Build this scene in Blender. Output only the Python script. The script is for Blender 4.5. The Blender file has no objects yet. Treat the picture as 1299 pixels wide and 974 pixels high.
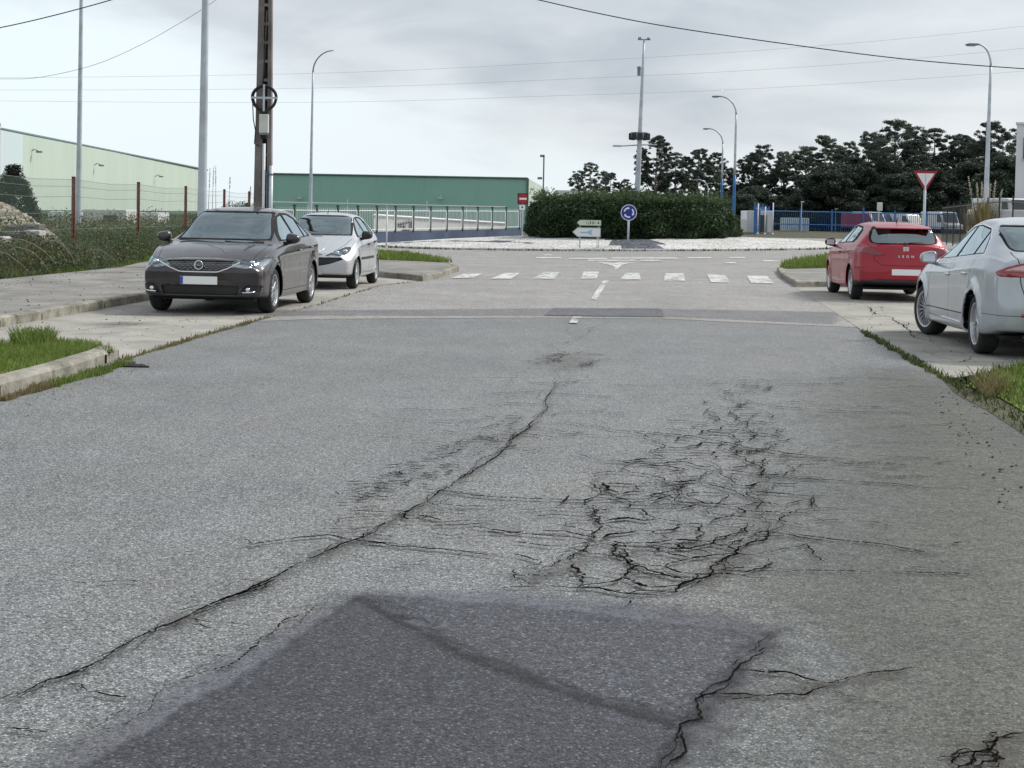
import bpy, bmesh, math, random
import numpy as np
from mathutils import Vector, Matrix
from mathutils.geometry import delaunay_2d_cdt
random.seed(7); rng = np.random.default_rng(7)
S = bpy.context.scene
C = bpy.data.collections.new('place'); S.collection.children.link(C)
R = math.radians

# ---------------------------------------------------------------- camera
CAM_H = 1.48; FPX = 2000.0; CX = 649.5; CY = 341.0; PITCH = R(2.0); ROLL = R(1.1)
cd = bpy.data.cameras.new('camera'); cam = bpy.data.objects.new('camera', cd); C.objects.link(cam)
cd.sensor_width = 36; cd.lens = FPX / 1299 * 36; cd.shift_y = -(487 - CY) / 1299
cd.clip_start = 0.05; cd.clip_end = 4000
cam.matrix_world = Matrix.Translation((0, 0, CAM_H)) @ Matrix.Rotation(math.pi/2 - PITCH, 4, 'X') @ Matrix.Rotation(ROLL, 4, 'Z')
S.camera = cam
# ---------------------------------------------------------------- sky, sun, exposure
SUN_EL, SUN_AZ = R(42), R(62)        # azimuth measured from +Y towards +X
W = bpy.data.worlds.new('World'); S.world = W; W.use_nodes = True
def build_world():
    nt = W.node_tree; n = nt.nodes; l = nt.links; n.clear()
    out = n.new('ShaderNodeOutputWorld'); bg = n.new('ShaderNodeBackground'); bg.inputs[1].default_value = 0.1
    sky = n.new('ShaderNodeTexSky'); sky.sky_type = 'NISHITA'; sky.sun_disc = False
    sky.sun_elevation = SUN_EL; sky.sun_rotation = SUN_AZ; sky.dust_density = 3
    tc = n.new('ShaderNodeTexCoord'); sep = n.new('ShaderNodeSeparateXYZ'); l.new(tc.outputs['Generated'], sep.inputs[0])
    def m(op, a, b=None, c=None):
        x = n.new('ShaderNodeMath'); x.operation = op
        for i, v in enumerate((a, b, c)):
            if v is None: continue
            if isinstance(v, (int, float)): x.inputs[i].default_value = v
            else: l.new(v, x.inputs[i])
        return x.outputs[0]
    az = m('ARCTAN2', sep.outputs[0], sep.outputs[1]); el = m('ARCSINE', sep.outputs[2])
    # clouds live on a flat layer: stretched towards the horizon
    mp = n.new('ShaderNodeMapping'); l.new(tc.outputs['Generated'], mp.inputs[0]); mp.inputs['Scale'].default_value = (5, 5, 17)
    nz = n.new('ShaderNodeTexNoise'); nz.inputs['Scale'].default_value = 1.0; nz.inputs['Detail'].default_value = 9; nz.inputs['Roughness'].default_value = 0.52; nz.inputs['Distortion'].default_value = 0.35
    l.new(mp.outputs[0], nz.inputs['Vector'])
    # edge of the grey cloud deck: elevation where it starts, falling towards the right
    edge = n.new('ShaderNodeMapRange'); edge.interpolation_type = 'SMOOTHSTEP'
    l.new(az, edge.inputs[0]); edge.inputs[1].default_value = -0.34; edge.inputs[2].default_value = 0.10
    edge.inputs[3].default_value = 0.118; edge.inputs[4].default_value = 0.046
    d = m('SUBTRACT', el, edge.outputs[0]); d = m('ADD', d, m('MULTIPLY', m('SUBTRACT', nz.outputs[0], 0.5), 0.10))
    mk = n.new('ShaderNodeMapRange'); mk.interpolation_type = 'SMOOTHERSTEP'; l.new(d, mk.inputs[0]); mk.inputs[1].default_value = -0.022; mk.inputs[2].default_value = 0.030
    nz2 = n.new('ShaderNodeTexNoise'); nz2.inputs['Scale'].default_value = 1.9; nz2.inputs['Detail'].default_value = 8; nz2.inputs['Distortion'].default_value = .4; l.new(mp.outputs[0], nz2.inputs['Vector'])
    g = n.new('ShaderNodeValToRGB'); l.new(nz2.outputs[0], g.inputs[0])
    g.color_ramp.elements[0].position = .34; g.color_ramp.elements[0].color = (4.1, 4.5, 5.0, 1)
    g.color_ramp.elements[1].position = .66; g.color_ramp.elements[1].color = (5.7, 6.05, 6.4, 1)
    pale = n.new('ShaderNodeMix'); pale.data_type = 'RGBA'
    ea = n.new('ShaderNodeMapRange'); l.new(az, ea.inputs[0]); ea.inputs[1].default_value = -.3; ea.inputs[2].default_value = .32
    l.new(ea.outputs[0], pale.inputs[0]); pale.inputs[6].default_value = (7.0, 7.85, 8.3, 1); pale.inputs[7].default_value = (6.7, 7.1, 7.3, 1)
    mx = n.new('ShaderNodeMix'); mx.data_type = 'RGBA'; thin = n.new('ShaderNodeMapRange'); l.new(az, thin.inputs[0]); thin.inputs[1].default_value = .08; thin.inputs[2].default_value = .32; thin.inputs[3].default_value = 1; thin.inputs[4].default_value = .55
    l.new(m('MULTIPLY', mk.outputs[0], thin.outputs[0]), mx.inputs[0]); l.new(pale.outputs[2], mx.inputs[6]); l.new(g.outputs[0], mx.inputs[7])
    # higher up the deck is thinner and brighter again
    up = n.new('ShaderNodeMapRange'); l.new(el, up.inputs[0]); up.inputs[1].default_value = .2; up.inputs[2].default_value = .8
    up.inputs[3].default_value = 1.0; up.inputs[4].default_value = 1.05
    sc = n.new('ShaderNodeVectorMath'); sc.operation = 'SCALE'; l.new(mx.outputs[2], sc.inputs[0]); l.new(up.outputs[0], sc.inputs['Scale'])
    fin = n.new('ShaderNodeMix'); fin.data_type = 'RGBA'; fin.inputs[0].default_value = .92
    l.new(sky.outputs[0], fin.inputs[6]); l.new(sc.outputs[0], fin.inputs[7])
    l.new(fin.outputs[2], bg.inputs[0]); l.new(bg.outputs[0], out.inputs[0])
build_world()
sd = bpy.data.lights.new('sun', 'SUN'); sd.energy = 2.3; sd.angle = R(10); sd.color = (1, .97, .92)
so = bpy.data.objects.new('sun', sd); C.objects.link(so)
sv = Vector((math.sin(SUN_AZ)*math.cos(SUN_EL), math.cos(SUN_AZ)*math.cos(SUN_EL), math.sin(SUN_EL)))
so.rotation_euler = sv.to_track_quat('Z', 'Y').to_euler()
S.view_settings.view_transform = 'Standard'; S.view_settings.look = 'None'; S.view_settings.exposure = 0.40; S.view_settings.gamma = 1
S.view_settings.use_curve_mapping = False
S.cycles.use_denoising = True; S.cycles.max_bounces = 8; S.cycles.transparent_max_bounces = 24
S.cycles.caustics_reflective = False; S.cycles.caustics_refractive = False

# ---------------------------------------------------------------- where a photo pixel meets the ground
def sstep(a, b, x):
    t = min(1, max(0, (x-a)/(b-a))); return t*t*(3-2*t)
def gz(X, Y):                                   # the roundabout lies on a slight cross slope
    return 0.019*max(-14, min(13, X-4.5))*sstep(42, 62, Y)
def ray(px, py):
    x = (px-CX)/FPX; y = -(py-CY)/FPX
    return cam.matrix_world.to_3x3() @ Vector((x, y, -1))
def P(px, py, z=0.0):
    d = ray(px, py); g = 0.0
    for _ in range(12):
        t = (z+g-CAM_H)/d.z; q = d*t; g = .5*g+.5*gz(q.x, q.y)
    return (q.x, q.y)
def at(px, py, Y):
    d = ray(px, py); t = Y/d.y; return Vector((d.x*t, Y, CAM_H+d.z*t))
def pxm(Y): return Y/FPX                        # metres per photo pixel at distance Y

# ---------------------------------------------------------------- objects
def obj(name, me, mat=None, parent=None, loc=None, rz=0, smooth=False, kind=None):
    o = bpy.data.objects.new(name, me); C.objects.link(o)
    if mat is not None:
        for mm in (mat if isinstance(mat, (list, tuple)) else [mat]): me.materials.append(mm)
    if parent: o.parent = parent
    if loc is not None: o.location = loc
    if rz: o.rotation_euler.z = rz
    if smooth: me.shade_smooth()
    if kind: o['kind'] = kind
    return o
def mesh(name, v, f):
    me = bpy.data.meshes.new(name); me.from_pydata([tuple(map(float, p)) for p in v], [], f); me.update(); return me
def quads(name, v):                              # v: (n,4,3) array, each quad an island
    n = len(v); me = bpy.data.meshes.new(name); me.vertices.add(n*4); me.loops.add(n*4); me.polygons.add(n)
    me.vertices.foreach_set('co', np.ascontiguousarray(v, dtype=np.float32).ravel())
    me.loops.foreach_set('vertex_index', np.arange(n*4, dtype=np.int32))
    me.polygons.foreach_set('loop_start', np.arange(0, n*4, 4, dtype=np.int32))
    me.polygons.foreach_set('loop_total', np.full(n, 4, dtype=np.int32))
    me.update(calc_edges=True); return me
def tag(o, label=None, cat=None, group=None, kind=None):
    if label: o['label'] = label
    if cat: o['category'] = cat
    if group: o['group'] = group
    if kind: o['kind'] = kind
    return o
def thing(name, label, cat, loc=(0, 0, 0), rz=0, group=None):
    o = bpy.data.objects.new(name, None); C.objects.link(o); o.location = loc; o.rotation_euler.z = rz
    return tag(o, label, cat, group)
class MB:
    def __init__(s): s.v = []; s.f = []
    def add(s, v, f, M=None):
        b = len(s.v)
        s.v += [tuple(M @ Vector(p)) if M else tuple(p) for p in v]; s.f += [tuple(i+b for i in q) for q in f]; return s
    def box(s, c, d, M=None, top=1.0):
        x, y, z = d[0]/2, d[1]/2, d[2]/2; cx, cy, cz = c
        v = [(cx+i*x*(top if k > 0 else 1), cy+j*y*(top if k > 0 else 1), cz+k*z) for k in (-1, 1) for j in (-1, 1) for i in (-1, 1)]
        return s.add(v, [(0, 2, 3, 1), (4, 5, 7, 6), (0, 1, 5, 4), (2, 6, 7, 3), (0, 4, 6, 2), (1, 3, 7, 5)], M)
    def prism(s, poly, a, b, axis='y', M=None):      # poly in the two other axes, extruded a..b
        n = len(poly)
        def pt(u, w, t): return {'y': (u, t, w), 'x': (t, u, w), 'z': (u, w, t)}[axis]
        v = [pt(u, w, a) for u, w in poly]+[pt(u, w, b) for u, w in poly]
        f = [tuple(range(n)), tuple(range(2*n-1, n-1, -1))]+[(i, n+i, n+(i+1) % n, (i+1) % n) for i in range(n)]
        return s.add(v, f, M)
    def tube(s, pts, r, n=8, M=None, cap=True):
        pts = [Vector(p) for p in pts]; v = []; f = []; rs = r if isinstance(r, (list, tuple)) else [r]*len(pts)
        up = Vector((0, 0, 1)); side = None
        for i, p in enumerate(pts):
            t = (pts[min(i+1, len(pts)-1)]-pts[max(i-1, 0)]).normalized()
            if side is None:
                side = t.cross(up if abs(t.z) < .9 else Vector((0, 1, 0))).normalized()
            else:
                side = (side - t*side.dot(t)).normalized()
            w = t.cross(side)
            for k in range(n):
                a = 2*math.pi*k/n; v.append(p+(side*math.cos(a)+w*math.sin(a))*rs[i])
        for i in range(len(pts)-1):
            for k in range(n):
                f.append((i*n+k, i*n+(k+1) % n, (i+1)*n+(k+1) % n, (i+1)*n+k))
        if cap: f += [tuple(range(n-1, -1, -1)), tuple(range((len(pts)-1)*n, len(pts)*n))]
        return s.add(v, f, M)
    def lathe(s, prof, n=24, axis='z', M=None, close=False):   # prof: (r, h)
        v = []; f = []; m = len(prof)
        for k in range(n):
            a = 2*math.pi*k/n; c, q = math.cos(a), math.sin(a)
            for r, h in prof: v.append({'z': (r*c, r*q, h), 'y': (r*c, h, r*q), 'x': (h, r*c, r*q)}[axis])
        for k in range(n):
            for j in range(m-1 if not close else m):
                f.append((k*m+j, ((k+1) % n)*m+j, ((k+1) % n)*m+(j+1) % m, k*m+(j+1) % m))
        return s.add(v, f, M)
    def mesh(s, name='m'):
        me = mesh(name, s.v, s.f); bm = bmesh.new(); bm.from_mesh(me); bmesh.ops.recalc_face_normals(bm, faces=bm.faces); bm.to_mesh(me); bm.free(); return me
    def build(s, name, mat, parent=None, loc=None, rz=0, smooth=False, kind=None, bevel=0, seg=2):
        o = obj(name, s.mesh(name), mat, parent, loc, rz, smooth, kind)
        if bevel:
            b = o.modifiers.new('bevel', 'BEVEL'); b.width = bevel; b.segments = seg; b.limit_method = 'ANGLE'; b.angle_limit = R(35)
            if smooth:
                pass
        return o
def fillet_sheet(name, poly, mat, z=0.0, kind='structure', zf=None, cell=None):
    # a flat sheet following the gentle slope of the ground; triangulated with inner points
    pts = [Vector((x, y)) for x, y in poly]; n = len(pts)
    if cell:
        x0 = min(p.x for p in pts); x1 = max(p.x for p in pts); y0 = min(p.y for p in pts); y1 = max(p.y for p in pts)
        for i in range(int((x1-x0)/cell)):
            for j in range(int((y1-y0)/cell)):
                q = (x0+(i+.5)*cell, y0+(j+.5)*cell)
                if inside(q, poly): pts.append(Vector(q))
    vv, ee, ff, *_ = delaunay_2d_cdt(pts, [], [list(range(n))], 1, 1e-5)
    v = [(p.x, p.y, z+gz(p.x, p.y)) for p in vv]
    me = mesh(name, v, [tuple(q) for q in ff])
    bm = bmesh.new(); bm.from_mesh(me)
    for q in bm.faces:
        q.normal_update()
        if q.normal.z < 0: q.normal_flip()
    bm.to_mesh(me); bm.free()
    return obj(name, me, mat, kind=kind)
def inside(q, poly):
    x, y = q; c = False; n = len(poly); j = n-1
    for i in range(n):
        xi, yi = poly[i]; xj, yj = poly[j]
        if (yi > y) != (yj > y) and x < (xj-xi)*(y-yi)/(yj-yi)+xi: c = not c
        j = i
    return c
def sdist(q, poly):                              # signed distance, positive inside
    p = np.array(poly); a = p; b = np.roll(p, -1, 0); q = np.array(q); ab = b-a
    t = np.clip(((q-a)*ab).sum(1)/np.maximum((ab*ab).sum(1), 1e-12), 0, 1); d = np.sqrt((((a+ab*t[:, None])-q)**2).sum(1)).min()
    return d if inside(q, poly) else -d
def resample(poly, step, closed=True):
    out = []; n = len(poly)
    for i in range(n if closed else n-1):
        a = poly[i]; b = poly[(i+1) % n]; d = math.dist(a, b); k = max(1, int(d/step))
        out += [(a[0]+(b[0]-a[0])*t/k, a[1]+(b[1]-a[1])*t/k) for t in range(k)]
    if not closed: out.append(poly[-1])
    return out
def strip(name, line, w, h, mat, z=0, side=1, jit=.0, parent=None, kind='structure', chamfer=.02):
    # a kerb of width w and height h laid along a line, stones jointed
    pts = resample(line, .5, False); v = []; f = []
    for i, p in enumerate(pts):
        a = Vector(pts[max(i-1, 0)]); b = Vector(pts[min(i+1, len(pts)-1)]); t = (b-a).normalized(); nrm = Vector((t.y, -t.x))*side
        j = random.uniform(-jit, jit); jz = random.uniform(-jit, jit)*.6
        for u, hh in ((0, -.05), (0, h-chamfer), (chamfer, h), (w, h), (w, -.05)):
            q = Vector(p)+nrm*(u+j*(1 if u < .05 else .2)); v.append((q.x, q.y, z+gz(q.x, q.y)+hh+(jz if hh > 0 else 0)))
    m = 5
    for i in range(len(pts)-1):
        for k in range(m-1): f.append((i*m+k, i*m+k+1, (i+1)*m+k+1, (i+1)*m+k))
    f += [tuple(range(m)), tuple(range((len(pts)-1)*m, len(pts)*m))]
    me = mesh(name, v, f); bm = bmesh.new(); bm.from_mesh(me); bmesh.ops.recalc_face_normals(bm, faces=bm.faces); bm.to_mesh(me); bm.free()
    return obj(name, me, mat, parent, kind=kind)

M = {}
# ---------------------------------------------------------------- materials
def newmat(name):
    m = bpy.data.materials.new(name); m.use_nodes = True; nt = m.node_tree; b = nt.nodes['Principled BSDF']; return m, nt, b
class N:
    def __init__(s, nt): s.nt = nt; s.n = nt.nodes; s.l = nt.links
    def pos(s):
        g = s.n.new('ShaderNodeNewGeometry'); return g.outputs['Position']
    def objc(s):
        g = s.n.new('ShaderNodeTexCoord'); return g.outputs['Object']
    def sv(s, x, sock):
        if x is None: return
        if isinstance(x, (int, float)): sock.default_value = x
        elif isinstance(x, tuple): sock.default_value = x if len(x) != 3 or sock.type != 'RGBA' else (*x, 1)
        else: s.l.new(x, sock)
    def scale(s, v, sc):
        m = s.n.new('ShaderNodeMapping'); s.l.new(v, m.inputs[0]); m.inputs['Scale'].default_value = sc; return m.outputs[0]
    def noise(s, v, scale, detail=4, rough=.55, dist=0):
        t = s.n.new('ShaderNodeTexNoise'); s.l.new(v, t.inputs['Vector']); t.inputs['Scale'].default_value = scale; t.inputs['Detail'].default_value = detail; t.inputs['Roughness'].default_value = rough; t.inputs['Distortion'].default_value = dist; return t.outputs[0]
    def voro(s, v, scale, feat='F1', rand=1):
        t = s.n.new('ShaderNodeTexVoronoi'); s.l.new(v, t.inputs['Vector']); t.feature = feat; t.inputs['Scale'].default_value = scale; t.inputs['Randomness'].default_value = rand; return t
    def ramp(s, x, stops, interp='LINEAR'):
        t = s.n.new('ShaderNodeValToRGB'); s.l.new(x, t.inputs[0]); r = t.color_ramp; r.interpolation = interp
        while len(r.elements) < len(stops): r.elements.new(.5)
        for e, (p, c) in zip(r.elements, stops): e.position = p; e.color = (*c, 1) if isinstance(c, tuple) else (c, c, c, 1)
        return t.outputs[0]
    def mix(s, f, a, b, mode='MIX'):
        t = s.n.new('ShaderNodeMix'); t.data_type = 'RGBA'; t.blend_type = mode; s.sv(f, t.inputs[0]); s.sv(a, t.inputs[6]); s.sv(b, t.inputs[7]); return t.outputs[2]
    def m(s, op, a, b=None):
        t = s.n.new('ShaderNodeMath'); t.operation = op; s.sv(a, t.inputs[0]); s.sv(b, t.inputs[1]); return t.outputs[0]
    def mr(s, x, a, b, c=0., d=1.):
        t = s.n.new('ShaderNodeMapRange'); s.l.new(x, t.inputs[0]); t.interpolation_type = 'SMOOTHSTEP'
        for i, q in enumerate((a, b, c, d)): t.inputs[i+1].default_value = q
        return t.outputs[0]
    def attr(s, name):
        t = s.n.new('ShaderNodeAttribute'); t.attribute_name = name; return t.outputs['Fac']
    def island(s):
        g = s.n.new('ShaderNodeNewGeometry'); return g.outputs['Random Per Island']
    def bump(s, h, strength, dist, b, prev=None):
        t = s.n.new('ShaderNodeBump'); s.l.new(h, t.inputs['Height']); t.inputs['Strength'].default_value = strength; t.inputs['Distance'].default_value = dist
        if prev: s.l.new(prev, t.inputs['Normal'])
        if b: s.l.new(t.outputs[0], b.inputs['Normal'])
        return t.outputs[0]
def plain(name, col, rough=.6, metal=0, var=.12, vs=3, coat=0, bump=0, bs=60):
    m, nt, b = newmat(name); k = N(nt); p = k.objc(); nz = k.noise(p, vs, 5)
    c = k.mix(k.mr(nz, .3, .7), tuple(x*(1-var) for x in col), tuple(min(1, x*(1+var)) for x in col)); nt.links.new(c, b.inputs['Base Color'])
    b.inputs['Roughness'].default_value = rough; b.inputs['Metallic'].default_value = metal; b.inputs['Coat Weight'].default_value = coat; b.inputs['Coat Roughness'].default_value = .04
    if bump: k.bump(k.noise(p, bs, 4), bump, .01, b)
    return m
def alpha_out(nt, b, fac):
    n = nt.nodes; t = n.new('ShaderNodeBsdfTransparent'); mx = n.new('ShaderNodeMixShader'); nt.links.new(fac, mx.inputs[0]); nt.links.new(t.outputs[0], mx.inputs[1]); nt.links.new(b.outputs[0], mx.inputs[2])
    nt.links.new(mx.outputs[0], n['Material Output'].inputs[0])
def asphalt(name, lo, hi, tint=(1, 1, 1), stones=.91, bumpd=.006, alpha=None, cell=95, wear=True, rough=.62):
    m, nt, b = newmat(name); k = N(nt); p = k.pos()
    vo = k.voro(p, cell); sep = nt.nodes.new('ShaderNodeSeparateColor'); nt.links.new(vo.outputs['Color'], sep.inputs[0]); rnd = sep.outputs[0]
    vo2 = k.voro(p, cell*.72); sep2 = nt.nodes.new('ShaderNodeSeparateColor'); nt.links.new(vo2.outputs['Color'], sep2.inputs[0])
    big = k.noise(p, .55, 6, .6); mid = k.noise(k.scale(p, (1, .35, 1)), 3.2, 6, .65); fine = k.noise(p, 240, 3, .7)
    v = k.mr(k.m('ADD', k.m('MULTIPLY', rnd, .42), k.m('ADD', k.m('MULTIPLY', sep2.outputs[1], .25), k.m('MULTIPLY', fine, .50))), .15, 1.0, lo, hi)
    v = k.m('MULTIPLY', v, k.mr(big, .3, .7, .90, 1.10)); v = k.m('MULTIPLY', v, k.mr(mid, .25, .75, .90, 1.10))
    st = k.m('GREATER_THAN', sep.outputs[2], stones)
    v = k.m('ADD', v, k.m('MULTIPLY', st, (hi-lo)*1.1))
    pit = k.mr(vo.outputs['Distance'], .40, .85, 1.0, .42)      # gaps between stones darkened in the colour
    v = k.m('MULTIPLY', v, pit)
    hole = k.m('LESS_THAN', sep2.outputs[0], .13); v = k.m('MULTIPLY', v, k.m('SUBTRACT', 1.0, k.m('MULTIPLY', hole, .55)))  # scattered pits drawn as darker cells
    lite = k.m('GREATER_THAN', sep2.outputs[0], .88); v = k.m('MULTIPLY', v, k.m('ADD', 1.06, k.m('MULTIPLY', lite, .18)))
    hue = k.mix(k.mr(k.noise(p, .9, 5), .35, .65), (tint[0]*.985, tint[1]*1.0, tint[2]*1.02), (tint[0]*1.02, tint[1]*1.0, tint[2]*.975))
    comb = nt.nodes.new('ShaderNodeCombineColor')
    for i in range(3): nt.links.new(v, comb.inputs[i])
    c = k.mix(1.0, comb.outputs[0], hue, 'MULTIPLY'); nt.links.new(c, b.inputs['Base Color'])
    b.inputs['Roughness'].default_value = rough; b.inputs['Specular IOR Level'].default_value = .5
    h = k.m('ADD', k.m('MULTIPLY', vo.outputs['Distance'], -1.0), k.m('MULTIPLY', sep.outputs[1], .6))
    k.bump(h, .6, bumpd, b)
    if alpha is not None:
        e = k.attr('edge'); e = k.m('ADD', e, k.m('MULTIPLY', k.m('SUBTRACT', k.noise(p, 9, 6, .65), .5), .9))
        e = k.mr(e, alpha[0], alpha[1], 0, alpha[2]); alpha_out(nt, b, e)
    return m
def sheet_alpha(name, poly, mat, z, feather, step, parent=None, kind='structure', res=None):
    # a worn patch whose edge fades with a noisy attribute; grid over the outline grown by the feather
    p = np.array(poly); x0, y0 = p.min(0)-feather; x1, y1 = p.max(0)+feather
    nx = max(2, int((x1-x0)/step)); ny = max(2, int((y1-y0)/(step*1.6))); v = []; e = []
    for j in range(ny+1):
        for i in range(nx+1):
            q = (x0+(x1-x0)*i/nx, y0+(y1-y0)*j/ny); s = sdist(q, poly); v.append((q[0], q[1], z+gz(*q))); e.append(.5+s/feather*.5)
    f = []
    for j in range(ny):
        for i in range(nx):
            a = j*(nx+1)+i; idx = (a, a+1, a+nx+2, a+nx+1)
            if max(e[t] for t in idx) > -.4: f.append(idx)
    me = mesh(name, v, f); at_ = me.attributes.new('edge', 'FLOAT', 'POINT'); at_.data.foreach_set('value', np.clip(e, -1, 2).astype(np.float32))
    return obj(name, me, mat, parent, kind=kind)
def paintworn(name, col, lo=.42, hi=.55, amt=1.0, rough=.7):
    m, nt, b = newmat(name); k = N(nt); p = k.pos(); nt.links.new(k.mix(k.noise(p, 4, 5), tuple(x*.8 for x in col), col), b.inputs['Base Color']); b.inputs['Roughness'].default_value = rough
    e = k.m('ADD', k.m('MULTIPLY', k.noise(p, 9, 8, .7), .6), k.m('MULTIPLY', k.noise(k.scale(p, (1, .25, 1)), 2.3, 5, .6), .4))
    alpha_out(nt, b, k.mr(e, lo, hi, 0, amt)); return m
def leafmat(name, a, b_, c=None, rough=.55, trans=.25, each=0):
    m, nt, b = newmat(name); k = N(nt); r = k.island(); p = k.pos()
    col = k.ramp(r, [(0, a), (.6, b_), (1, c or b_)]); big = k.noise(p, .8, 3)
    col = k.mix(k.mr(big, .3, .7), col, k.mix(1.0, col, (.62, .66, .6), 'MULTIPLY')); nt.links.new(col, b.inputs['Base Color'])
    if each:
        oi = nt.nodes.new('ShaderNodeObjectInfo'); hs = nt.nodes.new('ShaderNodeHueSaturation'); nt.links.new(k.mr(oi.outputs['Random'], 0, 1, 1-each, 1+each), hs.inputs['Value']); nt.links.new(col, hs.inputs['Color']); col = hs.outputs[0]; nt.links.new(col, b.inputs['Base Color'])
    b.inputs['Roughness'].default_value = rough; b.inputs['Specular IOR Level'].default_value = .3
    t = nt.nodes.new('ShaderNodeBsdfTranslucent'); nt.links.new(col, t.inputs[0]); mx = nt.nodes.new('ShaderNodeMixShader'); mx.inputs[0].default_value = trans
    nt.links.new(b.outputs[0], mx.inputs[1]); nt.links.new(t.outputs[0], mx.inputs[2]); nt.links.new(mx.outputs[0], nt.nodes['Material Output'].inputs[0])
    return m
def concrete(name, col, var=.18, sc=1.2, bump=.4, grit=40, moss=None):
    m, nt, b = newmat(name); k = N(nt); p = k.pos()
    a = k.noise(p, sc, 8, .62); f = k.noise(p, grit, 6, .7); v = k.mr(a, .3, .7, 1-var, 1+var); v = k.m('MULTIPLY', v, k.mr(f, .3, .7, .86, 1.12))
    comb = nt.nodes.new('ShaderNodeCombineColor')
    for i in range(3): nt.links.new(k.m('MULTIPLY', v, col[i]), comb.inputs[i])
    c = comb.outputs[0]
    dk = k.mr(k.noise(k.scale(p, (1, .4, 1)), 2.7, 6, .65), .52, .72); c = k.mix(k.m('MULTIPLY', dk, .45), c, tuple(x*.5 for x in col))
    if moss: c = k.mix(k.mr(k.noise(p, 3.1, 7, .7), .5, .66), c, moss)
    nt.links.new(c, b.inputs['Base Color']); b.inputs['Roughness'].default_value = .9; b.inputs['Specular IOR Level'].default_value = .25
    k.bump(f, bump, .008, b); return m
# ================================================================ THE SETTING

M['asphalt'] = asphalt('asphalt_old', .10, .305, (.975, 1.0, .99), cell=135)
M['asphalt_far'] = asphalt('asphalt_worn', .22, .39, (1.05, 1.0, .945), cell=70)
M['patch'] = asphalt('asphalt_patch', .012, .085, (.92, .93, 1.13), stones=.93, alpha=(.35, .75, .97), cell=110)
M['patch2'] = asphalt('asphalt_patch_older', .02, .115, (.93, .94, 1.12), stones=.93, alpha=(.35, .75, .97), cell=110)
M['patch_dust'] = asphalt('asphalt_slurry', .12, .21, (.94, .95, 1.12), stones=.985, alpha=(.1, 1.15, .85), bumpd=.002, cell=120)
M['patch_far'] = asphalt('asphalt_strip', .18, .28, (.97, .99, 1.06), alpha=(.4, .65, .42), cell=60)
M['patch_dark'] = asphalt('asphalt_repair', .13, .20, (.97, .98, 1.06), alpha=(.44, .56, .75), cell=60)
M['patch_faint'] = asphalt('asphalt_tyre_marks', .14, .22, (.97, .98, 1.05), alpha=(.4, 1.1, .35), cell=60)
M['stain'] = asphalt('brown_stain', .05, .12, (1.2, 1.0, .8), alpha=(.3, 1.3, .75), cell=90)
M['stain_thin'] = asphalt('joint_dirt', .06, .14, (1.08, 1.0, .86), alpha=(.3, 1.3, .5), cell=90)
M['joint_dark'] = asphalt('joint_tar', .008, .035, (.95, .95, 1.08), alpha=(.2, 1.0, .85), cell=110)
M['olive'] = asphalt('olive_asphalt', .06, .19, (1.02, 1.04, .84), alpha=(0, 1.1, .9), cell=95, stones=.93)  # darker, greener overlay for the right side of the road
M['bay'] = concrete('bay_concrete', (.345, .33, .295), .2, 1.1, .4, 22)
M['walk'] = concrete('sidewalk_concrete', (.25, .24, .222), .26, .9, .5, 25)
M['walk_red'] = concrete('sidewalk_pinkish', (.31, .25, .225), .2, .9, .35)
M['kerb'] = concrete('kerb_stone', (.30, .28, .24), .35, 2.6, .9, 30, moss=(.12, .125, .075))
M['kerb_w'] = concrete('kerb_painted', (.62, .62, .58), .12, 2.2, .3)
M['earth'] = concrete('earth', (.085, .08, .05), .35, 1.2, 1.0, 14, moss=(.06, .085, .03))
M['turf'] = concrete('turf', (.13, .19, .035), .3, 2.5, 1.2, 60, moss=(.17, .19, .06))
M['crack'] = plain('crack_dark', (.012, .010, .009), 1.0, var=.5, vs=20); M['crack'].node_tree.nodes['Principled BSDF'].inputs['Specular IOR Level'].default_value = 0
M['paint'] = paintworn('road_paint', (.76, .76, .72), .40, .53, .9)
M['paint_thin'] = paintworn('road_paint_faded', (.74, .74, .70), .40, .54, .9)
BLADE = leafmat('grass_blades', (.13, .20, .04), (.20, .28, .055), (.33, .35, .13), trans=.35)
DRY = leafmat('dry_grass', (.22, .17, .08), (.36, .29, .16), (.12, .15, .05), trans=.3)
WILD = leafmat('verge_leaves', (.035, .06, .018), (.075, .115, .03), (.19, .17, .08), trans=.25)
SAGE = leafmat('grey_green_leaves', (.07, .10, .055), (.13, .17, .10), (.2, .22, .15), trans=.25)

# terrain: one sheet to the horizon
xs = [-1800, -700, -300, -150, -80] + list(np.arange(-50, 51, 2.0)) + [80, 150, 300, 700, 1800]
ys = [-300, -60, -20] + list(np.arange(-8, 120, 2.0)) + [150, 200, 300, 500, 900, 2600]
v = [(x, y, -.10+gz(x, y)) for y in ys for x in xs]; nx = len(xs)
f = [(j*nx+i, j*nx+i+1, (j+1)*nx+i+1, (j+1)*nx+i) for j in range(len(ys)-1) for i in range(nx-1)]
obj('ground', mesh('ground', v, f), M['earth'], kind='structure')

def L_at(y): return float(np.interp(y, [11.5, 14.7, 17.8, 24, 31, 36], [-3.8, -3.7, -3.6, -3.05, -2.65, -2.1]))
def R_at(y): return float(np.interp(y, [10.6, 14.2, 20.3, 25.4, 33.6], [3.5, 4.05, 4.6, 5.2, 6.1]))
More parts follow.
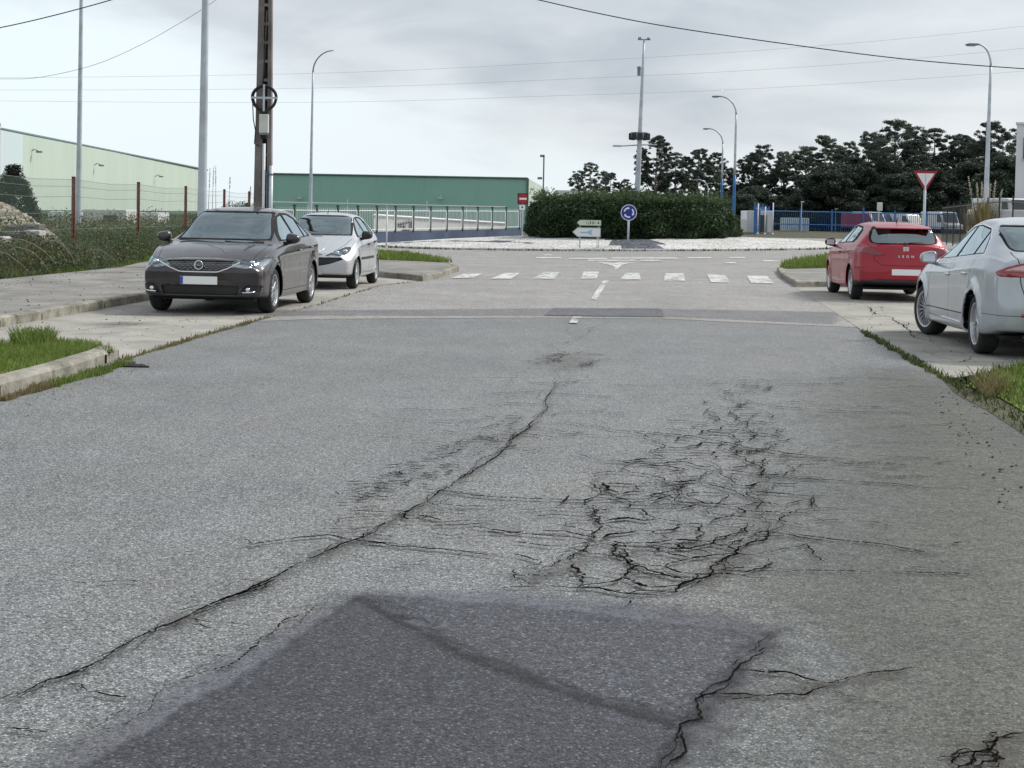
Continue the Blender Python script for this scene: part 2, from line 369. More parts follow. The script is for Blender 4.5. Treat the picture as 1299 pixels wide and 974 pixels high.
# --- outlines on the ground, read where each edge touches the ground
L_edge = [(-3.95, -8), (-3.95, 6), P(0, 510), P(155, 459), P(250, 428), P(400, 388), P(480, 363), P(536, 357)]
R_edge = [P(1010, 366), P(1055, 395), P(1100, 425), P(1215, 492), P(1299, 560), (3.3, 7), (3.2, -8)]
seam = [P(400, 404), P(540, 403), P(693, 402.5), P(842, 404), P(980, 411), P(1075, 414)]
L_out = [(-4.3, -8), (-4.3, 25)]
fillet_sheet('road', [(-5.3, -8), (-5.3, 24), (-2.9, 24)] + [] + [P(693, 400), P(842, 401), (5.0, 24.2), (6.6, 24.2), (6.6, -8)], M['asphalt'], 0.0)
# pavement around the roundabout, with the approach road
ring = [(-3.9, 20.2), P(400, 405), P(540, 404), P(693, 403), P(842, 404.5), P(980, 411), (5.6, 21.5), (9, 34), (9.4, 44), (16, 52), (34, 58), (60, 60), (60, 100), (30, 104), (5, 106), (-20, 100), (-40, 92), (-42, 60), (-14, 52), (-9, 44), (-4.5, 36)]
fillet_sheet('roundabout_road', ring, M['asphalt_far'], 0.004, cell=2.0)

# parking bays in concrete
bayL = [(-6.25, 12.0), (-5.3, 12.4), P(0, 440), P(135, 447), P(155, 457), P(250, 427), P(400, 387), P(480, 362), P(536, 356.5), P(484, 352), (-4.6, 38), (-6.0, 30), (-6.35, 20)]
fillet_sheet('parking_bay_left', bayL, M['bay'], 0.008)
bayR = [P(1008, 364), P(1055, 394), P(1100, 424), P(1215, 487), (4.6, 13.2), (12, 13.2), (12.4, 33), P(1060, 365)]
fillet_sheet('parking_bay_right', bayR, M['bay'], 0.008)

# sidewalks on their kerbs
kl = [(-6.2, 4), (-6.15, 14), P(0, 416), P(100, 398), P(190, 381), (-5.45, 31), (-4.75, 36.5), P(484, 352), P(536, 357), P(560, 352), P(582, 344), P(572, 339), P(520, 331), P(470, 327), P(400, 323), (-14, 49.5), (-30, 51)]
swL = [(x-.13 if i < 9 else x, y+.02) for i, (x, y) in enumerate(kl[:7])] + [(P(484, 352)[0]-.05, P(484, 352)[1]+.12), (P(536, 357)[0]-.05, P(536, 357)[1]+.14), (P(560, 352)[0]-.13, P(560, 352)[1]+.05), (P(582, 344)[0]-.14, P(582, 344)[1]-.02), (P(572, 339)[0]-.05, P(572, 339)[1]-.14), (P(520, 331)[0], P(520, 331)[1]-.14), (P(470, 327)[0], P(470, 327)[1]-.14), (-9.3, 47), (-9.0, 38), (-8.7, 35), (-9.3, 27), (-9.9, 18), (-9.9, 4)]
fillet_sheet('sidewalk_left', swL, M['walk'], 0.128, cell=1.5)
strip('kerb_left', kl, .13, .135, M['kerb'], side=-1, jit=.012)
kr = [(40, 55), (22, 53.5), P(1055, 330), P(1010, 337), P(986, 345), P(990, 352), P(1010, 364.5), P(1060, 364), (12, 34.0)]
strip('kerb_right', kr, .14, .13, M['kerb'], side=-1, jit=.012)
swR = [(22, 53.2), (P(1055, 330)[0], P(1055, 330)[1]-.15), (P(1010, 337)[0], P(1010, 337)[1]-.15), (P(986, 345)[0]+.14, P(986, 345)[1]), (P(990, 352)[0]+.14, P(990, 352)[1]), (P(1010, 364.5)[0]+.10, P(1010, 364.5)[1]+.14), (P(1060, 364)[0], P(1060, 364)[1]+.13), (12.0, 34.13), (12.3, 33), (12.3, 13), (30, 13), (30, 52)]
fillet_sheet('sidewalk_right', swR, M['walk'], 0.122, cell=1.5)

def grassy(name, poly, z, n, h0, h1, mat=BLADE, w=.006, label=None, mound=0, lean=.5, seed=1, clump=3):
    r = np.random.default_rng(seed); p = np.array(poly); x0, y0 = p.min(0); x1, y1 = p.max(0); out = []
    cand = r.uniform((x0, y0), (x1, y1), (n*3, 2)); keep = np.zeros(len(cand), bool); px_, py_ = cand[:, 0], cand[:, 1]; j = len(p)-1
    for i in range(len(p)):
        xi, yi = p[i]; xj, yj = p[j]; c = ((yi > py_) != (yj > py_)) & (px_ < (xj-xi)*(py_-yi)/(yj-yi+1e-12)+xi); keep ^= c; j = i
    q = cand[keep][:n]; n = len(q)
    a = r.uniform(0, 2*np.pi, n); dens = .6+.4*np.sin(q[:, 0]*clump+1.3*np.sin(q[:, 1]*clump*.8))*np.sin(q[:, 1]*clump*1.3+q[:, 0]); h = (h0+(h1-h0)*r.random(n)**2)*(.6+.7*dens)
    la = r.uniform(0, 2*np.pi, n); lx = np.cos(la)*h*lean*r.random(n); ly = np.sin(la)*h*lean*r.random(n)
    dx = np.cos(a)*w*r.uniform(.6, 1.4, n); dy = np.sin(a)*w*r.uniform(.6, 1.4, n)
    gzv = np.array([gz(*t) for t in q])+z; V = np.zeros((n, 4, 3))
    V[:, 0] = np.c_[q[:, 0]-dx, q[:, 1]-dy, gzv-.01]; V[:, 1] = np.c_[q[:, 0]+dx, q[:, 1]+dy, gzv-.01]
    V[:, 2] = np.c_[q[:, 0]+lx+dx*.25, q[:, 1]+ly+dy*.25, gzv+h]; V[:, 3] = np.c_[q[:, 0]+lx-dx*.25, q[:, 1]+ly-dy*.25, gzv+h]
    o = obj(name, quads(name, V), mat, kind='stuff')
    if label: tag(o, label, 'grass')
    return o
def line_grass(name, line, width, z, n, h0, h1, mat=BLADE, w=.006, label=None, seed=1):
    pts = [Vector(p) for p in line]; L = []; Rr = []
    for i, p in enumerate(pts):
        t = (pts[min(i+1, len(pts)-1)]-pts[max(i-1, 0)]).normalized(); nn = Vector((t.y, -t.x)); ww = width*(.4+.6*random.random()); L.append(tuple(p+nn*ww)); Rr.append(tuple(p-nn*ww*.6))
    return grassy(name, L+Rr[::-1], z, n, h0, h1, mat, w, label, seed=seed, clump=9)

# corner lawns
gcl = [P(440, 323), P(480, 325.5), P(520, 329), P(573, 339), P(540, 337.5), P(500, 336), P(440, 333)]
fillet_sheet('lawn', gcl, M['turf'], .140); grassy('corner_grass', gcl, .14, 9000, .05, .16, w=.015, label='bright green grass on the far left corner of the sidewalk', seed=3)
gcr = [P(989, 345), P(1008, 338), P(1055, 331), P(1090, 330), P(1090, 344), P(1055, 345), P(1000, 346.5)]
fillet_sheet('lawn', gcr, M['turf'], .135); grassy('corner_grass', gcr, .14, 9000, .06, .20, w=.015, label='bright green grass on the corner just left of the red car', seed=4)
# near left island of grass with its rough kerb
kn = [(-3.98, 2.5), (-4.0, 8), P(0, 503), P(75, 481), P(135, 461), P(150, 455)]
strip('kerb_near', kn, .17, .125, M['kerb'], side=-1, jit=.014, chamfer=.035)
gl = [(-4.17, 2.5), (-4.18, 8), (P(0, 503)[0]-.18, P(0, 503)[1]), (P(75, 481)[0]-.17, P(75, 481)[1]), (P(135, 461)[0]-.17, P(135, 461)[1]+.02), P(146, 446, .1), P(120, 436, .1), P(60, 431, .1), P(0, 436, .1), (-5.9, 12), (-6, 2.5)]
fillet_sheet('lawn', gl, M['turf'], .10)
grassy('island_grass', gl, .10, 52000, .02, .075, w=.0045, label='short bright green grass on the kerbed island at left', seed=5)
tf = [P(10, 432, .1), P(62, 428, .1), P(72, 436, .1), P(30, 441, .1)]
grassy('grass_tuft', tf, .10, 1500, .07, .17, w=.006, label='taller tufts at the back of the grass island at left', seed=6, lean=.9)
line_grass('weeds', resample([P(60, 491), P(120, 474), P(158, 462)], .15, False), .12, 0, 2400, .01, .065, w=.005, label='weeds sprouting along the foot of the near left kerb', seed=7)
line_grass('weeds', resample([P(0, 509), P(60, 491)], .15, False), .07, 0, 1500, .01, .06, DRY, w=.005, label='dry weeds along the foot of the near left kerb', seed=8)
line_grass('weeds', resample([P(155, 457), P(250, 428), P(340, 403)], .3, False), .07, 0, 3000, .01, .05, DRY, w=.008, label='thin dry weeds in the joint between the left parking bay and the road', seed=9)
line_grass('weeds', resample([P(340, 403), P(400, 388), P(480, 363), P(536, 357)], .3, False), .05, 0, 1800, .01, .05, DRY, w=.012, label='sparse weeds in the joint beside the two left cars', seed=10)
# near right verge
gr = [P(1196, 482), P(1240, 476), P(1299, 462), (7.5, 15.2), (7.5, 2), (3.75, 2), (3.72, 8), P(1299, 552), P(1250, 520), P(1212, 500)]
fillet_sheet('verge_soil', gr, M['earth'], .008)
gr2 = [P(1225, 492), P(1245, 478), P(1299, 463), (7.5, 15.2), (7.5, 2), (4.3, 2), (4.1, 9.5), P(1299, 525), P(1262, 503)]
fillet_sheet('lawn', gr2, M['turf'], .02)
grassy('verge_grass', gr2, .02, 42000, .02, .09, w=.005, label='bright green grass on the verge at the right edge', seed=11)
grassy('verge_weeds', gr, .008, 15000, .015, .09, WILD, w=.008, label='dark straggly weeds where the right verge meets the road', seed=12, lean=1.2)
dg = [P(1237, 496), P(1262, 492), P(1274, 503), P(1246, 508)]
grassy('dry_tuft', dg, .02, 420, .06, .17, DRY, w=.006, label='tan dry tuft of grass on the edge of the right verge', seed=13, lean=1.3)
line_grass('weeds', resample([P(1096, 421), P(1150, 452), P(1200, 480), P(1222, 496)], .2, False), .10, 0, 5000, .01, .055, WILD, w=.006, label='strip of weeds growing in the joint beside the right parking bay', seed=14)
line_grass('weeds', resample([P(1100, 423), P(1150, 453), P(1205, 484)], .2, False), .05, 0, 2600, .01, .05, BLADE, w=.006, label='fresh grass growing in the joint beside the silver car', seed=15)
# loose stones and twigs by the right verge
def scatter(name, poly, n, s0, s1, mat, z=0, label=None, cat=None, seed=1, flat=.55, power=2):
    r = random.Random(seed); mb = MB(); p = np.array(poly); x0, y0 = p.min(0); x1, y1 = p.max(0); k = 0
    while k < n:
        q = (r.uniform(x0, x1), r.uniform(y0, y1))
        if not inside(q, poly): continue
        k += 1; s = s0+(s1-s0)*r.random()**power
        Mx = Matrix.Translation((q[0], q[1], z+gz(*q)+s*flat*.5)) @ Matrix.Rotation(r.uniform(0, 6.28), 4, 'Z') @ Matrix.Rotation(r.uniform(-.4, .4), 4, 'X')
        vv = [(r.uniform(.6, 1)*a*s, r.uniform(.6, 1)*b*s*.8, r.uniform(.7, 1)*c*s*flat) for a, b, c in ((.5, 0, 0), (0, .5, 0), (-.5, 0, 0), (0, -.5, 0), (.1, .1, .5), (0, 0, -.5))]
        mb.add(vv, [(0, 1, 4), (1, 2, 4), (2, 3, 4), (3, 0, 4), (1, 0, 5), (2, 1, 5), (3, 2, 5), (0, 3, 5)], Mx)
    o = mb.build(name, mat, kind='stuff')
    if label: tag(o, label, cat or 'debris')
    return o
DEB = plain('debris_dark', (.05, .04, .03), .9, var=.7, vs=9); PEB = plain('pebbles', (.22, .2, .17), .9, var=.5, vs=9)
scatter('debris', [P(1180, 500), P(1215, 495), P(1299, 558), (3.4, 6.5), (2.9, 6.5), P(1250, 640)], 900, .006, .035, DEB, 0, 'dark crumbs of soil and leaves along the right edge of the road', 'debris', 21, power=4)
scatter('gravel', [P(1100, 470), P(1215, 495), P(1299, 560), (3.0, 5), (1.7, 4), (1.3, 6)], 1500, .004, .014, PEB, 0, 'loose grit scattered on the right side of the road', 'gravel', 22, power=3)
scatter('gravel', [P(0, 520), P(160, 462), P(200, 460), P(30, 530)], 260, .006, .025, PEB, 0, 'loose grit along the near left kerb', 'gravel', 23, power=4)

jt = MB()
def joint(a, b_, w=.012, z=.012):
    pts = resample([a, b_], .2, False); r = random.Random(int(a[0]*100))
    for i in range(len(pts)-1):
        if r.random() < .08: continue
        p, q = Vector(pts[i]), Vector(pts[i+1]); t = (q-p).normalized(); nn = Vector((t.y, -t.x))*w*r.uniform(.4, 1); jt.add([(*(p-nn), z), (*(p+nn), z), (*(q+nn), z), (*(q-nn), z)], [(0, 1, 2, 3)])
for y_ in (17.2, 21.6, 26.0, 30.4, 34.5): joint((-5.9, y_-.3), (L_at(y_), y_))
for y_ in (16.6, 20.8, 25.0, 29.2): joint((R_at(y_), y_), (12, y_+.4))
OILM = asphalt('oil_stain', .04, .10, (1.05, 1, .92), alpha=(.2, 1.2, .55), cell=60)
for cx_, cy_, sx_, sy_ in ((-4.3, 23.5, .5, .9), (-3.9, 31, .5, .9), (7.4, 31, .5, .9), (6.3, 19.4, .6, 1.0), (-4.9, 19.6, .35, .5), (8.3, 24.5, .5, .8), (-3.9, 27.3, .3, .6)):
    sheet_alpha('oil_stain', [(cx_+sx_*math.cos(a), cy_+sy_*math.sin(a)) for a in np.linspace(0, 6.28, 9)[:-1]], OILM, .0105, .5, .12)
scatter('litter', [P(1100, 424), P(1215, 486), (12, 14), (12, 30), P(1040, 372)], 500, .008, .04, DEB, .008, 'dry leaf crumbs scattered on the right concrete bay', 'debris', 24, power=4)
scatter('litter', [(-6.1, 14), (-4.2, 14.6), P(250, 428), P(400, 388), (-5.6, 30)], 420, .008, .035, DEB, .008, 'dry leaf crumbs scattered on the left concrete bay', 'debris', 25, power=4)
scatter('litter', [(-9.4, 18), (-6.2, 18), (-5.7, 30), (-8.8, 33)], 500, .01, .05, DEB, .128, 'leaf and soil crumbs scattered on the left sidewalk', 'debris', 26, power=4)
for line_, w_, h_ in ((kl[:7], .132, .137), (kn, .172, .128)):
    for i, q in enumerate(resample(line_, 1.0, False)):
        nx_ = resample(line_, 1.0, False)[min(i+1, 10**6 if i+1 < len(resample(line_, 1.0, False)) else i)]; an = math.atan2(nx_[1]-q[1], nx_[0]-q[0]) if nx_ != q else math.pi/2
        jt.box((0, w_/2, (h_-.045)/2), (.012, w_+.004, h_-.045), Matrix.Translation((q[0], q[1], 0)) @ Matrix.Rotation(an, 4, 'Z'))
jt.build('bay_joints', M['crack'], kind='structure')
# --- wear on the road
sheet_alpha('asphalt_shoulder', [P(1130, 470), P(1215, 492), (3.6, 6), (2.4, 2), (.45, 2), (1.0, 5), (1.3, 6.5)], M['olive'], .006, 1.1, .12)
sheet_alpha('asphalt_band', [P(300, 395), P(693, 391.5), P(842, 392), P(1062, 396), P(1062, 412), P(842, 402), P(693, 401), P(300, 401)], M['patch_far'], .012, .25, .12)
sheet_alpha('asphalt_repair', [P(703, 391.5), P(838, 392), P(843, 403), P(690, 401)], M['patch_dark'], .016, .12, .06)
sheet_alpha('asphalt_repair', [P(822, 372), P(850, 380), P(858, 391), P(828, 391)], M['patch_faint'], .016, 1.0, .15)
sheet_alpha('slurry_border', [P(445, 752), P(640, 752), P(860, 772), P(990, 798), P(962, 850), P(880, 985), P(860, 1100), P(-120, 1100), P(20, 985)], M['patch_dust'], .006, .16, .022)
sheet_alpha('asphalt_patch', [P(452, 757), P(600, 836), P(750, 890), P(862, 923), P(835, 985), P(800, 1120), P(-20, 1120), P(95, 985), P(330, 845)], M['patch'], .010, .075, .015)
sheet_alpha('asphalt_patch', [P(462, 755), P(600, 766), P(760, 780), P(930, 804), P(962, 812), P(872, 915), P(750, 888), P(600, 834)], M['patch2'], .009, .12, .015)

sheet_alpha('joint_stain', [P(985, 796), P(950, 835), P(905, 885), P(862, 925), P(830, 990), P(850, 990), P(880, 925), P(925, 880), P(965, 830), P(992, 802)], M['joint_dark'], .0119, .06, .02)
sheet_alpha('joint_stain', [P(452, 757), P(600, 832), P(750, 886), P(862, 920), P(858, 930), P(745, 896), P(595, 842), P(448, 762)], M['joint_dark'], .0118, .05, .02)
for l_ in ([(0, 885), (90, 852), (230, 785), (350, 731), (460, 681), (580, 608), (672, 541), (704, 486), (712, 488), (680, 545), (590, 614), (470, 690), (355, 741), (240, 796), (95, 864), (0, 897)],):
    sheet_alpha('joint_stain', [P(*q) for q in l_], M['stain_thin'], .0122, .07, .03)
# --- cracks: real narrow ribbons, wandering
crk = MB()
def wander(pts, amp, depth=5, seed=0):
    r = random.Random(seed); pts = [Vector(p) for p in pts]
    for d in range(depth):
        out = [pts[0]]
        for a, b in zip(pts, pts[1:]):
            L = (b-a).length
            if L < .02: out.append(b); continue
            m_ = (a+b)/2; t = (b-a).normalized(); out += [m_+Vector((t.y, -t.x))*r.gauss(0, amp*L), b]
        pts = out
    return pts
def crack(pts, w, amp=.13, seed=0, z=.0145, gap=.0, lo=.25, hi=1.5):
    pts = wander(pts, amp, 6, seed); r = random.Random(seed+5); n = len(pts); wd = r.random()
    seg = []
    for i, p in enumerate(pts):
        t = (pts[min(i+1, n-1)]-pts[max(i-1, 0)]); t = t.normalized() if t.length > 1e-9 else Vector((1, 0)); nn = Vector((t.y, -t.x)); wd = min(hi, max(lo, wd+r.gauss(0, .2)))
        ww = w*wd*(1+1.6*abs(t.x))*min(1, 6*(i+.3)/n, 6*(n-i)/n)*.5; seg.append((p, nn, ww))
    for (p, a, wa), (q, b, wb) in zip(seg, seg[1:]):
        if r.random() < gap: continue
        crk.add([(*(p-a*wa), z), (*(p+a*wa), z), (*(q+b*wb), z), (*(q-b*wb), z)], [(0, 1, 2, 3)])
def pc(l, w, amp=.12, seed=0, gap=.0):
    q = [P(*p) for p in l]; crack(q, w*.50, amp*.62, seed, gap=gap+.03)
    if w > .009: crack(q, w*.30, amp*.85, seed+777, gap=gap+.15); crack(q, w*.22, amp*1.25, seed+1777, gap=gap+.3)
main = [(-60, 925), (0, 890), (90, 858), (170, 815), (230, 790), (300, 758), (350, 735), (410, 705), (460, 685), (520, 650), (580, 612), (640, 572), (672, 545), (692, 515), (704, 488), (712, 468)]
pc(main, .013, .05, 1); pc([(0, 900), (60, 868), (130, 842), (200, 800), (236, 786)], .010, .08, 3)
pc([(236, 786), (280, 765), (350, 738)], .014, .1, 4)
pc([(712, 468), (722, 450), (740, 425), (752, 402)], .012, .1, 5, .3)
for i in range(16):
    x = 668+random.random()*80; y = 445+random.random()*24; pc([(x, y), (x+random.uniform(8, 30), y+random.uniform(-5, 5))], .012, .2, 30+i)
pc([(270, 683), (320, 695), (360, 688), (415, 682), (460, 690), (560, 700), (650, 712)], .010, .10, 6)
pc([(415, 687), (440, 660), (520, 655), (560, 650)], .006, .15, 7); pc([(515, 650), (520, 662)], .018, .2, 8)
pc([(50, 738), (110, 744), (160, 740), (185, 742)], .008, .12, 9); pc([(450, 627), (400, 668)], .004, .2, 10, .4)
pc([(80, 870), (110, 882), (160, 890)], .010, .12, 11); pc([(0, 930), (60, 935)], .010, .1, 12); pc([(190, 828), (290, 832)], .005, .12, 13)
for i in range(110):
    t = random.random(); x = 440+t*210+random.gauss(0, 16); y = 636-t*100+random.gauss(0, 8); pc([(x, y), (x+random.uniform(6, 26), y+random.uniform(-5, 5))], .010, .2, 60+i)
rb = random.Random(77)
for i in range(34):
    t = rb.random(); k_ = min(len(main)-2, int(t*(len(main)-1))); a_ = Vector(main[k_]).lerp(Vector(main[k_+1]), rb.random()); sg_ = rb.choice((-1, 1)); L_ = rb.uniform(20, 95)
    pc([tuple(a_), (a_.x+sg_*L_*.5, a_.y+rb.uniform(-5, 9)), (a_.x+sg_*L_, a_.y+rb.uniform(-6, 12))], rb.uniform(.004, .010), .14, 2000+i, .12)
for i in range(150):
    x = rb.uniform(430, 1150); y = rb.uniform(480, 740); L_ = rb.uniform(25, 130); pc([(x, y), (x+L_*.5, y+rb.uniform(-3, 4)), (x+L_, y+rb.uniform(-4, 6))], rb.uniform(.004, .010), .10, 2100+i, .2)
for i in range(26):
    x = rb.uniform(900, 990); y = rb.uniform(470, 620); pc([(x, y), (x+rb.uniform(-20, 30), y+rb.uniform(2, 14))], rb.uniform(.006, .012), .2, 2200+i, .1)
# edges of the patch
pc([(445, 752), (395, 778), (330, 815), (200, 885), (60, 960)], .010, .10, 14, .25); pc([(985, 800), (950, 835), (905, 885), (862, 925), (835, 985)], .008, .12, 15); pc([(978, 810), (930, 858), (890, 900)], .006, .14, 16)
pc([(862, 930), (840, 985)], .009, .1, 17)
pc([(930, 855), (1000, 858), (1050, 872), (1105, 858), (1160, 852)], .010, .1, 18); pc([(905, 885), (960, 888), (1020, 887), (1050, 876)], .014, .12, 19); pc([(1050, 878), (1100, 895), (1150, 905)], .004, .12, 20)
pc([(1210, 985), (1235, 960), (1262, 946), (1299, 935)], .012, .2, 21); pc([(1225, 990), (1250, 955)], .010, .2, 22)
# long transverse lines
for i, l in enumerate([[(560, 628), (660, 635), (760, 638), (830, 636)], [(586, 668), (660, 680), (735, 686)], [(700, 535), (780, 548), (880, 556), (960, 572), (1090, 588)], [(980, 606), (1060, 612), (1130, 616), (1180, 622)], [(1000, 680), (1060, 688), (1120, 694), (1190, 708)], [(840, 545), (880, 552)], [(925, 505), (990, 518), (1080, 524), (1200, 528)], [(690, 500), (780, 506)]]):
    pc(l, .012, .07, 200+i, .15)
# wheel-path cracks
pc([(915, 470), (925, 500), (940, 515), (938, 532), (960, 560), (968, 600), (966, 640), (972, 665), (965, 690)], .012, .16, 40)
pc([(975, 660), (960, 690), (920, 712), (900, 735), (860, 755), (800, 758), (760, 750), (700, 748), (650, 740)], .012, .12, 41)
pc([(650, 742), (700, 722), (742, 700), (752, 680), (742, 640), (775, 625), (770, 600)], .011, .16, 42)
pc([(790, 690), (800, 720), (850, 735), (890, 742)], .014, .15, 43); pc([(742, 640), (800, 645), (870, 640), (960, 645)], .012, .12, 44)
pc([(870, 600), (862, 630), (900, 655), (960, 660)], .010, .15, 45); pc([(820, 590), (860, 610), (960, 600)], .008, .15, 46); pc([(1020, 630), (1030, 648), (1000, 655)], .008, .2, 47)
pc([(965, 640), (930, 625), (880, 612), (840, 628), (800, 640)], .012, .15, 48); pc([(742, 690), (790, 696), (860, 700), (905, 690), (960, 665)], .012, .15, 49)
# crazing between them: edges of a cell pattern on the ground, most of them broken
zone = [P(650, 745), P(735, 640), P(760, 590), P(860, 545), P(925, 495), P(975, 540), P(1035, 620), P(1030, 690), P(930, 745), P(800, 760)]
zp = np.array(zone); z0 = zp.min(0)-.3; z1 = zp.max(0)+.3; rr = random.Random(5); seeds = []
yv = z0[1]
while yv < z1[1]:
    xv = z0[0]
    while xv < z1[0]: seeds.append(Vector((xv+rr.uniform(-.10, .10), yv+rr.uniform(-.24, .24)))); xv += .22
    yv += .32
vv, ee, ff, *_ = delaunay_2d_cdt(seeds, [], [], 0, 1e-5)
def circum(a, b, c):
    d = 2*(a.x*(b.y-c.y)+b.x*(c.y-a.y)+c.x*(a.y-b.y))
    if abs(d) < 1e-9: return (a+b+c)/3
    s1, s2, s3 = a.length_squared, b.length_squared, c.length_squared
    return Vector(((s1*(b.y-c.y)+s2*(c.y-a.y)+s3*(a.y-b.y))/d, (s1*(c.x-b.x)+s2*(a.x-c.x)+s3*(b.x-a.x))/d))
em = {}
for q in ff:
    c = circum(*(vv[t] for t in q))
    for i in range(3): em.setdefault(tuple(sorted((q[i], q[(i+1) % 3]))), []).append(c)
for i, (kk, cs) in enumerate(em.items()):
    if len(cs) == 2 and (cs[0]-cs[1]).length < 1.6:
        mid_ = (cs[0]+cs[1])/2; s_ = sdist(mid_, zone)
        if s_ > -.12 and rr.random() < (.92 if s_ > .1 else .55): crack([cs[0], cs[1]], rr.uniform(.006, .013)*(1.0 if s_ > .1 else .7), .10, 1000+i, gap=.06, lo=.4, hi=1.3)
pc([(1088, 384), (1110, 398), (1150, 418), (1182, 437)], .022, .06, 300, .1); pc([(1182, 437), (1215, 462)], .012, .1, 301, .3); pc([(1080, 374), (1120, 392)], .012, .12, 302, .3); pc([(30, 425), (120, 418), (200, 409), (330, 400)], .012, .08, 303, .3)
crk.build('road_cracks', M['crack'], kind='structure')
for i, (l, fth) in enumerate([([(655, 738), (745, 700), (760, 715), (680, 752)], .12), ([(895, 715), (940, 695), (965, 705), (905, 745), (880, 740)], .14), ([(955, 560), (972, 600), (975, 650), (962, 650), (955, 600)], .12), ([(1040, 870), (1150, 850), (1160, 858), (1060, 885)], .09), ([(690, 447), (745, 452), (740, 470), (700, 472)], .5), ([(905, 880), (1040, 868), (1050, 880), (910, 892)], .08), ([(385, 705), (445, 680), (450, 690), (400, 712)], .08), ([(210, 780), (245, 778), (240, 800), (215, 798)], .06), ([(1225, 940), (1310, 925), (1330, 990), (1210, 990)], .15)]):
    sheet_alpha('dirt_stain', [P(*q) for q in l], M['stain'], .0125, fth, .03 if l[0][1] > 500 else .15)

# --- painted markings
def poly_px(name, px, mat, z=.02):
    return fillet_sheet(name, [P(*p) for p in px], mat, z)
for a in [((572, 353.5), (600, 353.5), (612, 348), (590, 348)), ((622, 354.5), (649, 354.5), (659, 347), (641, 347)), ((676, 354.5), (703, 354.5), (710, 346), (690, 346)), ((737, 354.5), (757, 354.5), (760, 345.5), (740, 345.5)),
          ((786, 355.5), (813, 355.5), (811, 347), (794, 347)), ((842, 357), (869, 357), (867, 347.5), (844, 347.5)), ((902, 359), (926, 359.3), (920, 349.3), (897, 349)), ((953, 360), (982, 360.5), (973, 351), (947, 350.5))]:
    poly_px('crosswalk_stripe', a, M['paint'] if a[0][0] not in (737, 786) else M['paint_thin'])
poly_px('centre_line', [(749, 381), (757, 381), (772, 357), (765, 357)], M['paint'])
poly_px('centre_line', [(722, 411), (732, 411), (737, 403), (727, 403)], M['paint_thin'])
poly_px('arrow_marking', [(779, 343), (783, 342.5), (789, 336.5), (806, 333.3), (786, 332.8), (778, 334.6), (764, 332.6), (757, 333), (776, 337.5), (780, 339.5)], M['paint'])
for i, (x0, x1, y) in enumerate([(680, 712, 327.6), (722, 770, 328.6), (776, 860, 328.0), (872, 902, 327.6), (746, 806, 330.8), (812, 840, 331), (920, 934, 334), (925, 945, 327.4), (968, 990, 331.6), (690, 700, 324)]):
    poly_px('yield_line', [(x0, y+.75), (x1, y+.75), (x1, y-.75), (x0, y-.75)], M['paint_thin'] if i % 2 else M['paint'], .021)

# --- the central island of the roundabout
ICX, ICY, IR = 5.2, 78.0, 12.0
strip('island_kerb', [(ICX+math.cos(a)*IR, ICY+math.sin(a)*IR) for a in np.linspace(0, 2*np.pi, 80)], .2, .10, M['kerb_w'], side=-1, jit=.0)
def gravel_mat(name, a, b_, sc=11):
    m, nt, b = newmat(name); k = N(nt); p = k.pos(); vo = k.voro(p, sc); sp = nt.nodes.new('ShaderNodeSeparateColor'); nt.links.new(vo.outputs['Color'], sp.inputs[0])
    c = k.ramp(sp.outputs[0], [(0, a), (1, b_)]); c = k.mix(k.mr(k.noise(p, .5, 6, .65), .35, .65), c, k.mix(1.0, c, (.78, .76, .72), 'MULTIPLY')); c = k.mix(k.mr(vo.outputs['Distance'], .45, .8), c, tuple(x*.35 for x in a))
    nt.links.new(c, b.inputs['Base Color']); b.inputs['Roughness'].default_value = .85; k.bump(k.m('MULTIPLY', vo.outputs['Distance'], -1), 1, .05, b); return m
GW = gravel_mat('white_gravel', (.70, .69, .67), (.90, .89, .87)); GD = gravel_mat('slate_gravel', (.03, .035, .05), (.20, .21, .25), 8)
v = []; f = []; fm = []; RN, AN = 14, 120
for i in range(RN+1):
    rad = IR-.2-(IR-.2-4.2)*i/RN
    for j in range(AN):
        a = 2*math.pi*j/AN; x = ICX+math.cos(a)*rad; y = ICY+math.sin(a)*rad; hh = .09+.36*(1-(1-i/RN)**1.7)
        v.append((x, y, gz(x, y)+hh+random.uniform(-.012, .012)))
for i in range(RN):
    for j in range(AN):
        f.append((i*AN+j, i*AN+(j+1) % AN, (i+1)*AN+(j+1) % AN, (i+1)*AN+j)); q = v[i*AN+j]
        dk = (4.1 < q[0] < 6.25 and q[1] < ICY) or (q[0] < 0.8 and abs((q[1]-68.5)+1.15*(q[0]-.8)-1.0+.3*math.sin(q[0]*2.1)) < .5 and q[1] < ICY)
        fm.append(1 if dk else 0)
v.append((ICX, ICY, .5)); c0 = len(v)-1
for j in range(AN): f.append((RN*AN+j, RN*AN+(j+1) % AN, c0)); fm.append(0)
o = obj('gravel_mound', mesh('gravel_mound', v, f), [GW, GD], smooth=True, kind='structure'); o.data.polygons.foreach_set('material_index', fm)
line_grass('weeds', resample([(ICX+math.cos(a)*(IR+.05), ICY+math.sin(a)*(IR+.05)) for a in np.linspace(R(200), R(340), 40)], .5, False), .14, 0, 9000, .03, .14, WILD, w=.03, label='weeds along the kerb of the roundabout island', seed=31)
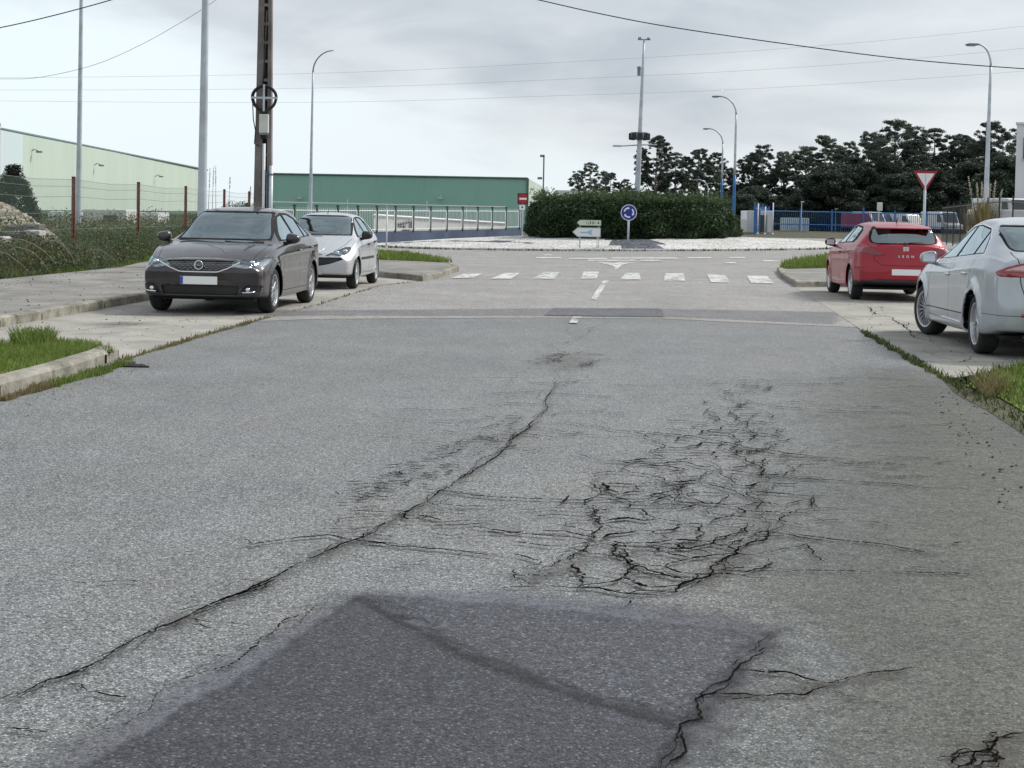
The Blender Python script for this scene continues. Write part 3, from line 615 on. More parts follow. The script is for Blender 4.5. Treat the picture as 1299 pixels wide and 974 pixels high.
# ================================================================ CARS
def paintmat(name, col, metal=.45, rough=.32):
    m, nt, b = newmat(name); k = N(nt); p = k.objc(); d = k.noise(p, 2.2, 6, .6)
    nt.links.new(k.mix(k.mr(d, .35, .75), col, tuple(x*.9+.012 for x in col)), b.inputs['Base Color']); b.inputs['Metallic'].default_value = metal
    nt.links.new(k.mr(d, .3, .8, rough, rough+.12), b.inputs['Roughness']); b.inputs['Coat Weight'].default_value = .9; b.inputs['Coat Roughness'].default_value = .06
    k.bump(k.noise(p, 900, 2), .02, .0004, b); return m
def carglass(name, tint=(.42, .5, .5), base=.10):
    m = bpy.data.materials.new(name); m.use_nodes = True; nt = m.node_tree; n = nt.nodes; n.remove(n['Principled BSDF'])
    t = n.new('ShaderNodeBsdfTransparent'); t.inputs[0].default_value = (*tint, 1); g = n.new('ShaderNodeBsdfGlossy'); g.inputs[0].default_value = (.80, .94, .98, 1); g.inputs['Roughness'].default_value = .03
    fr = n.new('ShaderNodeFresnel'); fr.inputs[0].default_value = 1.52; ad = n.new('ShaderNodeMath'); ad.inputs[1].default_value = base; nt.links.new(fr.outputs[0], ad.inputs[0])
    mx = n.new('ShaderNodeMixShader'); nt.links.new(ad.outputs[0], mx.inputs[0]); nt.links.new(t.outputs[0], mx.inputs[1]); nt.links.new(g.outputs[0], mx.inputs[2]); nt.links.new(mx.outputs[0], n['Material Output'].inputs[0]); return m
def simple(name, col, rough=.5, metal=0, coat=0):
    m, nt, b = newmat(name); b.inputs['Base Color'].default_value = (*col, 1); b.inputs['Roughness'].default_value = rough; b.inputs['Metallic'].default_value = metal; b.inputs['Coat Weight'].default_value = coat; return m
M['glass'] = carglass('car_glass', (.42, .52, .52), .20); M['glass_side'] = carglass('side_glass', (.38, .44, .44), .38); M['lens'] = carglass('lamp_lens', (.9, .93, .95), .06)
M['lensred'] = simple('red_lens', (.30, .008, .012), .12, 0, 1); M['lenspink'] = simple('pale_lens', (.62, .38, .38), .12, .2, 1); M['lensdark'] = simple('ruby_lens', (.20, .006, .02), .15, 0, 1)
M['blackplastic'] = plain('black_plastic', (.018, .018, .02), .55, var=.2); M['seam'] = simple('panel_gap', (.01, .01, .01), .9)
M['trim_black'] = simple('trim_black', (.012, .012, .013), .7); M['trim_black'].node_tree.nodes['Principled BSDF'].inputs['Specular IOR Level'].default_value = .15
M['gloss_black'] = simple('gloss_black', (.012, .012, .014), .15, 0, 1); M['tyre'] = plain('tyre_rubber', (.022, .022, .022), .85, var=.3, vs=20)
M['alloy'] = simple('alloy', (.62, .63, .65), .3, .85); M['alloy_dark'] = simple('alloy_dark', (.05, .05, .055), .4, .5); M['chrome'] = simple('chrome', (.8, .81, .83), .12, 1)
M['hubcap'] = simple('hubcap', (.55, .56, .58), .4, .5); M['cabin'] = plain('cabin_fabric', (.05, .05, .055), .8, var=.2); M['under'] = simple('underbody', (.012, .012, .012), .95)
M['plate'] = simple('plate_white', (.85, .85, .85), .5); M['plate_blue'] = simple('plate_blue', (.03, .08, .40), .5); M['alloy_mid'] = simple('alloy_mid', (.30, .30, .32), .35, .8); M['bowl'] = simple('lamp_bowl', (.62, .64, .67), .3, .55); M['bulb'] = simple('reflector', (.75, .77, .8), .15, 1)

def pchip(keys):
    k = np.array(keys, float); x, y = k[:, 0], k[:, 1]; h = np.diff(x); d = np.diff(y)/h; n = len(x); t = np.zeros(n)
    for i in range(1, n-1):
        if d[i-1]*d[i] > 0:
            w1 = 2*h[i]+h[i-1]; w2 = h[i]+2*h[i-1]; t[i] = (w1+w2)/(w1/d[i-1]+w2/d[i])
    t[0] = d[0]; t[-1] = d[-1]
    def f(q):
        q = min(max(q, x[0]), x[-1]); i = min(n-2, max(0, int(np.searchsorted(x, q, side='right'))-1)); s = (q-x[i])/h[i]
        return float((2*s**3-3*s**2+1)*y[i]+(s**3-2*s**2+s)*h[i]*t[i]+(-2*s**3+3*s**2)*y[i+1]+(s**3-s**2)*h[i]*t[i+1])
    return f
def chaikin(p, it=3):
    p = np.array(p, float)
    for _ in range(it):
        q = np.empty((2*(len(p)-1), 2)); q[0::2] = .75*p[:-1]+.25*p[1:]; q[1::2] = .25*p[:-1]+.75*p[1:]; p = np.vstack([p[:1], q, p[-1:]])
    return p
def section(x, sp):
    zb, w, ws, zs, zt, wr = (sp[k](x) for k in ('zb', 'w', 'ws', 'zs', 'zt', 'wr')); dz = max(zt-zs, .03); g = min(1, max(0, (dz-.10)/.30)); g = g*g*(3-2*g)
    L = lambda a, b: a+(b-a)*g
    zc = zs-.10; zm = zb+(zs-zb)*.48; cr = sp['crown']
    return chaikin([(0, zb), (w-.16, zb), (w-.035, zb+.005), (w-.012, zb+.05), (w-.006, zb+.12), (w, zm), (w-.004, zc-.02), (w-.010, zc+.012), (ws+.002, zs-.018), (ws-.006, zs+L(.004, .004)), (ws-L(.05, .028), zs+L(.18*dz, .018)), (ws-L(.08, .045), zs+L(.32*dz, .05)),
        (L(ws-.16, ws-.045+(wr-ws+.045)*.55), zs+L(.55*dz, .05+(dz-.12)*.5)), (L(ws-.26, wr), zs+L(.74*dz, dz-.10*1.0-cr*.3)), (L(ws-.34, wr-.035), zs+L(.84*dz, dz-.035-cr*.4)), (L(ws-.44, wr-.12), zs+L(.92*dz, dz-.012-cr*.35)), (wr*.45, zt-.12*cr*g), (0, zt)], 2)
def body_mesh(sp):
    L = sp['L']; rf = sp.get('rf', .10); rr_ = sp.get('rr', .09); rings = []
    def cap(x0, sgn, r):
        base = section(x0+sgn*r, sp); zc = (base[:, 1].min()+base[:, 1].max())/2; hw = base[:, 0].max(); out = []
        for s in (.03, .15, .3, .45, .6, .72): out.append((s, 0))
        ri = r*.75; s0 = 1-ri/hw
        out += [(s0, 0.0)]+[(s0+(1-s0)*math.sin(a), r*(1-math.cos(a))) for a in np.linspace(0, math.pi/2, 7)[1:]]
        return [(x0+sgn*dx, np.c_[base[:, 0]*s, zc+(base[:, 1]-zc)*s]) for s, dx in out if True]
    fr = cap(0, 1, rf); rings += fr
    for x in np.arange(rf+.035, L-rr_-.01, .035): rings.append((x, section(x, sp)))
    rings += cap(L, -1, rr_)[::-1]
    nv = len(rings[0][1]); full = []
    ws = sp['arches']; R_ = sp['Rarch']; Wm = sp['W']/2; pf = pchip(sp['pf']); pr = pchip(sp['pr'])
    for x, s in rings:
        half = [(y, z) for y, z in s]; ring = [(-y, z) for y, z in half[::-1]] + half[1:-1] + ([] if False else [])
        row = []
        for y, z in ring:
            X, Y, Z = x, y, z; ay = abs(y)/Wm
            ff = 1-sstep(0, sp.get('ffade', .9), x); fr_ = 1-sstep(0, sp.get('rfade', .7), L-x)
            X += (pf(z)+sp['cf']*ay**2.4)*ff; X -= (pr(z)+sp['cr']*ay**2.6)*fr_
            for ax in ws:
                d = math.hypot(x-ax, z-sp['zw'])
                if abs(y) > .5*Wm and z < sp['zs'](x): Y += math.copysign(sp.get('flare', .022)*math.exp(-((d-R_-.01)/.055)**2), y)
            row.append((X, Y, Z))
        full.append(row)
    m = len(full[0]); v = [p for r in full for p in r]; f = []
    for i in range(len(full)-1):
        for k in range(m): f.append((i*m+k, i*m+(k+1) % m, (i+1)*m+(k+1) % m, (i+1)*m+k))
    f += [tuple(range(m)), tuple(range((len(full)-1)*m, len(full)*m))]
    bm = bmesh.new(); bm.from_mesh(mesh('tmp', v, f)); bmesh.ops.recalc_face_normals(bm, faces=bm.faces); return bm
AX = {'side': (0, 2), 'front': (1, 2), 'rear': (1, 2), 'top': (0, 1)}
def cut_region(bm, lay, poly, view, rid, flt):
    a, b = AX[view]; P_ = np.array(poly); lo = P_.min(0)-.03; hi = P_.max(0)+.03; n = len(poly)
    def near(fc):
        if not flt(fc): return False
        xs_ = [q.co[a] for q in fc.verts]; zs_ = [q.co[b] for q in fc.verts]
        return max(xs_) > lo[0] and min(xs_) < hi[0] and max(zs_) > lo[1] and min(zs_) < hi[1]
    bm.normal_update(); cand = [fc for fc in bm.faces if near(fc)]
    for i in range(n):
        p, q = poly[i], poly[(i+1) % n]; co = [0, 0, 0]; co[a], co[b] = p; no = [0, 0, 0]; no[a], no[b] = (q[1]-p[1]), -(q[0]-p[0])
        if math.hypot(no[a], no[b]) < 1e-6: continue
        sl = (min(p[0], q[0])-.04, min(p[1], q[1])-.04); sh = (max(p[0], q[0])+.04, max(p[1], q[1])+.04)
        fs = [fc for fc in cand if fc.is_valid and any(sl[0] < v.co[a] < sh[0] and sl[1] < v.co[b] < sh[1] for v in fc.verts)]
        if not fs: continue
        g = set(fs)
        for fc in fs: g.update(fc.edges); g.update(fc.verts)
        ret = bmesh.ops.bisect_plane(bm, geom=list(g), dist=1e-5, plane_co=co, plane_no=no)
        new = [e for e in ret['geom'] if isinstance(e, bmesh.types.BMFace)]; known = set(fs); cand = [fc for fc in cand if fc.is_valid]+[fc for fc in new if fc.is_valid and fc not in known]
    for fc in set(cand):
        if not fc.is_valid: continue
        c = fc.calc_center_median()
        if inside((c[a], c[b]), poly): fc[lay] = rid
def rounded(poly, r=.03, n=3):
    out = []; m = len(poly)
    for i in range(m):
        p = Vector(poly[i]); a = Vector(poly[i-1])-p; b = Vector(poly[(i+1) % m])-p; rr2 = min(r, a.length*.4, b.length*.4); A = p+a.normalized()*rr2; B = p+b.normalized()*rr2
        for t in np.linspace(0, 1, n+1): out.append(tuple(A*(1-t)**2+p*2*t*(1-t)+B*t*t))
    return out
def thick(line, w):
    out = []
    pts = [Vector(p) for p in line]
    for a, b in zip(pts, pts[1:]):
        t = (b-a).normalized(); nn = Vector((-t.y, t.x))*w/2; a2 = a-t*w*.3; b2 = b+t*w*.3; out.append([tuple(a2-nn), tuple(b2-nn), tuple(b2+nn), tuple(a2+nn)])
    return out
def wheel(parent, x, y, rad, width, style, steer=0, side=1):
    mb = MB(); w = width/2; rim = rad*.70
    mb.lathe([(rim, -w*.85), (rim+.02, -w), (rad-.03, -w*.97), (rad-.010, -w*.80), (rad, -w*.6), (rad, -w*.2), (rad, w*.2), (rad, w*.6), (rad-.010, w*.80), (rad-.03, w*.97), (rim+.02, w), (rim, w*.85)], 48, 'y')
    o = mb.build('wheel', M['tyre'], parent, (x, y, rad), smooth=True); o.rotation_euler.z = steer+(0 if side > 0 else math.pi)
    r = MB(); r.lathe([(rim, w*.86), (rim+.006, w*.93), (rim-.012, w*.90), (rim-.022, w*.45), (rim-.03, -w*.7), (rim, -w*.85)], 48, 'y')
    d = MB(); d.lathe([(.001, -.01), (rim-.03, -.02)], 32, 'y')
    d.build('dark_backing_disc', M['alloy_dark'], o, smooth=True)  # dark disc behind the spokes, the shade of the gaps in its colour
    spk = {'double5': 5, 'multi20': 20, 'cap9': 9, 'multi8': 8}[style]
    yo = w*.62
    for i in range(spk):
        a = 2*math.pi*i/spk+.1
        Mx = Matrix.Rotation(a, 4, 'Y')
        def spoke(off, wi, wo, r0=.05, r1=rim-.015, tw=0.0):
            v = [(off-wi/2, yo-.035, r0), (off+wi/2, yo-.035, r0), (off+wi/2, yo+.012, r0), (off-wi/2, yo+.012, r0), (off*2.1+tw-wo/2, yo-.03, r1), (off*2.1+tw+wo/2, yo-.03, r1), (off*2.1+tw+wo/2, yo+.006, r1), (off*2.1+tw-wo/2, yo+.006, r1)]
            r.add(v, [(0, 1, 2, 3), (7, 6, 5, 4), (0, 4, 5, 1), (1, 5, 6, 2), (2, 6, 7, 3), (3, 7, 4, 0)], Mx)
        if style == 'double5': spoke(-.018, .016, .020); spoke(.018, .016, .020)
        elif style == 'multi20': spoke(0, .010, .016)
        elif style == 'cap9': spoke(0, .045, .075)
        else: spoke(0, .026, .040)
    r.lathe([(.001, yo+.02), (.045, yo+.018), (.06, yo+.008), (.062, yo-.04)], 24, 'y')
    r.build('rim', M['alloy'] if style != 'cap9' else M['hubcap'], o, bevel=.002, seg=1)
    c = MB(); c.lathe([(.001, yo+.024), (.024, yo+.022), (.026, yo+.01)], 16, 'y'); c.build('hub_cap', M['alloy_dark'], o, smooth=True)
    return o
def text_mesh(name, s, size, mat, parent, M4, ext=.002, sx=1.0):
    cu = bpy.data.curves.new(name, 'FONT'); cu.body = s; cu.size = size; cu.extrude = ext; cu.align_x = 'CENTER'; cu.align_y = 'CENTER'; cu.space_character = sx
    t = bpy.data.objects.new('tmp_text', cu); C.objects.link(t); dg = bpy.context.evaluated_depsgraph_get(); me = bpy.data.meshes.new_from_object(t.evaluated_get(dg)); bpy.data.objects.remove(t); me.transform(M4)
    me.materials.clear(); return obj(name, me, mat, parent)
def face_M(x, y, z, d):      # local frame for text on the nose (d=-1) or the tail (d=1)
    Mx = Matrix(((0, 0, d, x), (-1 if d < 0 else 1, 0, 0, y), (0, 1, 0, z), (0, 0, 0, 1)))
    return Mx
def build_car(label, sp, paint, loc, rz, steer=0, kindname='parked_car'):
    root = thing(kindname, label, 'car', loc, rz, None)
    sp = dict(sp); L = sp['L']
    for k in ('zb', 'w', 'ws', 'zs', 'zt', 'wr'): sp[k] = pchip(sp[k])
    bm = body_mesh(sp); lay = bm.faces.layers.int.new('rid'); regs = [None]
    def add(poly, view, name, mat, off=0., both=True, flt=None, rsub=None):
        todo = []
        if view == 'side':
            F0 = flt or (lambda fc: abs(fc.normal.y) > .35 and abs(fc.calc_center_median().y) > .35)
            todo = [(poly, lambda fc: fc.calc_center_median().y > 0 and F0(fc)), (poly, lambda fc: fc.calc_center_median().y < 0 and F0(fc))]
        else:
            F0 = flt or ((lambda fc: fc.normal.x < -.12 and fc.calc_center_median().x < L*.5) if view == 'front' else (lambda fc: fc.normal.x > .12 and fc.calc_center_median().x > L*.62))
            todo = [(poly, F0)]
            if both: todo.append(([(-a, b) for a, b in poly][::-1], F0))
        for pl, F in todo:
            regs.append(dict(name=name, mat=mat, off=off, sub=rsub)); cut_region(bm, lay, pl, view, len(regs)-1, F)
    for a in sp['regions']: add(*a[:4], **(a[4] if len(a) > 4 else {}))
    seamid = len(regs); regs.append(dict(name='seam', mat=M['seam'], off=0, sub=None))
    for view, line, w in sp['seams']:
        for q in thick(line, w):
            if view == 'side': F = lambda fc: abs(fc.normal.y) > .35 and fc[lay] == 0
            elif view == 'front': F = lambda fc: (fc.normal.x < -.05 or fc.normal.z > .5) and fc.calc_center_median().x < L*.35 and fc[lay] == 0
            elif view == 'rear': F = lambda fc: fc.normal.x > .05 and fc.calc_center_median().x > L*.6 and fc[lay] == 0
            else: F = lambda fc: fc.normal.z > .3 and fc[lay] == 0
            cut_region(bm, lay, q, view, seamid, F)
            if view != 'side' : cut_region(bm, lay, [(-a, b) if view in ('front', 'rear') else (a, -b) for a, b in q][::-1], view, seamid, F)
    for ax in sp['arches']:
        poly = [(ax+sp['Rarch']*math.cos(t), sp['zw']+sp['Rarch']*math.sin(t)) for t in np.linspace(0, 2*math.pi, 40)[:-1]]
        cut_region(bm, lay, poly, 'side', -1, lambda fc: abs(fc.calc_center_median().y) > .42)
    bmesh.ops.delete(bm, geom=[fc for fc in bm.faces if fc[lay] == -1], context='FACES')
    bm.normal_update(); parts = {}
    def extract(rid, name, mat, off, parent):
        vm = {}; v = []; f = []
        for fc in bm.faces:
            if fc[lay] != rid: continue
            idx = []
            for q in fc.verts:
                if q.index not in vm: vm[q.index] = len(v); v.append(tuple(q.co+q.normal*off))
                idx.append(vm[q.index])
            f.append(tuple(idx))
        if not f: print('EMPTY REGION', label[:20], name); return None
        return obj(name, mesh(name, v, f), mat, parent, smooth=True)
    bm.verts.index_update(); bodyo = None
    for rid, r in enumerate(regs):
        if rid == 0 or r['name'] in ('seam', 'body2'): continue
        o = extract(rid, r['name'], r['mat'], r['off'], root)
        if o is None: continue
        parts.setdefault(r['name'], []).append(o)
        if r['name'] in ('headlight',):
            b2 = extract(rid, 'reflector_bowl', M['bowl'], -.035, o)
        if r['off'] > -.02 and 'glass' not in r['name'] and r['name'] not in ('windshield', 'rear_window', 'side_window', 'headlight'):
            s = o.modifiers.new('solid', 'SOLIDIFY'); s.thickness = .012; s.offset = -1
    # painted shell
    kill = [fc for fc in bm.faces if fc[lay] > 0 and regs[fc[lay]]['name'] not in ('seam', 'body2')]
    for fc in bm.faces: fc.material_index = 1 if fc[lay] == seamid else (2 if fc[lay] > 0 and regs[fc[lay]]['name'] == 'body2' else 0)
    bmesh.ops.delete(bm, geom=kill, context='FACES')
    me = bpy.data.meshes.new('body'); bm.to_mesh(me); bm.free(); body = obj('body', me, [paint, M['seam'], sp.get('body2', M['blackplastic'])], root, smooth=True)
    s = body.modifiers.new('solid', 'SOLIDIFY'); s.thickness = .022; s.offset = -1
    # wheels and wells
    tr = sp['track']/2; r0 = sp['rad']; ww = sp['ww']
    for ax in sp['arches']:
        for sd_ in (1, -1):
            wheel(root, ax, sd_*(tr), r0, ww, sp['style'], steer if ax == sp['arches'][0] else 0, sd_)
            h = MB(); n = 16; Rr = sp['Rarch']+.012; v = []; f = []
            for k in range(n+1):
                t = -.25+(math.pi+.5)*k/n
                for yy in (tr-.20, tr+.085): v.append((ax+Rr*math.cos(t), sd_*yy, sp['zw']+Rr*math.sin(t)))
            for k in range(n): f.append((2*k, 2*k+1, 2*k+3, 2*k+2))
            f.append(tuple(2*k for k in range(n+1)))
            h.add(v, f); h.build('wheel_housing', M['under'], root)
    fl = MB(); zb0 = sp['zb'](L/2)+.03
    fl.box((L/2, 0, zb0), (L-.5, sp['W']-.36, .04)); fl.build('floor_light_stop', M['under'], root)  # car floor slab, added to keep light from leaking through the shell
    # cabin
    cb = MB(); zs_ = sp['zs'](L/2); cw = sp['cowl']; hw = sp['W']/2-.14
    cb.prism([(cw-.25, .45), (cw+.40, .45), (cw+.42, zs_-.16), (cw+.30, zs_-.045), (cw-.05, zs_-.03)], -hw, hw); cb.build('dashboard', M['blackplastic'], root, bevel=.02)
    st = MB(); st.lathe([(.17, -.012), (.182, 0), (.17, .012), (.158, 0)], 28, 'x', Matrix.Translation((cw+.62, -.36 if False else -.36, zs_-.05)) @ Matrix.Rotation(R(-22), 4, 'Y'), close=True); st.box((0, 0, 0), (.02, .32, .05), Matrix.Translation((cw+.62, -.36, zs_-.05)) @ Matrix.Rotation(R(-22), 4, 'Y')); st.build('steering_wheel', M['blackplastic'], root, smooth=True)
    def seat(x, y, wdt):
        s_ = MB(); s_.prism([(x-.25, .42), (x+.25, .42), (x+.27, .55), (x-.27, .58)], y-wdt/2, y+wdt/2)
        s_.prism([(x+.14, .50), (x+.26, .50), (x+.44, zs_+.16), (x+.33, zs_+.17)], y-wdt/2+.02, y+wdt/2-.02)
        q = s_.build('seat', M['cabin'], root, bevel=.04, seg=3)
        h_ = MB(); h_.box((x+.41, y, zs_+.27), (.09, min(wdt, .5)*.55, .17)); h_.build('headrest', M['cabin'], q, bevel=.035, seg=3)
    sx = cw+1.0
    for y in (-.36, .36): seat(sx, y, .48)
    seat(sx+.95, 0, 1.2)
    # mirrors
    for sd_ in (1, -1):
        mx_, mz = sp['mirror']; wy = sp['ws'](mx_); m2 = MB(); nu, nvv = 20, 12; vv_ = []; ff_ = []
        sg = lambda t, e: math.copysign(abs(t)**e, t)
        for i in range(nvv+1):
            ph = -math.pi/2+math.pi*i/nvv
            for j in range(nu):
                th = 2*math.pi*j/nu; ux = sg(math.cos(ph), .7)*sg(math.cos(th), .7); uy = sg(math.cos(ph), .7)*sg(math.sin(th), .7); uz = sg(math.sin(ph), .75)
                ux = min(ux, .45); vv_.append((mx_+ux*.095, sd_*(wy+.10)+uy*.105, mz+uz*(.078-.018*uy*sd_)))
        for i in range(nvv):
            for j in range(nu): ff_.append((i*nu+j, i*nu+(j+1) % nu, (i+1)*nu+(j+1) % nu, (i+1)*nu+j))
        m2.add(vv_, ff_); m2.tube([(mx_, sd_*(wy-.04), mz-.075), (mx_, sd_*(wy+.03), mz-.06), (mx_, sd_*(wy+.07), mz-.02)], [.035, .03, .035], 8)
        mo = m2.build('mirror', sp.get('mirror_mat') or paint, root, smooth=True)
        g_ = MB(); g_.box((mx_+.045, sd_*(wy+.10), mz), (.004, .15, .10)); g_.build('mirror_glass', M['bulb'], mo, bevel=.004)
    # door handles
    for hx, hz in sp['handles']:
        for sd_ in (1, -1):
            wy = sp['w'](hx); h_ = MB(); h_.tube([(hx-.085, sd_*(wy-.004), hz-.004), (hx-.06, sd_*(wy+.022), hz), (hx+.06, sd_*(wy+.022), hz+.004), (hx+.085, sd_*(wy-.004), hz)], .014, 8); h_.build('door_handle', sp.get('handle_mat') or paint, root, smooth=True)
    sp['extra'](root, sp, paint)
    # origin of the thing at the middle of the wheelbase: shift all parts
    for ch in root.children: ch.location.x -= sum(sp['arches'])/2
    return root
def wiper(root, pts, z=.012):
    w = MB(); w.tube(pts, .009, 6); w.build('wiper', M['blackplastic'], root, smooth=True)
def plate(root, x, z, sgn, w=.52, h=.11, blue=-1, txt=None, lean=0, grey=False, yy=0):
    m_ = MB(); m_.box((x, yy, z), (.012, w, h)); p_ = m_.build('number_plate', M['plate'] if not grey else M['plate_grey'], root, bevel=.003)
    if blue:
        b_ = MB(); b_.box((x+sgn*.0015, yy+blue*(w/2-.022)*1.0, z), (.012, .042, h-.006)); b_.build('country_band', M['plate_blue'], p_)
    if txt: text_mesh('plate_letters', txt, h*.85, M['blackplastic'], p_, face_M(x+sgn*.008, yy, z, sgn))
M['plate_grey'] = simple('plate_grey', (.45, .46, .46), .5)

# ---- dark saloon, nose towards us (local x runs from nose to tail)
P_DARK = paintmat('paint_plum_grey', (.036, .029, .033), .5, .24); P_SILV = paintmat('paint_silver', (.55, .56, .58), .45, .36); P_RED = paintmat('paint_red', (.34, .003, .018), .25, .34); P_RED.node_tree.nodes['Principled BSDF'].inputs['Coat Weight'].default_value = .45; P_ICE = paintmat('paint_ice_silver', (.475, .505, .535), .5, .34)
def tipo_extra(root, sp, paint):
    plate(root, -.004, .475, -1, blue=1)
    pl = root.children[-1] if False else None
    r = MB(); r.lathe([(.001, -.012), (.052, -.012), (.058, -.004), (.062, .0)], 28, 'x', Matrix.Translation((-.004, 0, .685))); e = r.build('emblem', M['gloss_black'], root, smooth=True)
    q = MB(); q.lathe([(.052, -.014), (.064, -.014), (.064, .004), (.052, .004)], 28, 'x', Matrix.Translation((-.004, 0, .685)), close=True); q.build('emblem_ring', M['chrome'], e, smooth=True)
    text_mesh('emblem_letters', 'FIAT', .048, M['chrome'], e, face_M(-.018, 0, .685, -1))
    for sd_ in (1, -1):       # grille dashes
        pass
    g = MB()
    for i, z in enumerate((.625, .650, .675, .700, .725)):
        hwid = .30+(z-.60)*2.1
        for k in range(-12, 13):
            y = k*.078+(.039 if i % 2 else 0)
            if abs(y) < hwid-.05 and abs(y) > .075: g.box((.006+.10*(abs(y)/.89)**2.4, y, z), (.012, .050, .006))
    for q_ in (.625, .650, .675, .700, .725): g.tube([(.012+.10*(abs(y)/.89)**2.4, y, q_) for y in np.linspace(-.46, .46, 25)], .003, 4)
    g.tube([(.012, 0, .62), (.012, 0, .73)], .006, 4)
    g.build('grille_mesh', M['alloy_mid'], root)
    c = MB(); pts = [(y, .592+.052*max(0, abs(y)-.26)/.14*(1 if abs(y) < .40 else 1)+.17*max(0, abs(y)-.40)) for y in np.linspace(-.56, .56, 33)]
    c.tube([(-.010+.13*(abs(y)/.895)**2.4, y, z) for y, z in pts], .010, 8); c.build('grille_trim', M['chrome'], root, smooth=True)
    for sd_ in (1, -1):
        f_ = MB(); f_.tube([(.018, sd_*.60, .315), (.05, sd_*.70, .318), (.085, sd_*.77, .33)], .009, 8); f_.build('chrome_strip', M['chrome'], root, smooth=True)
        f_ = MB(); f_.lathe([(.001, -.012), (.026, -.010), (.030, 0)], 16, 'x', Matrix.Translation((.05, sd_*.67, .355))); f_.build('fog_lamp', M['bulb'], root, smooth=True)
        for yy, rr3 in ((.56, .026), (.68, .032)):
            b_ = MB(); b_.lathe([(.001, -.012), (rr3, -.018), (rr3+.008, 0)], 18, 'x', Matrix.Translation((.16+.22*(yy/.89)**3, sd_*yy, .682+(yy-.5)*.17))); b_.build('headlight_projector', M['bulb'], root, smooth=True)
    wiper(root, [(1.22, .62, 1.005), (1.19, .25, 1.02), (1.17, -.05, 1.03)]); wiper(root, [(1.20, -.05, 1.02), (1.19, -.35, 1.025), (1.25, -.62, 1.01)])
    a_ = MB(); a_.tube([(3.35, 0, 1.45), (3.50, 0, 1.55)], [.008, .004], 6); a_.build('antenna', M['blackplastic'], root)
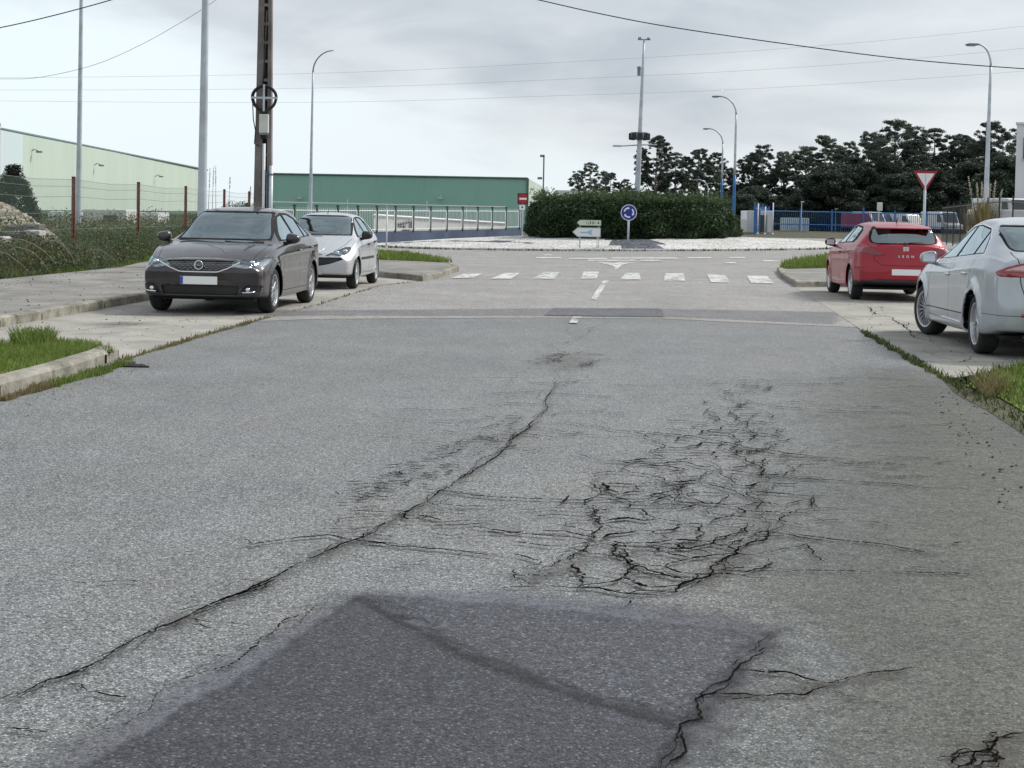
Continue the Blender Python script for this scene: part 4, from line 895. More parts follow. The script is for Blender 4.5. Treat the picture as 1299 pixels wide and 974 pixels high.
TIPO = dict(L=4.53, W=1.79, crown=.05, zb=[(0, .25), (.5, .20), (2.2, .19), (4.0, .22), (4.53, .30)], w=[(0, .80), (.2, .852), (.6, .885), (1.2, .892), (3.2, .892), (4.0, .875), (4.53, .80)],
    ws=[(0, .66), (.2, .77), (.6, .83), (1.2, .862), (2.2, .868), (3.2, .862), (4.0, .83), (4.53, .75)], zs=[(0, .66), (.25, .76), (.6, .84), (1.2, .93), (2.2, .965), (3.2, 1.0), (4.0, 1.02), (4.53, .98)],
    zt=[(0, .735), (.25, .83), (.6, .915), (1.0, .975), (1.20, 1.005), (1.35, 1.07), (1.7, 1.265), (2.0, 1.41), (2.15, 1.45), (2.6, 1.495), (3.0, 1.49), (3.35, 1.45), (3.7, 1.32), (4.02, 1.16), (4.15, 1.12), (4.4, 1.10), (4.53, 1.06)],
    wr=[(0, .60), (1.2, .68), (1.7, .63), (2.1, .60), (3.0, .60), (3.5, .62), (4.2, .66), (4.53, .62)], pf=[(.2, .07), (.32, .015), (.5, 0), (.60, .0), (.70, .03), (.80, .10), (1.0, .12)], pr=[(.2, .06), (.5, 0), (.8, .03), (1.1, .08)], cf=.20, cr=.14,
    arches=(.86, 3.50), Rarch=.355, zw=.33, rad=.318, ww=.205, track=1.545, style='double5', cowl=1.25, mirror=(1.62, 1.04), mirror_mat=None, handles=[(2.42, .86), (3.30, .89)], steerx=0,
    regions=[
      ([(-.70, 1.012), (.70, 1.012), (.565, 1.43), (-.565, 1.43)], 'front', 'windshield_trim', M['trim_black'], dict(both=False)),
      (rounded([(-.665, 1.035), (.665, 1.035), (.535, 1.412), (-.535, 1.412)], .04), 'front', 'windshield', M['glass'], dict(off=-.004, both=False)),
      (rounded([(-.60, 1.15), (.60, 1.15), (.52, 1.42), (-.52, 1.42)], .06), 'rear', 'rear_window', M['glass'], dict(off=-.004, both=False)),
      (rounded([(1.46, 1.0), (3.62, 1.06), (3.50, 1.20), (3.25, 1.335), (2.85, 1.41), (2.40, 1.415), (2.10, 1.36)], .03), 'side', 'window_frame', M['trim_black'], dict(off=0)),
      (rounded([(1.62, 1.025), (2.44, 1.040), (2.42, 1.385), (2.16, 1.345)], .025), 'side', 'side_window', M['glass_side'], dict(off=-.006)),
      (rounded([(2.52, 1.045), (3.16, 1.06), (3.16, 1.325), (2.84, 1.388), (2.51, 1.39)], .025), 'side', 'side_window', M['glass_side'], dict(off=-.006)),
      (rounded([(3.21, 1.062), (3.54, 1.078), (3.44, 1.19), (3.22, 1.30)], .02), 'side', 'side_window', M['glass_side'], dict(off=-.006)),
      (rounded([(-.28, .60), (.28, .60), (.42, .625), (.60, .745), (.38, .750), (-.38, .750), (-.60, .745), (-.42, .625)], .02), 'front', 'grille', M['gloss_black'], dict(off=-.03, both=False)),
      (rounded([(.43, .672), (.62, .645), (.80, .665), (.93, .74), (.93, .80), (.80, .795), (.62, .762), (.46, .742)], .02), 'front', 'headlight', M['lens'], dict(off=0)),
      (rounded([(-.52, .265), (.52, .265), (.55, .405), (-.55, .405)], .03), 'front', 'air_intake', M['blackplastic'], dict(off=-.03, both=False)),
      (rounded([(.57, .285), (.80, .31), (.84, .40), (.66, .42), (.58, .36)], .02), 'front', 'fog_surround', M['blackplastic'], dict(off=-.015)),
      ([(-.85, .18), (.85, .18), (.85, .255), (-.85, .255)], 'front', 'bumper_skirt', M['blackplastic'], dict(both=False)),
      (rounded([(.55, .85), (.83, .85), (.83, 1.0), (.50, .98)], .03), 'rear', 'taillight', M['lensred'], dict(off=.002)),
    ],
    seams=[('side', [(1.30, .34), (1.34, .62), (1.40, .95), (1.46, 1.0)], .010), ('side', [(2.48, .30), (2.50, .7), (2.49, 1.03)], .010), ('side', [(3.12, .55), (3.30, .80), (3.40, 1.06)], .010), ('side', [(1.30, .30), (3.0, .30)], .010),
           ('top', [(.30, .66), (.7, .72), (1.16, .74)], .008), ('top', [(.235, 0), (.25, .35), (.30, .66)], .008), ('front', [(0, .765), (.42, .757)], .006), ('side', [(1.45, .845), (3.9, .91)], .008)],
    extra=tipo_extra)
def p206_extra(root, sp, paint):
    plate(root, .012, .335, -1, w=.52, blue=0, txt='DG      ', grey=True)
    for sd_ in (1, -1):
        for yy in (.50, .64):
            b_ = MB(); b_.lathe([(.001, -.012), (.034, -.018), (.042, 0)], 18, 'x', Matrix.Translation((.22+.24*(yy/.82)**3, sd_*yy, .655+(yy-.4)*.22))); b_.build('headlight_projector', M['bulb'], root, smooth=True)
    wiper(root, [(.98, .58, .985), (.96, .2, .995), (.97, -.1, 1.0)])
    a_ = MB(); a_.tube([(1.98, 0, 1.39), (2.10, 0, 1.47)], [.010, .006], 6); a_.build('antenna', M['blackplastic'], root)
    for sd_ in (1, -1):
        r_ = MB(); r_.box((1.95, sd_*(sp['w'](1.9)+.004), .56), (1.5, .018, .045)); r_.build('rubbing_strip', M['blackplastic'], root, bevel=.006)
S206 = dict(L=3.83, W=1.66, crown=.06, zb=[(0, .26), (.5, .21), (2.2, .20), (3.4, .24), (3.83, .32)], w=[(0, .72), (.2, .775), (.6, .81), (1.2, .82), (2.8, .82), (3.4, .80), (3.83, .74)],
    ws=[(0, .58), (.2, .69), (.6, .755), (1.2, .785), (2.0, .79), (2.8, .785), (3.4, .75), (3.83, .68)], zs=[(0, .60), (.25, .70), (.6, .80), (1.0, .89), (1.8, .925), (2.8, .965), (3.4, .99), (3.83, .95)],
    zt=[(0, .665), (.2, .76), (.5, .87), (.8, .945), (.97, .985), (1.1, 1.06), (1.45, 1.24), (1.75, 1.36), (1.9, 1.39), (2.4, 1.43), (2.9, 1.41), (3.3, 1.36), (3.45, 1.31), (3.62, 1.14), (3.75, 1.00), (3.83, .95)],
    wr=[(0, .52), (1.0, .62), (1.45, .575), (1.85, .545), (2.8, .54), (3.3, .54), (3.83, .58)], pf=[(.2, .07), (.34, .01), (.5, 0), (.60, .02), (.70, .10), (1.0, .14)], pr=[(.2, .05), (.5, 0), (.8, .03), (1.2, .05)], cf=.22, cr=.14,
    arches=(.75, 3.19), Rarch=.325, zw=.30, rad=.29, ww=.18, track=1.44, style='cap9', cowl=1.0, mirror=(1.38, 1.0), mirror_mat=M['blackplastic'], handles=[(2.02, .82), (2.82, .86)], handle_mat=M['blackplastic'],
    regions=[
      ([(-.63, .992), (.63, .992), (.52, 1.375), (-.52, 1.375)], 'front', 'windshield_trim', M['trim_black'], dict(both=False)),
      (rounded([(-.60, 1.012), (.60, 1.012), (.49, 1.355), (-.49, 1.355)], .04), 'front', 'windshield', M['glass'], dict(off=-.004, both=False)),
      (rounded([(-.55, 1.03), (.55, 1.03), (.46, 1.30), (-.46, 1.30)], .06), 'rear', 'rear_window', M['glass'], dict(off=-.004, both=False)),
      (rounded([(1.22, .965), (3.14, 1.01), (3.06, 1.22), (2.80, 1.33), (2.35, 1.355), (2.0, 1.335), (1.84, 1.29)], .03), 'side', 'window_frame', M['trim_black'], dict(off=0)),
      (rounded([(1.38, .985), (2.10, 1.0), (2.10, 1.325), (1.98, 1.31), (1.86, 1.27)], .025), 'side', 'side_window', M['glass_side'], dict(off=-.006)),
      (rounded([(2.17, 1.0), (2.78, 1.015), (2.74, 1.305), (2.40, 1.33), (2.16, 1.328)], .025), 'side', 'side_window', M['glass_side'], dict(off=-.006)),
      (rounded([(2.83, 1.02), (3.07, 1.03), (2.99, 1.21), (2.81, 1.29)], .02), 'side', 'side_window', M['glass_side'], dict(off=-.006)),
      (rounded([(.30, .625), (.55, .615), (.68, .66), (.72, .74), (.70, .79), (.60, .785), (.45, .71)], .02), 'front', 'headlight', M['lens'], dict(off=0)),
      (rounded([(-.60, .60), (.60, .60), (.64, .56), (.40, .475), (.22, .44), (-.22, .44), (-.40, .475), (-.64, .56)], .02), 'front', 'grille', M['blackplastic'], dict(off=-.03, both=False)),
      (rounded([(-.26, .635), (.26, .635), (.24, .655), (-.24, .655)], .005), 'front', 'hood_vent', M['blackplastic'], dict(off=-.01, both=False)),
      ([(-.78, .19), (.78, .19), (.78, .28), (-.78, .28)], 'front', 'bumper_skirt', M['blackplastic'], dict(both=False)),
      (rounded([(.58, .75), (.78, .75), (.78, 1.0), (.62, 1.0)], .03), 'rear', 'taillight', M['lensred'], dict(off=.002)),
    ],
    seams=[('side', [(1.10, .34), (1.12, .62), (1.17, .88), (1.22, .965)], .010), ('side', [(2.13, .30), (2.14, .7), (2.13, .99)], .010), ('side', [(2.80, .55), (2.92, .75), (3.02, 1.01)], .010), ('top', [(.28, .44), (.6, .60), (.95, .66)], .008)],
    extra=p206_extra)
def leon_extra(root, sp, paint):
    L = sp['L']; plate(root, L+.004, .54, 1, blue=0)
    e = MB(); e.box((L-.078, 0, .955), (.012, .105, .09)); eo = e.build('emblem', M['chrome'], root, bevel=.004); text_mesh('emblem_letter', 'S', .10, M['plate_grey'], eo, face_M(L-.069, 0, .955, 1))
    text_mesh('model_letters', 'L E O N', .062, M['chrome'], root, face_M(L-.050, 0, .825, 1) @ Matrix.Rotation(-.1, 4, 'X'), ext=.004, sx=1.35)
    a_ = MB(); a_.tube([(3.25, 0, 1.42), (3.38, 0, 1.53)], [.012, .006], 6); a_.build('antenna', M['blackplastic'], root)
    w_ = MB(); w_.tube([(L-.115, .0, 1.055), (L-.18, .10, 1.075), (L-.20, .34, 1.085)], .011, 6); w_.lathe([(.001, .02), (.03, .015), (.035, -.02)], 12, 'x', Matrix.Translation((L-.13, 0, 1.05))); w_.build('wiper', M['blackplastic'], root, smooth=True)
    s_ = MB(); s_.prism([(3.78, 1.385), (4.02, 1.345), (4.03, 1.325), (3.80, 1.33)], -.50, .50); s_.build('spoiler', paint, root, bevel=.02, seg=3, smooth=True)
LEON = dict(L=4.32, W=1.77, crown=.05, zb=[(0, .26), (.5, .21), (2.2, .20), (3.7, .24), (4.32, .33)], w=[(0, .78), (.2, .84), (.6, .87), (1.2, .88), (3.2, .882), (3.9, .872), (4.32, .80)],
    ws=[(0, .64), (.2, .75), (.6, .81), (1.2, .845), (2.2, .85), (3.2, .835), (3.9, .80), (4.32, .72)], zs=[(0, .62), (.25, .74), (.6, .84), (1.05, .93), (2.2, .97), (3.2, 1.01), (3.9, 1.03), (4.32, .98)],
    zt=[(0, .70), (.2, .79), (.5, .89), (.85, .975), (1.0, 1.01), (1.15, 1.08), (1.5, 1.26), (1.85, 1.395), (2.0, 1.42), (2.5, 1.458), (3.1, 1.45), (3.6, 1.415), (3.9, 1.36), (4.0, 1.30), (4.12, 1.15), (4.21, 1.05), (4.32, .98)],
    wr=[(0, .58), (1.1, .66), (1.5, .61), (2.0, .58), (3.0, .575), (3.6, .575), (4.0, .60), (4.32, .62)], pf=[(.2, .07), (.5, 0), (.70, .05), (1.0, .12)], pr=[(.2, .08), (.38, .015), (.55, 0), (.66, .02), (.72, .04), (.95, .075), (1.2, .10)], cf=.2, cr=.20,
    arches=(.89, 3.47), Rarch=.35, zw=.325, rad=.315, ww=.205, track=1.53, style='multi8', cowl=1.08, mirror=(1.50, 1.03), mirror_mat=M['blackplastic'], handles=[(2.28, .86)], rr=.11,
    regions=[
      (rounded([(-.62, 1.045), (.62, 1.045), (.54, 1.40), (-.54, 1.40)], .05), 'front', 'windshield', M['glass'], dict(off=-.004, both=False)),
      (rounded([(-.61, 1.07), (-.50, 1.048), (.50, 1.048), (.61, 1.07), (.625, 1.16), (.57, 1.345), (.50, 1.372), (-.50, 1.372), (-.57, 1.345), (-.625, 1.16)], .03), 'rear', 'rear_window_trim', M['trim_black'], dict(off=0, both=False)),
      (rounded([(-.57, 1.085), (-.50, 1.065), (.50, 1.065), (.57, 1.085), (.585, 1.16), (.54, 1.315), (.48, 1.335), (-.48, 1.335), (-.54, 1.315), (-.585, 1.16)], .03), 'rear', 'rear_window', M['glass'], dict(off=-.004, both=False)),
      (rounded([(1.30, 1.01), (3.30, 1.06), (3.42, 1.12), (3.30, 1.28), (3.0, 1.36), (2.45, 1.385), (2.1, 1.36), (1.92, 1.31)], .03), 'side', 'window_frame', M['trim_black'], dict(off=0)),
      (rounded([(1.48, 1.035), (2.30, 1.05), (2.30, 1.36), (2.12, 1.335), (1.94, 1.285)], .025), 'side', 'side_window', M['glass_side'], dict(off=-.006)),
      (rounded([(2.37, 1.055), (3.05, 1.075), (3.12, 1.13), (3.02, 1.325), (2.46, 1.36), (2.37, 1.36)], .025), 'side', 'side_window', M['glass_side'], dict(off=-.006)),
      (rounded([(.50, .70), (.8, .72), (.86, .80), (.6, .77)], .02), 'front', 'headlight', M['lens'], dict(off=0)),
      (rounded([(.36, .845), (.52, .835), (.74, .87), (.90, .90), (.90, .965), (.74, .985), (.60, .97)], .02), 'rear', 'taillight', M['lensdark'], dict(off=.003)),
      ([(-.88, .18), (.88, .18), (.88, .36), (.55, .395), (-.55, .395), (-.88, .36)], 'rear', 'diffuser', M['blackplastic'], dict(both=False)),
    ],
    seams=[('side', [(1.20, .34), (1.22, .62), (1.26, .93), (1.30, 1.01)], .010), ('side', [(2.34, .30), (2.36, .7), (2.34, 1.05)], .010), ('side', [(3.08, .55), (3.26, .78), (3.38, 1.08)], .010),
           ('rear', [(.66, 1.04), (.58, .95), (.56, .76), (.44, .665), (0, .655)], .010), ('side', [(3.9, .62), (4.3, .60)], .008)],
    extra=leon_extra)
def mondeo_extra(root, sp, paint):
    L = sp['L']
    plate(root, L-.02, .80, 1, blue=-1)
    c = MB(); c.tube([(L-.03, -.3, .90), (L-.02, 0, .905), (L-.03, .3, .90)], .014, 8); c.build('tailgate_strip', M['chrome'], root, smooth=True)
    ex = MB()
    for y in (-.55, .55): ex = MB(); ex.tube([(L-.35, y, .25), (L-.10, y, .24)], .03, 12); ex.build('exhaust_pipe', M['alloy_dark'], root, smooth=True)
    for sd_ in (1, -1):
        s_ = MB(); s_.tube([(1.30, sd_*(sp['w'](1.5)+.002), .315), (3.25, sd_*(sp['w'](2.5)+.004), .315)], .010, 6); s_.build('sill_strip', M['chrome'], root, smooth=True)
    a_ = MB(); a_.tube([(3.55, 0, 1.44), (3.70, 0, 1.50)], [.014, .006], 6); a_.build('antenna', M['blackplastic'], root)
MONDEO = dict(L=4.78, W=1.886, crown=.05, zb=[(0, .25), (.5, .21), (2.2, .20), (4.2, .24), (4.78, .31)], w=[(0, .83), (.2, .89), (.6, .93), (1.3, .938), (3.4, .940), (4.2, .925), (4.78, .84)],
    ws=[(0, .68), (.2, .79), (.6, .86), (1.3, .905), (2.4, .91), (3.4, .90), (4.2, .865), (4.78, .77)], zs=[(0, .64), (.25, .77), (.6, .86), (1.2, .93), (2.2, .965), (3.2, 1.03), (4.2, 1.08), (4.78, 1.04)],
    zt=[(0, .72), (.2, .81), (.5, .91), (1.0, .99), (1.22, 1.04), (1.4, 1.14), (1.8, 1.345), (2.1, 1.465), (2.25, 1.50), (2.8, 1.55), (3.2, 1.54), (3.55, 1.505), (3.9, 1.405), (4.25, 1.25), (4.5, 1.17), (4.7, 1.145), (4.78, 1.11)],
    wr=[(0, .62), (1.2, .70), (1.8, .64), (2.2, .61), (3.2, .61), (3.7, .67), (4.3, .73), (4.78, .70)], pf=[(.2, .07), (.5, 0), (.70, .05), (1.0, .12)], pr=[(.2, .07), (.40, .01), (.55, 0), (.75, .03), (1.05, .05), (1.2, .1)], cf=.2, cr=.22,
    arches=(.95, 3.80), Rarch=.372, zw=.345, rad=.335, ww=.225, track=1.60, style='multi20', cowl=1.28, mirror=(1.66, 1.02), mirror_mat=None, handles=[(2.46, .845), (3.36, .885)], handle_mat=M['chrome'], flare=.035, rr=.11,
    regions=[
      (rounded([(-.68, 1.06), (.68, 1.06), (.57, 1.47), (-.57, 1.47)], .05), 'front', 'windshield', M['glass'], dict(off=-.004, both=False)),
      (rounded([(-.66, 1.16), (.66, 1.16), (.68, 1.45), (-.68, 1.45)], .06), 'rear', 'rear_window_trim', M['trim_black'], dict(off=0, both=False, flt=lambda fc: fc.normal.x > .12 and fc.calc_center_median().x > 3.5)),
      (rounded([(-.635, 1.175), (.635, 1.175), (.655, 1.435), (-.655, 1.435)], .06), 'rear', 'rear_window', M['glass'], dict(off=-.004, both=False, flt=lambda fc: fc.normal.x > .12 and fc.calc_center_median().x > 3.5)),
      (rounded([(1.42, .985), (3.92, 1.115), (3.84, 1.175), (3.66, 1.315), (3.30, 1.425), (2.75, 1.465), (2.35, 1.44), (2.12, 1.38)], .03), 'side', 'window_frame', M['chrome'], dict(off=0)),
      (rounded([(1.50, 1.0), (3.86, 1.125), (3.80, 1.17), (3.63, 1.30), (3.28, 1.408), (2.75, 1.448), (2.36, 1.423), (2.15, 1.365)], .03), 'side', 'window_pillar', M['trim_black'], dict(off=-.003)),
      (rounded([(1.62, 1.018), (2.48, 1.063), (2.50, 1.43), (2.36, 1.41), (2.18, 1.36)], .025), 'side', 'side_window', M['glass_side'], dict(off=-.006)),
      (rounded([(2.56, 1.067), (3.34, 1.112), (3.30, 1.39), (2.76, 1.435), (2.57, 1.433)], .025), 'side', 'side_window', M['glass_side'], dict(off=-.006)),
      (rounded([(3.40, 1.115), (3.80, 1.137), (3.74, 1.18), (3.60, 1.285), (3.37, 1.375)], .02), 'side', 'side_window', M['glass_side'], dict(off=-.006)),
      (rounded([(.55, .70), (.88, .72), (.90, .80), (.6, .78)], .02), 'front', 'headlight', M['lens'], dict(off=0)),
      (rounded([(.86, .945), (.84, .895), (.30, .885), (.30, 1.03), (.42, 1.06), (.60, 1.045), (.76, 1.0)], .02), 'rear', 'taillight', M['lensred'], dict(off=.003, flt=lambda fc: fc.normal.x > .03 and fc.calc_center_median().x > 4.0)),
      (rounded([(.79, .955), (.50, .945), (.35, .945), (.35, 1.01), (.44, 1.035), (.60, 1.022), (.73, .985)], .015), 'rear', 'reversing_lens', M['lenspink'], dict(off=.004, flt=lambda fc: fc.normal.x > .03 and fc.calc_center_median().x > 4.0)),
      (rounded([(.38, .465), (.63, .465), (.62, .502), (.39, .502)], .01), 'rear', 'reflector', M['lensred'], dict(off=.003)),
      (rounded([(-.62, .20), (.62, .20), (.58, .335), (-.58, .335)], .03), 'rear', 'bumper_inset', M['blackplastic'], dict(both=False, off=-.01)),
    ],
    seams=[('side', [(1.34, .34), (1.36, .62), (1.40, .92), (1.42, .985)], .010), ('side', [(2.53, .30), (2.55, .7), (2.53, 1.07)], .010), ('side', [(3.38, .50), (3.56, .76), (3.66, 1.09)], .010),
           ('rear', [(.66, 1.15), (.63, .82), (.55, .55), (.46, .48), (0, .47)], .010), ('rear', [(.52, .475), (.93, .475)], .006), ('side', [(1.36, .40), (3.40, .42)], .012)],
    extra=mondeo_extra)

def ground_at(px, py): x, y = P(px, py, .01); return x, y
def place_by_wheel(sp, wheel_i, side, px, py, ang):
    # the outer foot of one tyre stands on a point of the ground
    gx, gy = ground_at(px, py); off_x = sp['arches'][wheel_i]-sum(sp['arches'])/2; off_y = side*(sp['track']/2+sp['ww']*.4)
    c, s = math.cos(ang), math.sin(ang)
    return (gx-(off_x*c-off_y*s), gy-(off_x*s+off_y*c), .012)
A_L = R(90-4.0)        # nose towards the camera: local +x (tail) points away along the street
A_R = R(-90-4.0)       # tail towards the camera
for (lab, sp, pt, wi, sd_, px, py, ang, steer) in [
    ('dark plum grey saloon parked nose first on the left, in front of the silver hatchback', TIPO, P_DARK, 0, -1, 347, 396.5, A_L, 0),
    ('silver hatchback with black mirrors parked behind the dark saloon on the left', S206, P_SILV, 0, -1, 452, 366, R(90-3.5), R(0)),
    ('red hatchback seen from behind, parked on the right beyond the silver car', LEON, P_RED, 1, -1, 1079, 379, R(-90-2.6), 0),
    ('pale silver blue saloon seen from behind at the right edge, front wheels turned', MONDEO, P_ICE, 1, -1, 1237, 448, R(-90-3.4), R(14))]:
    build_car(lab, sp, pt, place_by_wheel(sp, wi, sd_, px, py, ang), ang, steer)
# ================================================================ FURNITURE, FENCES, BUILDINGS, TREES
def G(px, py=None, Y=None, z=0):                 # base point under a photo column at distance Y
    q = at(px, 300, Y); return (q.x, Y, gz(q.x, Y)+z)
def zat(px, py, Y): return at(px, py, Y).z
M['galv'] = plain('galvanised', (.50, .545, .59), .45, .2, .15, 2); M['galv_dark'] = plain('weathered_steel', (.20, .22, .24), .5, .4, .15)
M['blue_paint'] = plain('blue_paint', (.03, .16, .42), .5, 0, .15); M['rust_red'] = plain('rusty_red_paint', (.17, .028, .018), .75, 0, .5, 9)
M['wire'] = simple('fence_wire', (.16, .22, .18), .6, .3); M['cable'] = simple('cable_black', (.015, .015, .017), .7); M['cable_far'] = simple('cable_aluminium', (.42, .44, .46), .7)
M['white_paint'] = plain('white_paint', (.70, .71, .72), .5, 0, .06); M['cream'] = plain('cream_white', (.62, .62, .58), .7, 0, .1)
M['pole_conc'] = concrete('pole_concrete', (.20, .18, .17), .25, 1.6, .8, 18); M['pole_shaded'] = concrete('pole_concrete_shaded', (.055, .05, .05), .25, 1.6, .8, 18)
# --- curved street lamps
def lamp_pole(label, px, Y, ztop, reach, dirx, base_r=.09, blue_to=0, lum=True, group=None, lean=0.0, top_r=.035):
    x, y, z = G(px, Y=Y); t = thing('street_lamp', label, 'street lamp', (x, y, z), 0, group); H = ztop-z; bend = H-max(1.0, reach*1.1)
    def pt(s): return (lean*s*H, 0, s*H)
    p0 = MB(); n = 10; zs_ = [bend*i/n for i in range(n+1)]; pts = [(lean*q, 0, q) for q in zs_]; rs = [base_r+(top_r-base_r)*i/n*.9 for i in range(n+1)]
    k = int(n*blue_to)
    if blue_to:
        b = MB(); b.tube(pts[:k+1], rs[:k+1], 12); b.build('painted_base', M['blue_paint'], t, smooth=True); p0.tube(pts[k:], rs[k:], 12)
    else: p0.tube(pts, rs, 12)
    p0.build('pole', M['galv'], t, smooth=True)
    a = MB(); ap = []
    for i in range(11):
        w = math.pi/2*i/10; ap.append((lean*bend+dirx*reach*(1-math.cos(w)), 0, bend+(H-bend)*math.sin(w)*1.0))
    a.tube(ap, [top_r*1.1-.012*i/10 for i in range(11)], 10); a.build('arm', M['galv'] if lum else M['galv_dark'], t, smooth=True)
    if lum:
        e = ap[-1]; l = MB(); l.prism([(-.05, -.03), (.30, -.075), (.55, -.07), (.62, 0), (.45, .045), (0, .04)], -.13, .13, 'y', Matrix.Translation(e) @ Matrix.Scale(dirx, 4, (1, 0, 0))); hd = l.build('lamp_head', M['galv_dark'], t, bevel=.03)
        q = MB(); q.box((e[0]+dirx*.33, 0, e[2]-.085), (.34, .18, .02)); q.build('lens', M['white_paint'], hd)
    bp = MB(); bp.box((0, 0, .02), (base_r*3.4, base_r*3.4, .04)); bp.build('base_plate', M['galv_dark'], t)
    return t
lamp_pole('tall thin curved lamp pole in front of the dark green warehouse, behind the silver hatchback', 393, 82, zat(420, 64, 82), 1.05, 1, .11, lum=False, lean=.004)
lamp_pole('tall curved street lamp with pale base at far right, rising out of the pampas grass', 1249, 75, zat(1227, 56, 75), .62, -1, .15, lean=.006, top_r=.05)
lamp_pole('taller blue footed street lamp behind the right end of the hedge', 930, 112, zat(905, 122, 112), 1.15, -1, .13, .55, lean=.001, top_r=.06)
lamp_pole('shorter blue footed street lamp just left of the taller one behind the hedge', 914, 140, zat(892, 163, 140), 1.2, -1, .13, .6, lean=.001, top_r=.06)
lamp_pole('small dull lamp pole with curved top peeping over the hedge before the trees', 897, 150, zat(888, 228, 150), .9, -1, .07, top_r=.05)
def straight_lamp(label, px, Y, H, r0, r1, arm):
    x, y, z = G(px, Y=Y); t = thing('street_lamp', label, 'street lamp', (x, y, z+.12 if Y < 40 else z))
    p = MB(); p.tube([(.004*q, 0, q) for q in np.linspace(0, H, 9)], [r0+(r1-r0)*i/8 for i in range(9)], 16); p.build('pole', M['galv'], t, smooth=True)
    s = MB(); s.lathe([(r0+.05, 0), (r0+.05, .02), (r0+.01, .03), (r0, .35)], 16); s.build('base_plate', M['galv_dark'], t)
    a = MB(); a.tube([(0, 0, H-.1), (arm*.2, 0, H+.35), (arm, 0, H+.6)], [r1, r1*.8, .03], 8); ar = a.build('arm', M['galv'], t, smooth=True)
    h = MB(); h.box((arm+.25*(1 if arm > 0 else -1), 0, H+.62), (.6, .25, .12)); h.build('lamp_head', M['galv_dark'], ar, bevel=.04)
straight_lamp('thick pale grey lamp pole rising behind the dark saloon on the left', 255.5, 33, 9.5, .105, .05, 1.3)
straight_lamp('slim pale grey lamp pole in front of the light green warehouse at far left', 99, 62, 12.0, .12, .06, 1.3)
# camera mast on the island
x, y, z = G(806, Y=77); t = thing('camera_mast', 'very tall thin mast with a dark ring of spotlights rising from the hedge', 'mast', (x, y, .45)); HT = zat(811, 50, 77)-.45
p = MB(); p.tube([(.0028*q*8, 0, q) for q in np.linspace(0, HT, 9)], [.17-.12*i/8 for i in range(9)], 12); p.build('pole', M['galv'], t, smooth=True)
hr = zat(808, 172, 77)-.45; r_ = MB(); r_.lathe([(.42, -.16), (.45, 0), (.42, .16), (.30, 0)], 24, 'z', Matrix.Translation((.09, 0, hr)), close=True); ring_ = r_.build('lamp_ring', M['galv_dark'], t)
for k in range(8):
    a = 2*math.pi*k/8; b = MB(); b.box((.09+.40*math.cos(a), .40*math.sin(a), hr-.04), (.24, .24, .34)); b.build('spotlight', M['blackplastic'], ring_, bevel=.05)
b = MB(); b.tube([(-.85, 0, hr-.52), (.09, 0, hr-.45), (.95, 0, hr-.42)], .03, 8); b.box((-1.0, 0, hr-.52), (.4, .12, .09)); b.build('camera_bracket', M['galv'], t)
b = MB(); b.box((.0, 0, zat(806, 90, 77)-.45), (.16, .1, .45)); b.tube([(-.12, 0, zat(806, 86, 77)-.45), (.15, 0, zat(806, 86, 77)-.5)], .02, 6); b.build('camera', M['galv_dark'], t)
b = MB(); b.box((.22, 0, HT), (.62, .08, .05)); b.box((0, 0, HT+.05), (.14, .1, .12)); b.box((.42, 0, HT+.05), (.12, .1, .1)); b.build('antenna', M['galv_dark'], t)
# utility pole of concrete with ladder openings
x, y, z = G(333, Y=36.5); PZ = .128; t = thing('utility_pole', 'tall dark concrete utility pole with ladder openings behind the dark saloon', 'utility pole', (x, y, PZ)); HP = 12.0
def taper(s): return .225*(1-s/HP*.42)
for sg_, nm in ((-1, 'left_flange'), (1, 'right_flange')):
    b = MB(); v = []; wv = (.19, .11)[sg_ > 0]
    for s_ in (0, HP):
        k_ = 1-s_/HP*.56; e = sg_*.215*k_; i_ = e-sg_*wv*k_
        v += [(min(e, i_), -.12*k_, s_), (max(e, i_), -.12*k_, s_), (max(e, i_), .14*k_, s_), (min(e, i_), .14*k_, s_)]
    b.add(v, [(0, 1, 2, 3), (7, 6, 5, 4), (0, 4, 5, 1), (1, 5, 6, 2), (2, 6, 7, 3), (3, 7, 4, 0)]); b.build('flange', M['pole_conc'], t)
b = MB(); b.add([(-.06, .03, 0), (.13, .03, 0), (.13, .07, 0), (-.06, .07, 0), (-.03, .03, HP), (.08, .03, HP), (.08, .07, HP), (-.03, .07, HP)], [(0, 1, 2, 3), (7, 6, 5, 4), (0, 4, 5, 1), (1, 5, 6, 2), (2, 6, 7, 3), (3, 7, 4, 0)]); b.build('web', M['pole_shaded'], t)  # web in a darker copy of the concrete, recess shade in its colour
for k in range(27):
    s_ = .45+.43*k; b = MB(); b.box((.035*(1-s_/HP*.5), -.03, s_), (.19*(1-s_/HP*.56), .12, .07)); b.build('rung', M['pole_conc'], t)
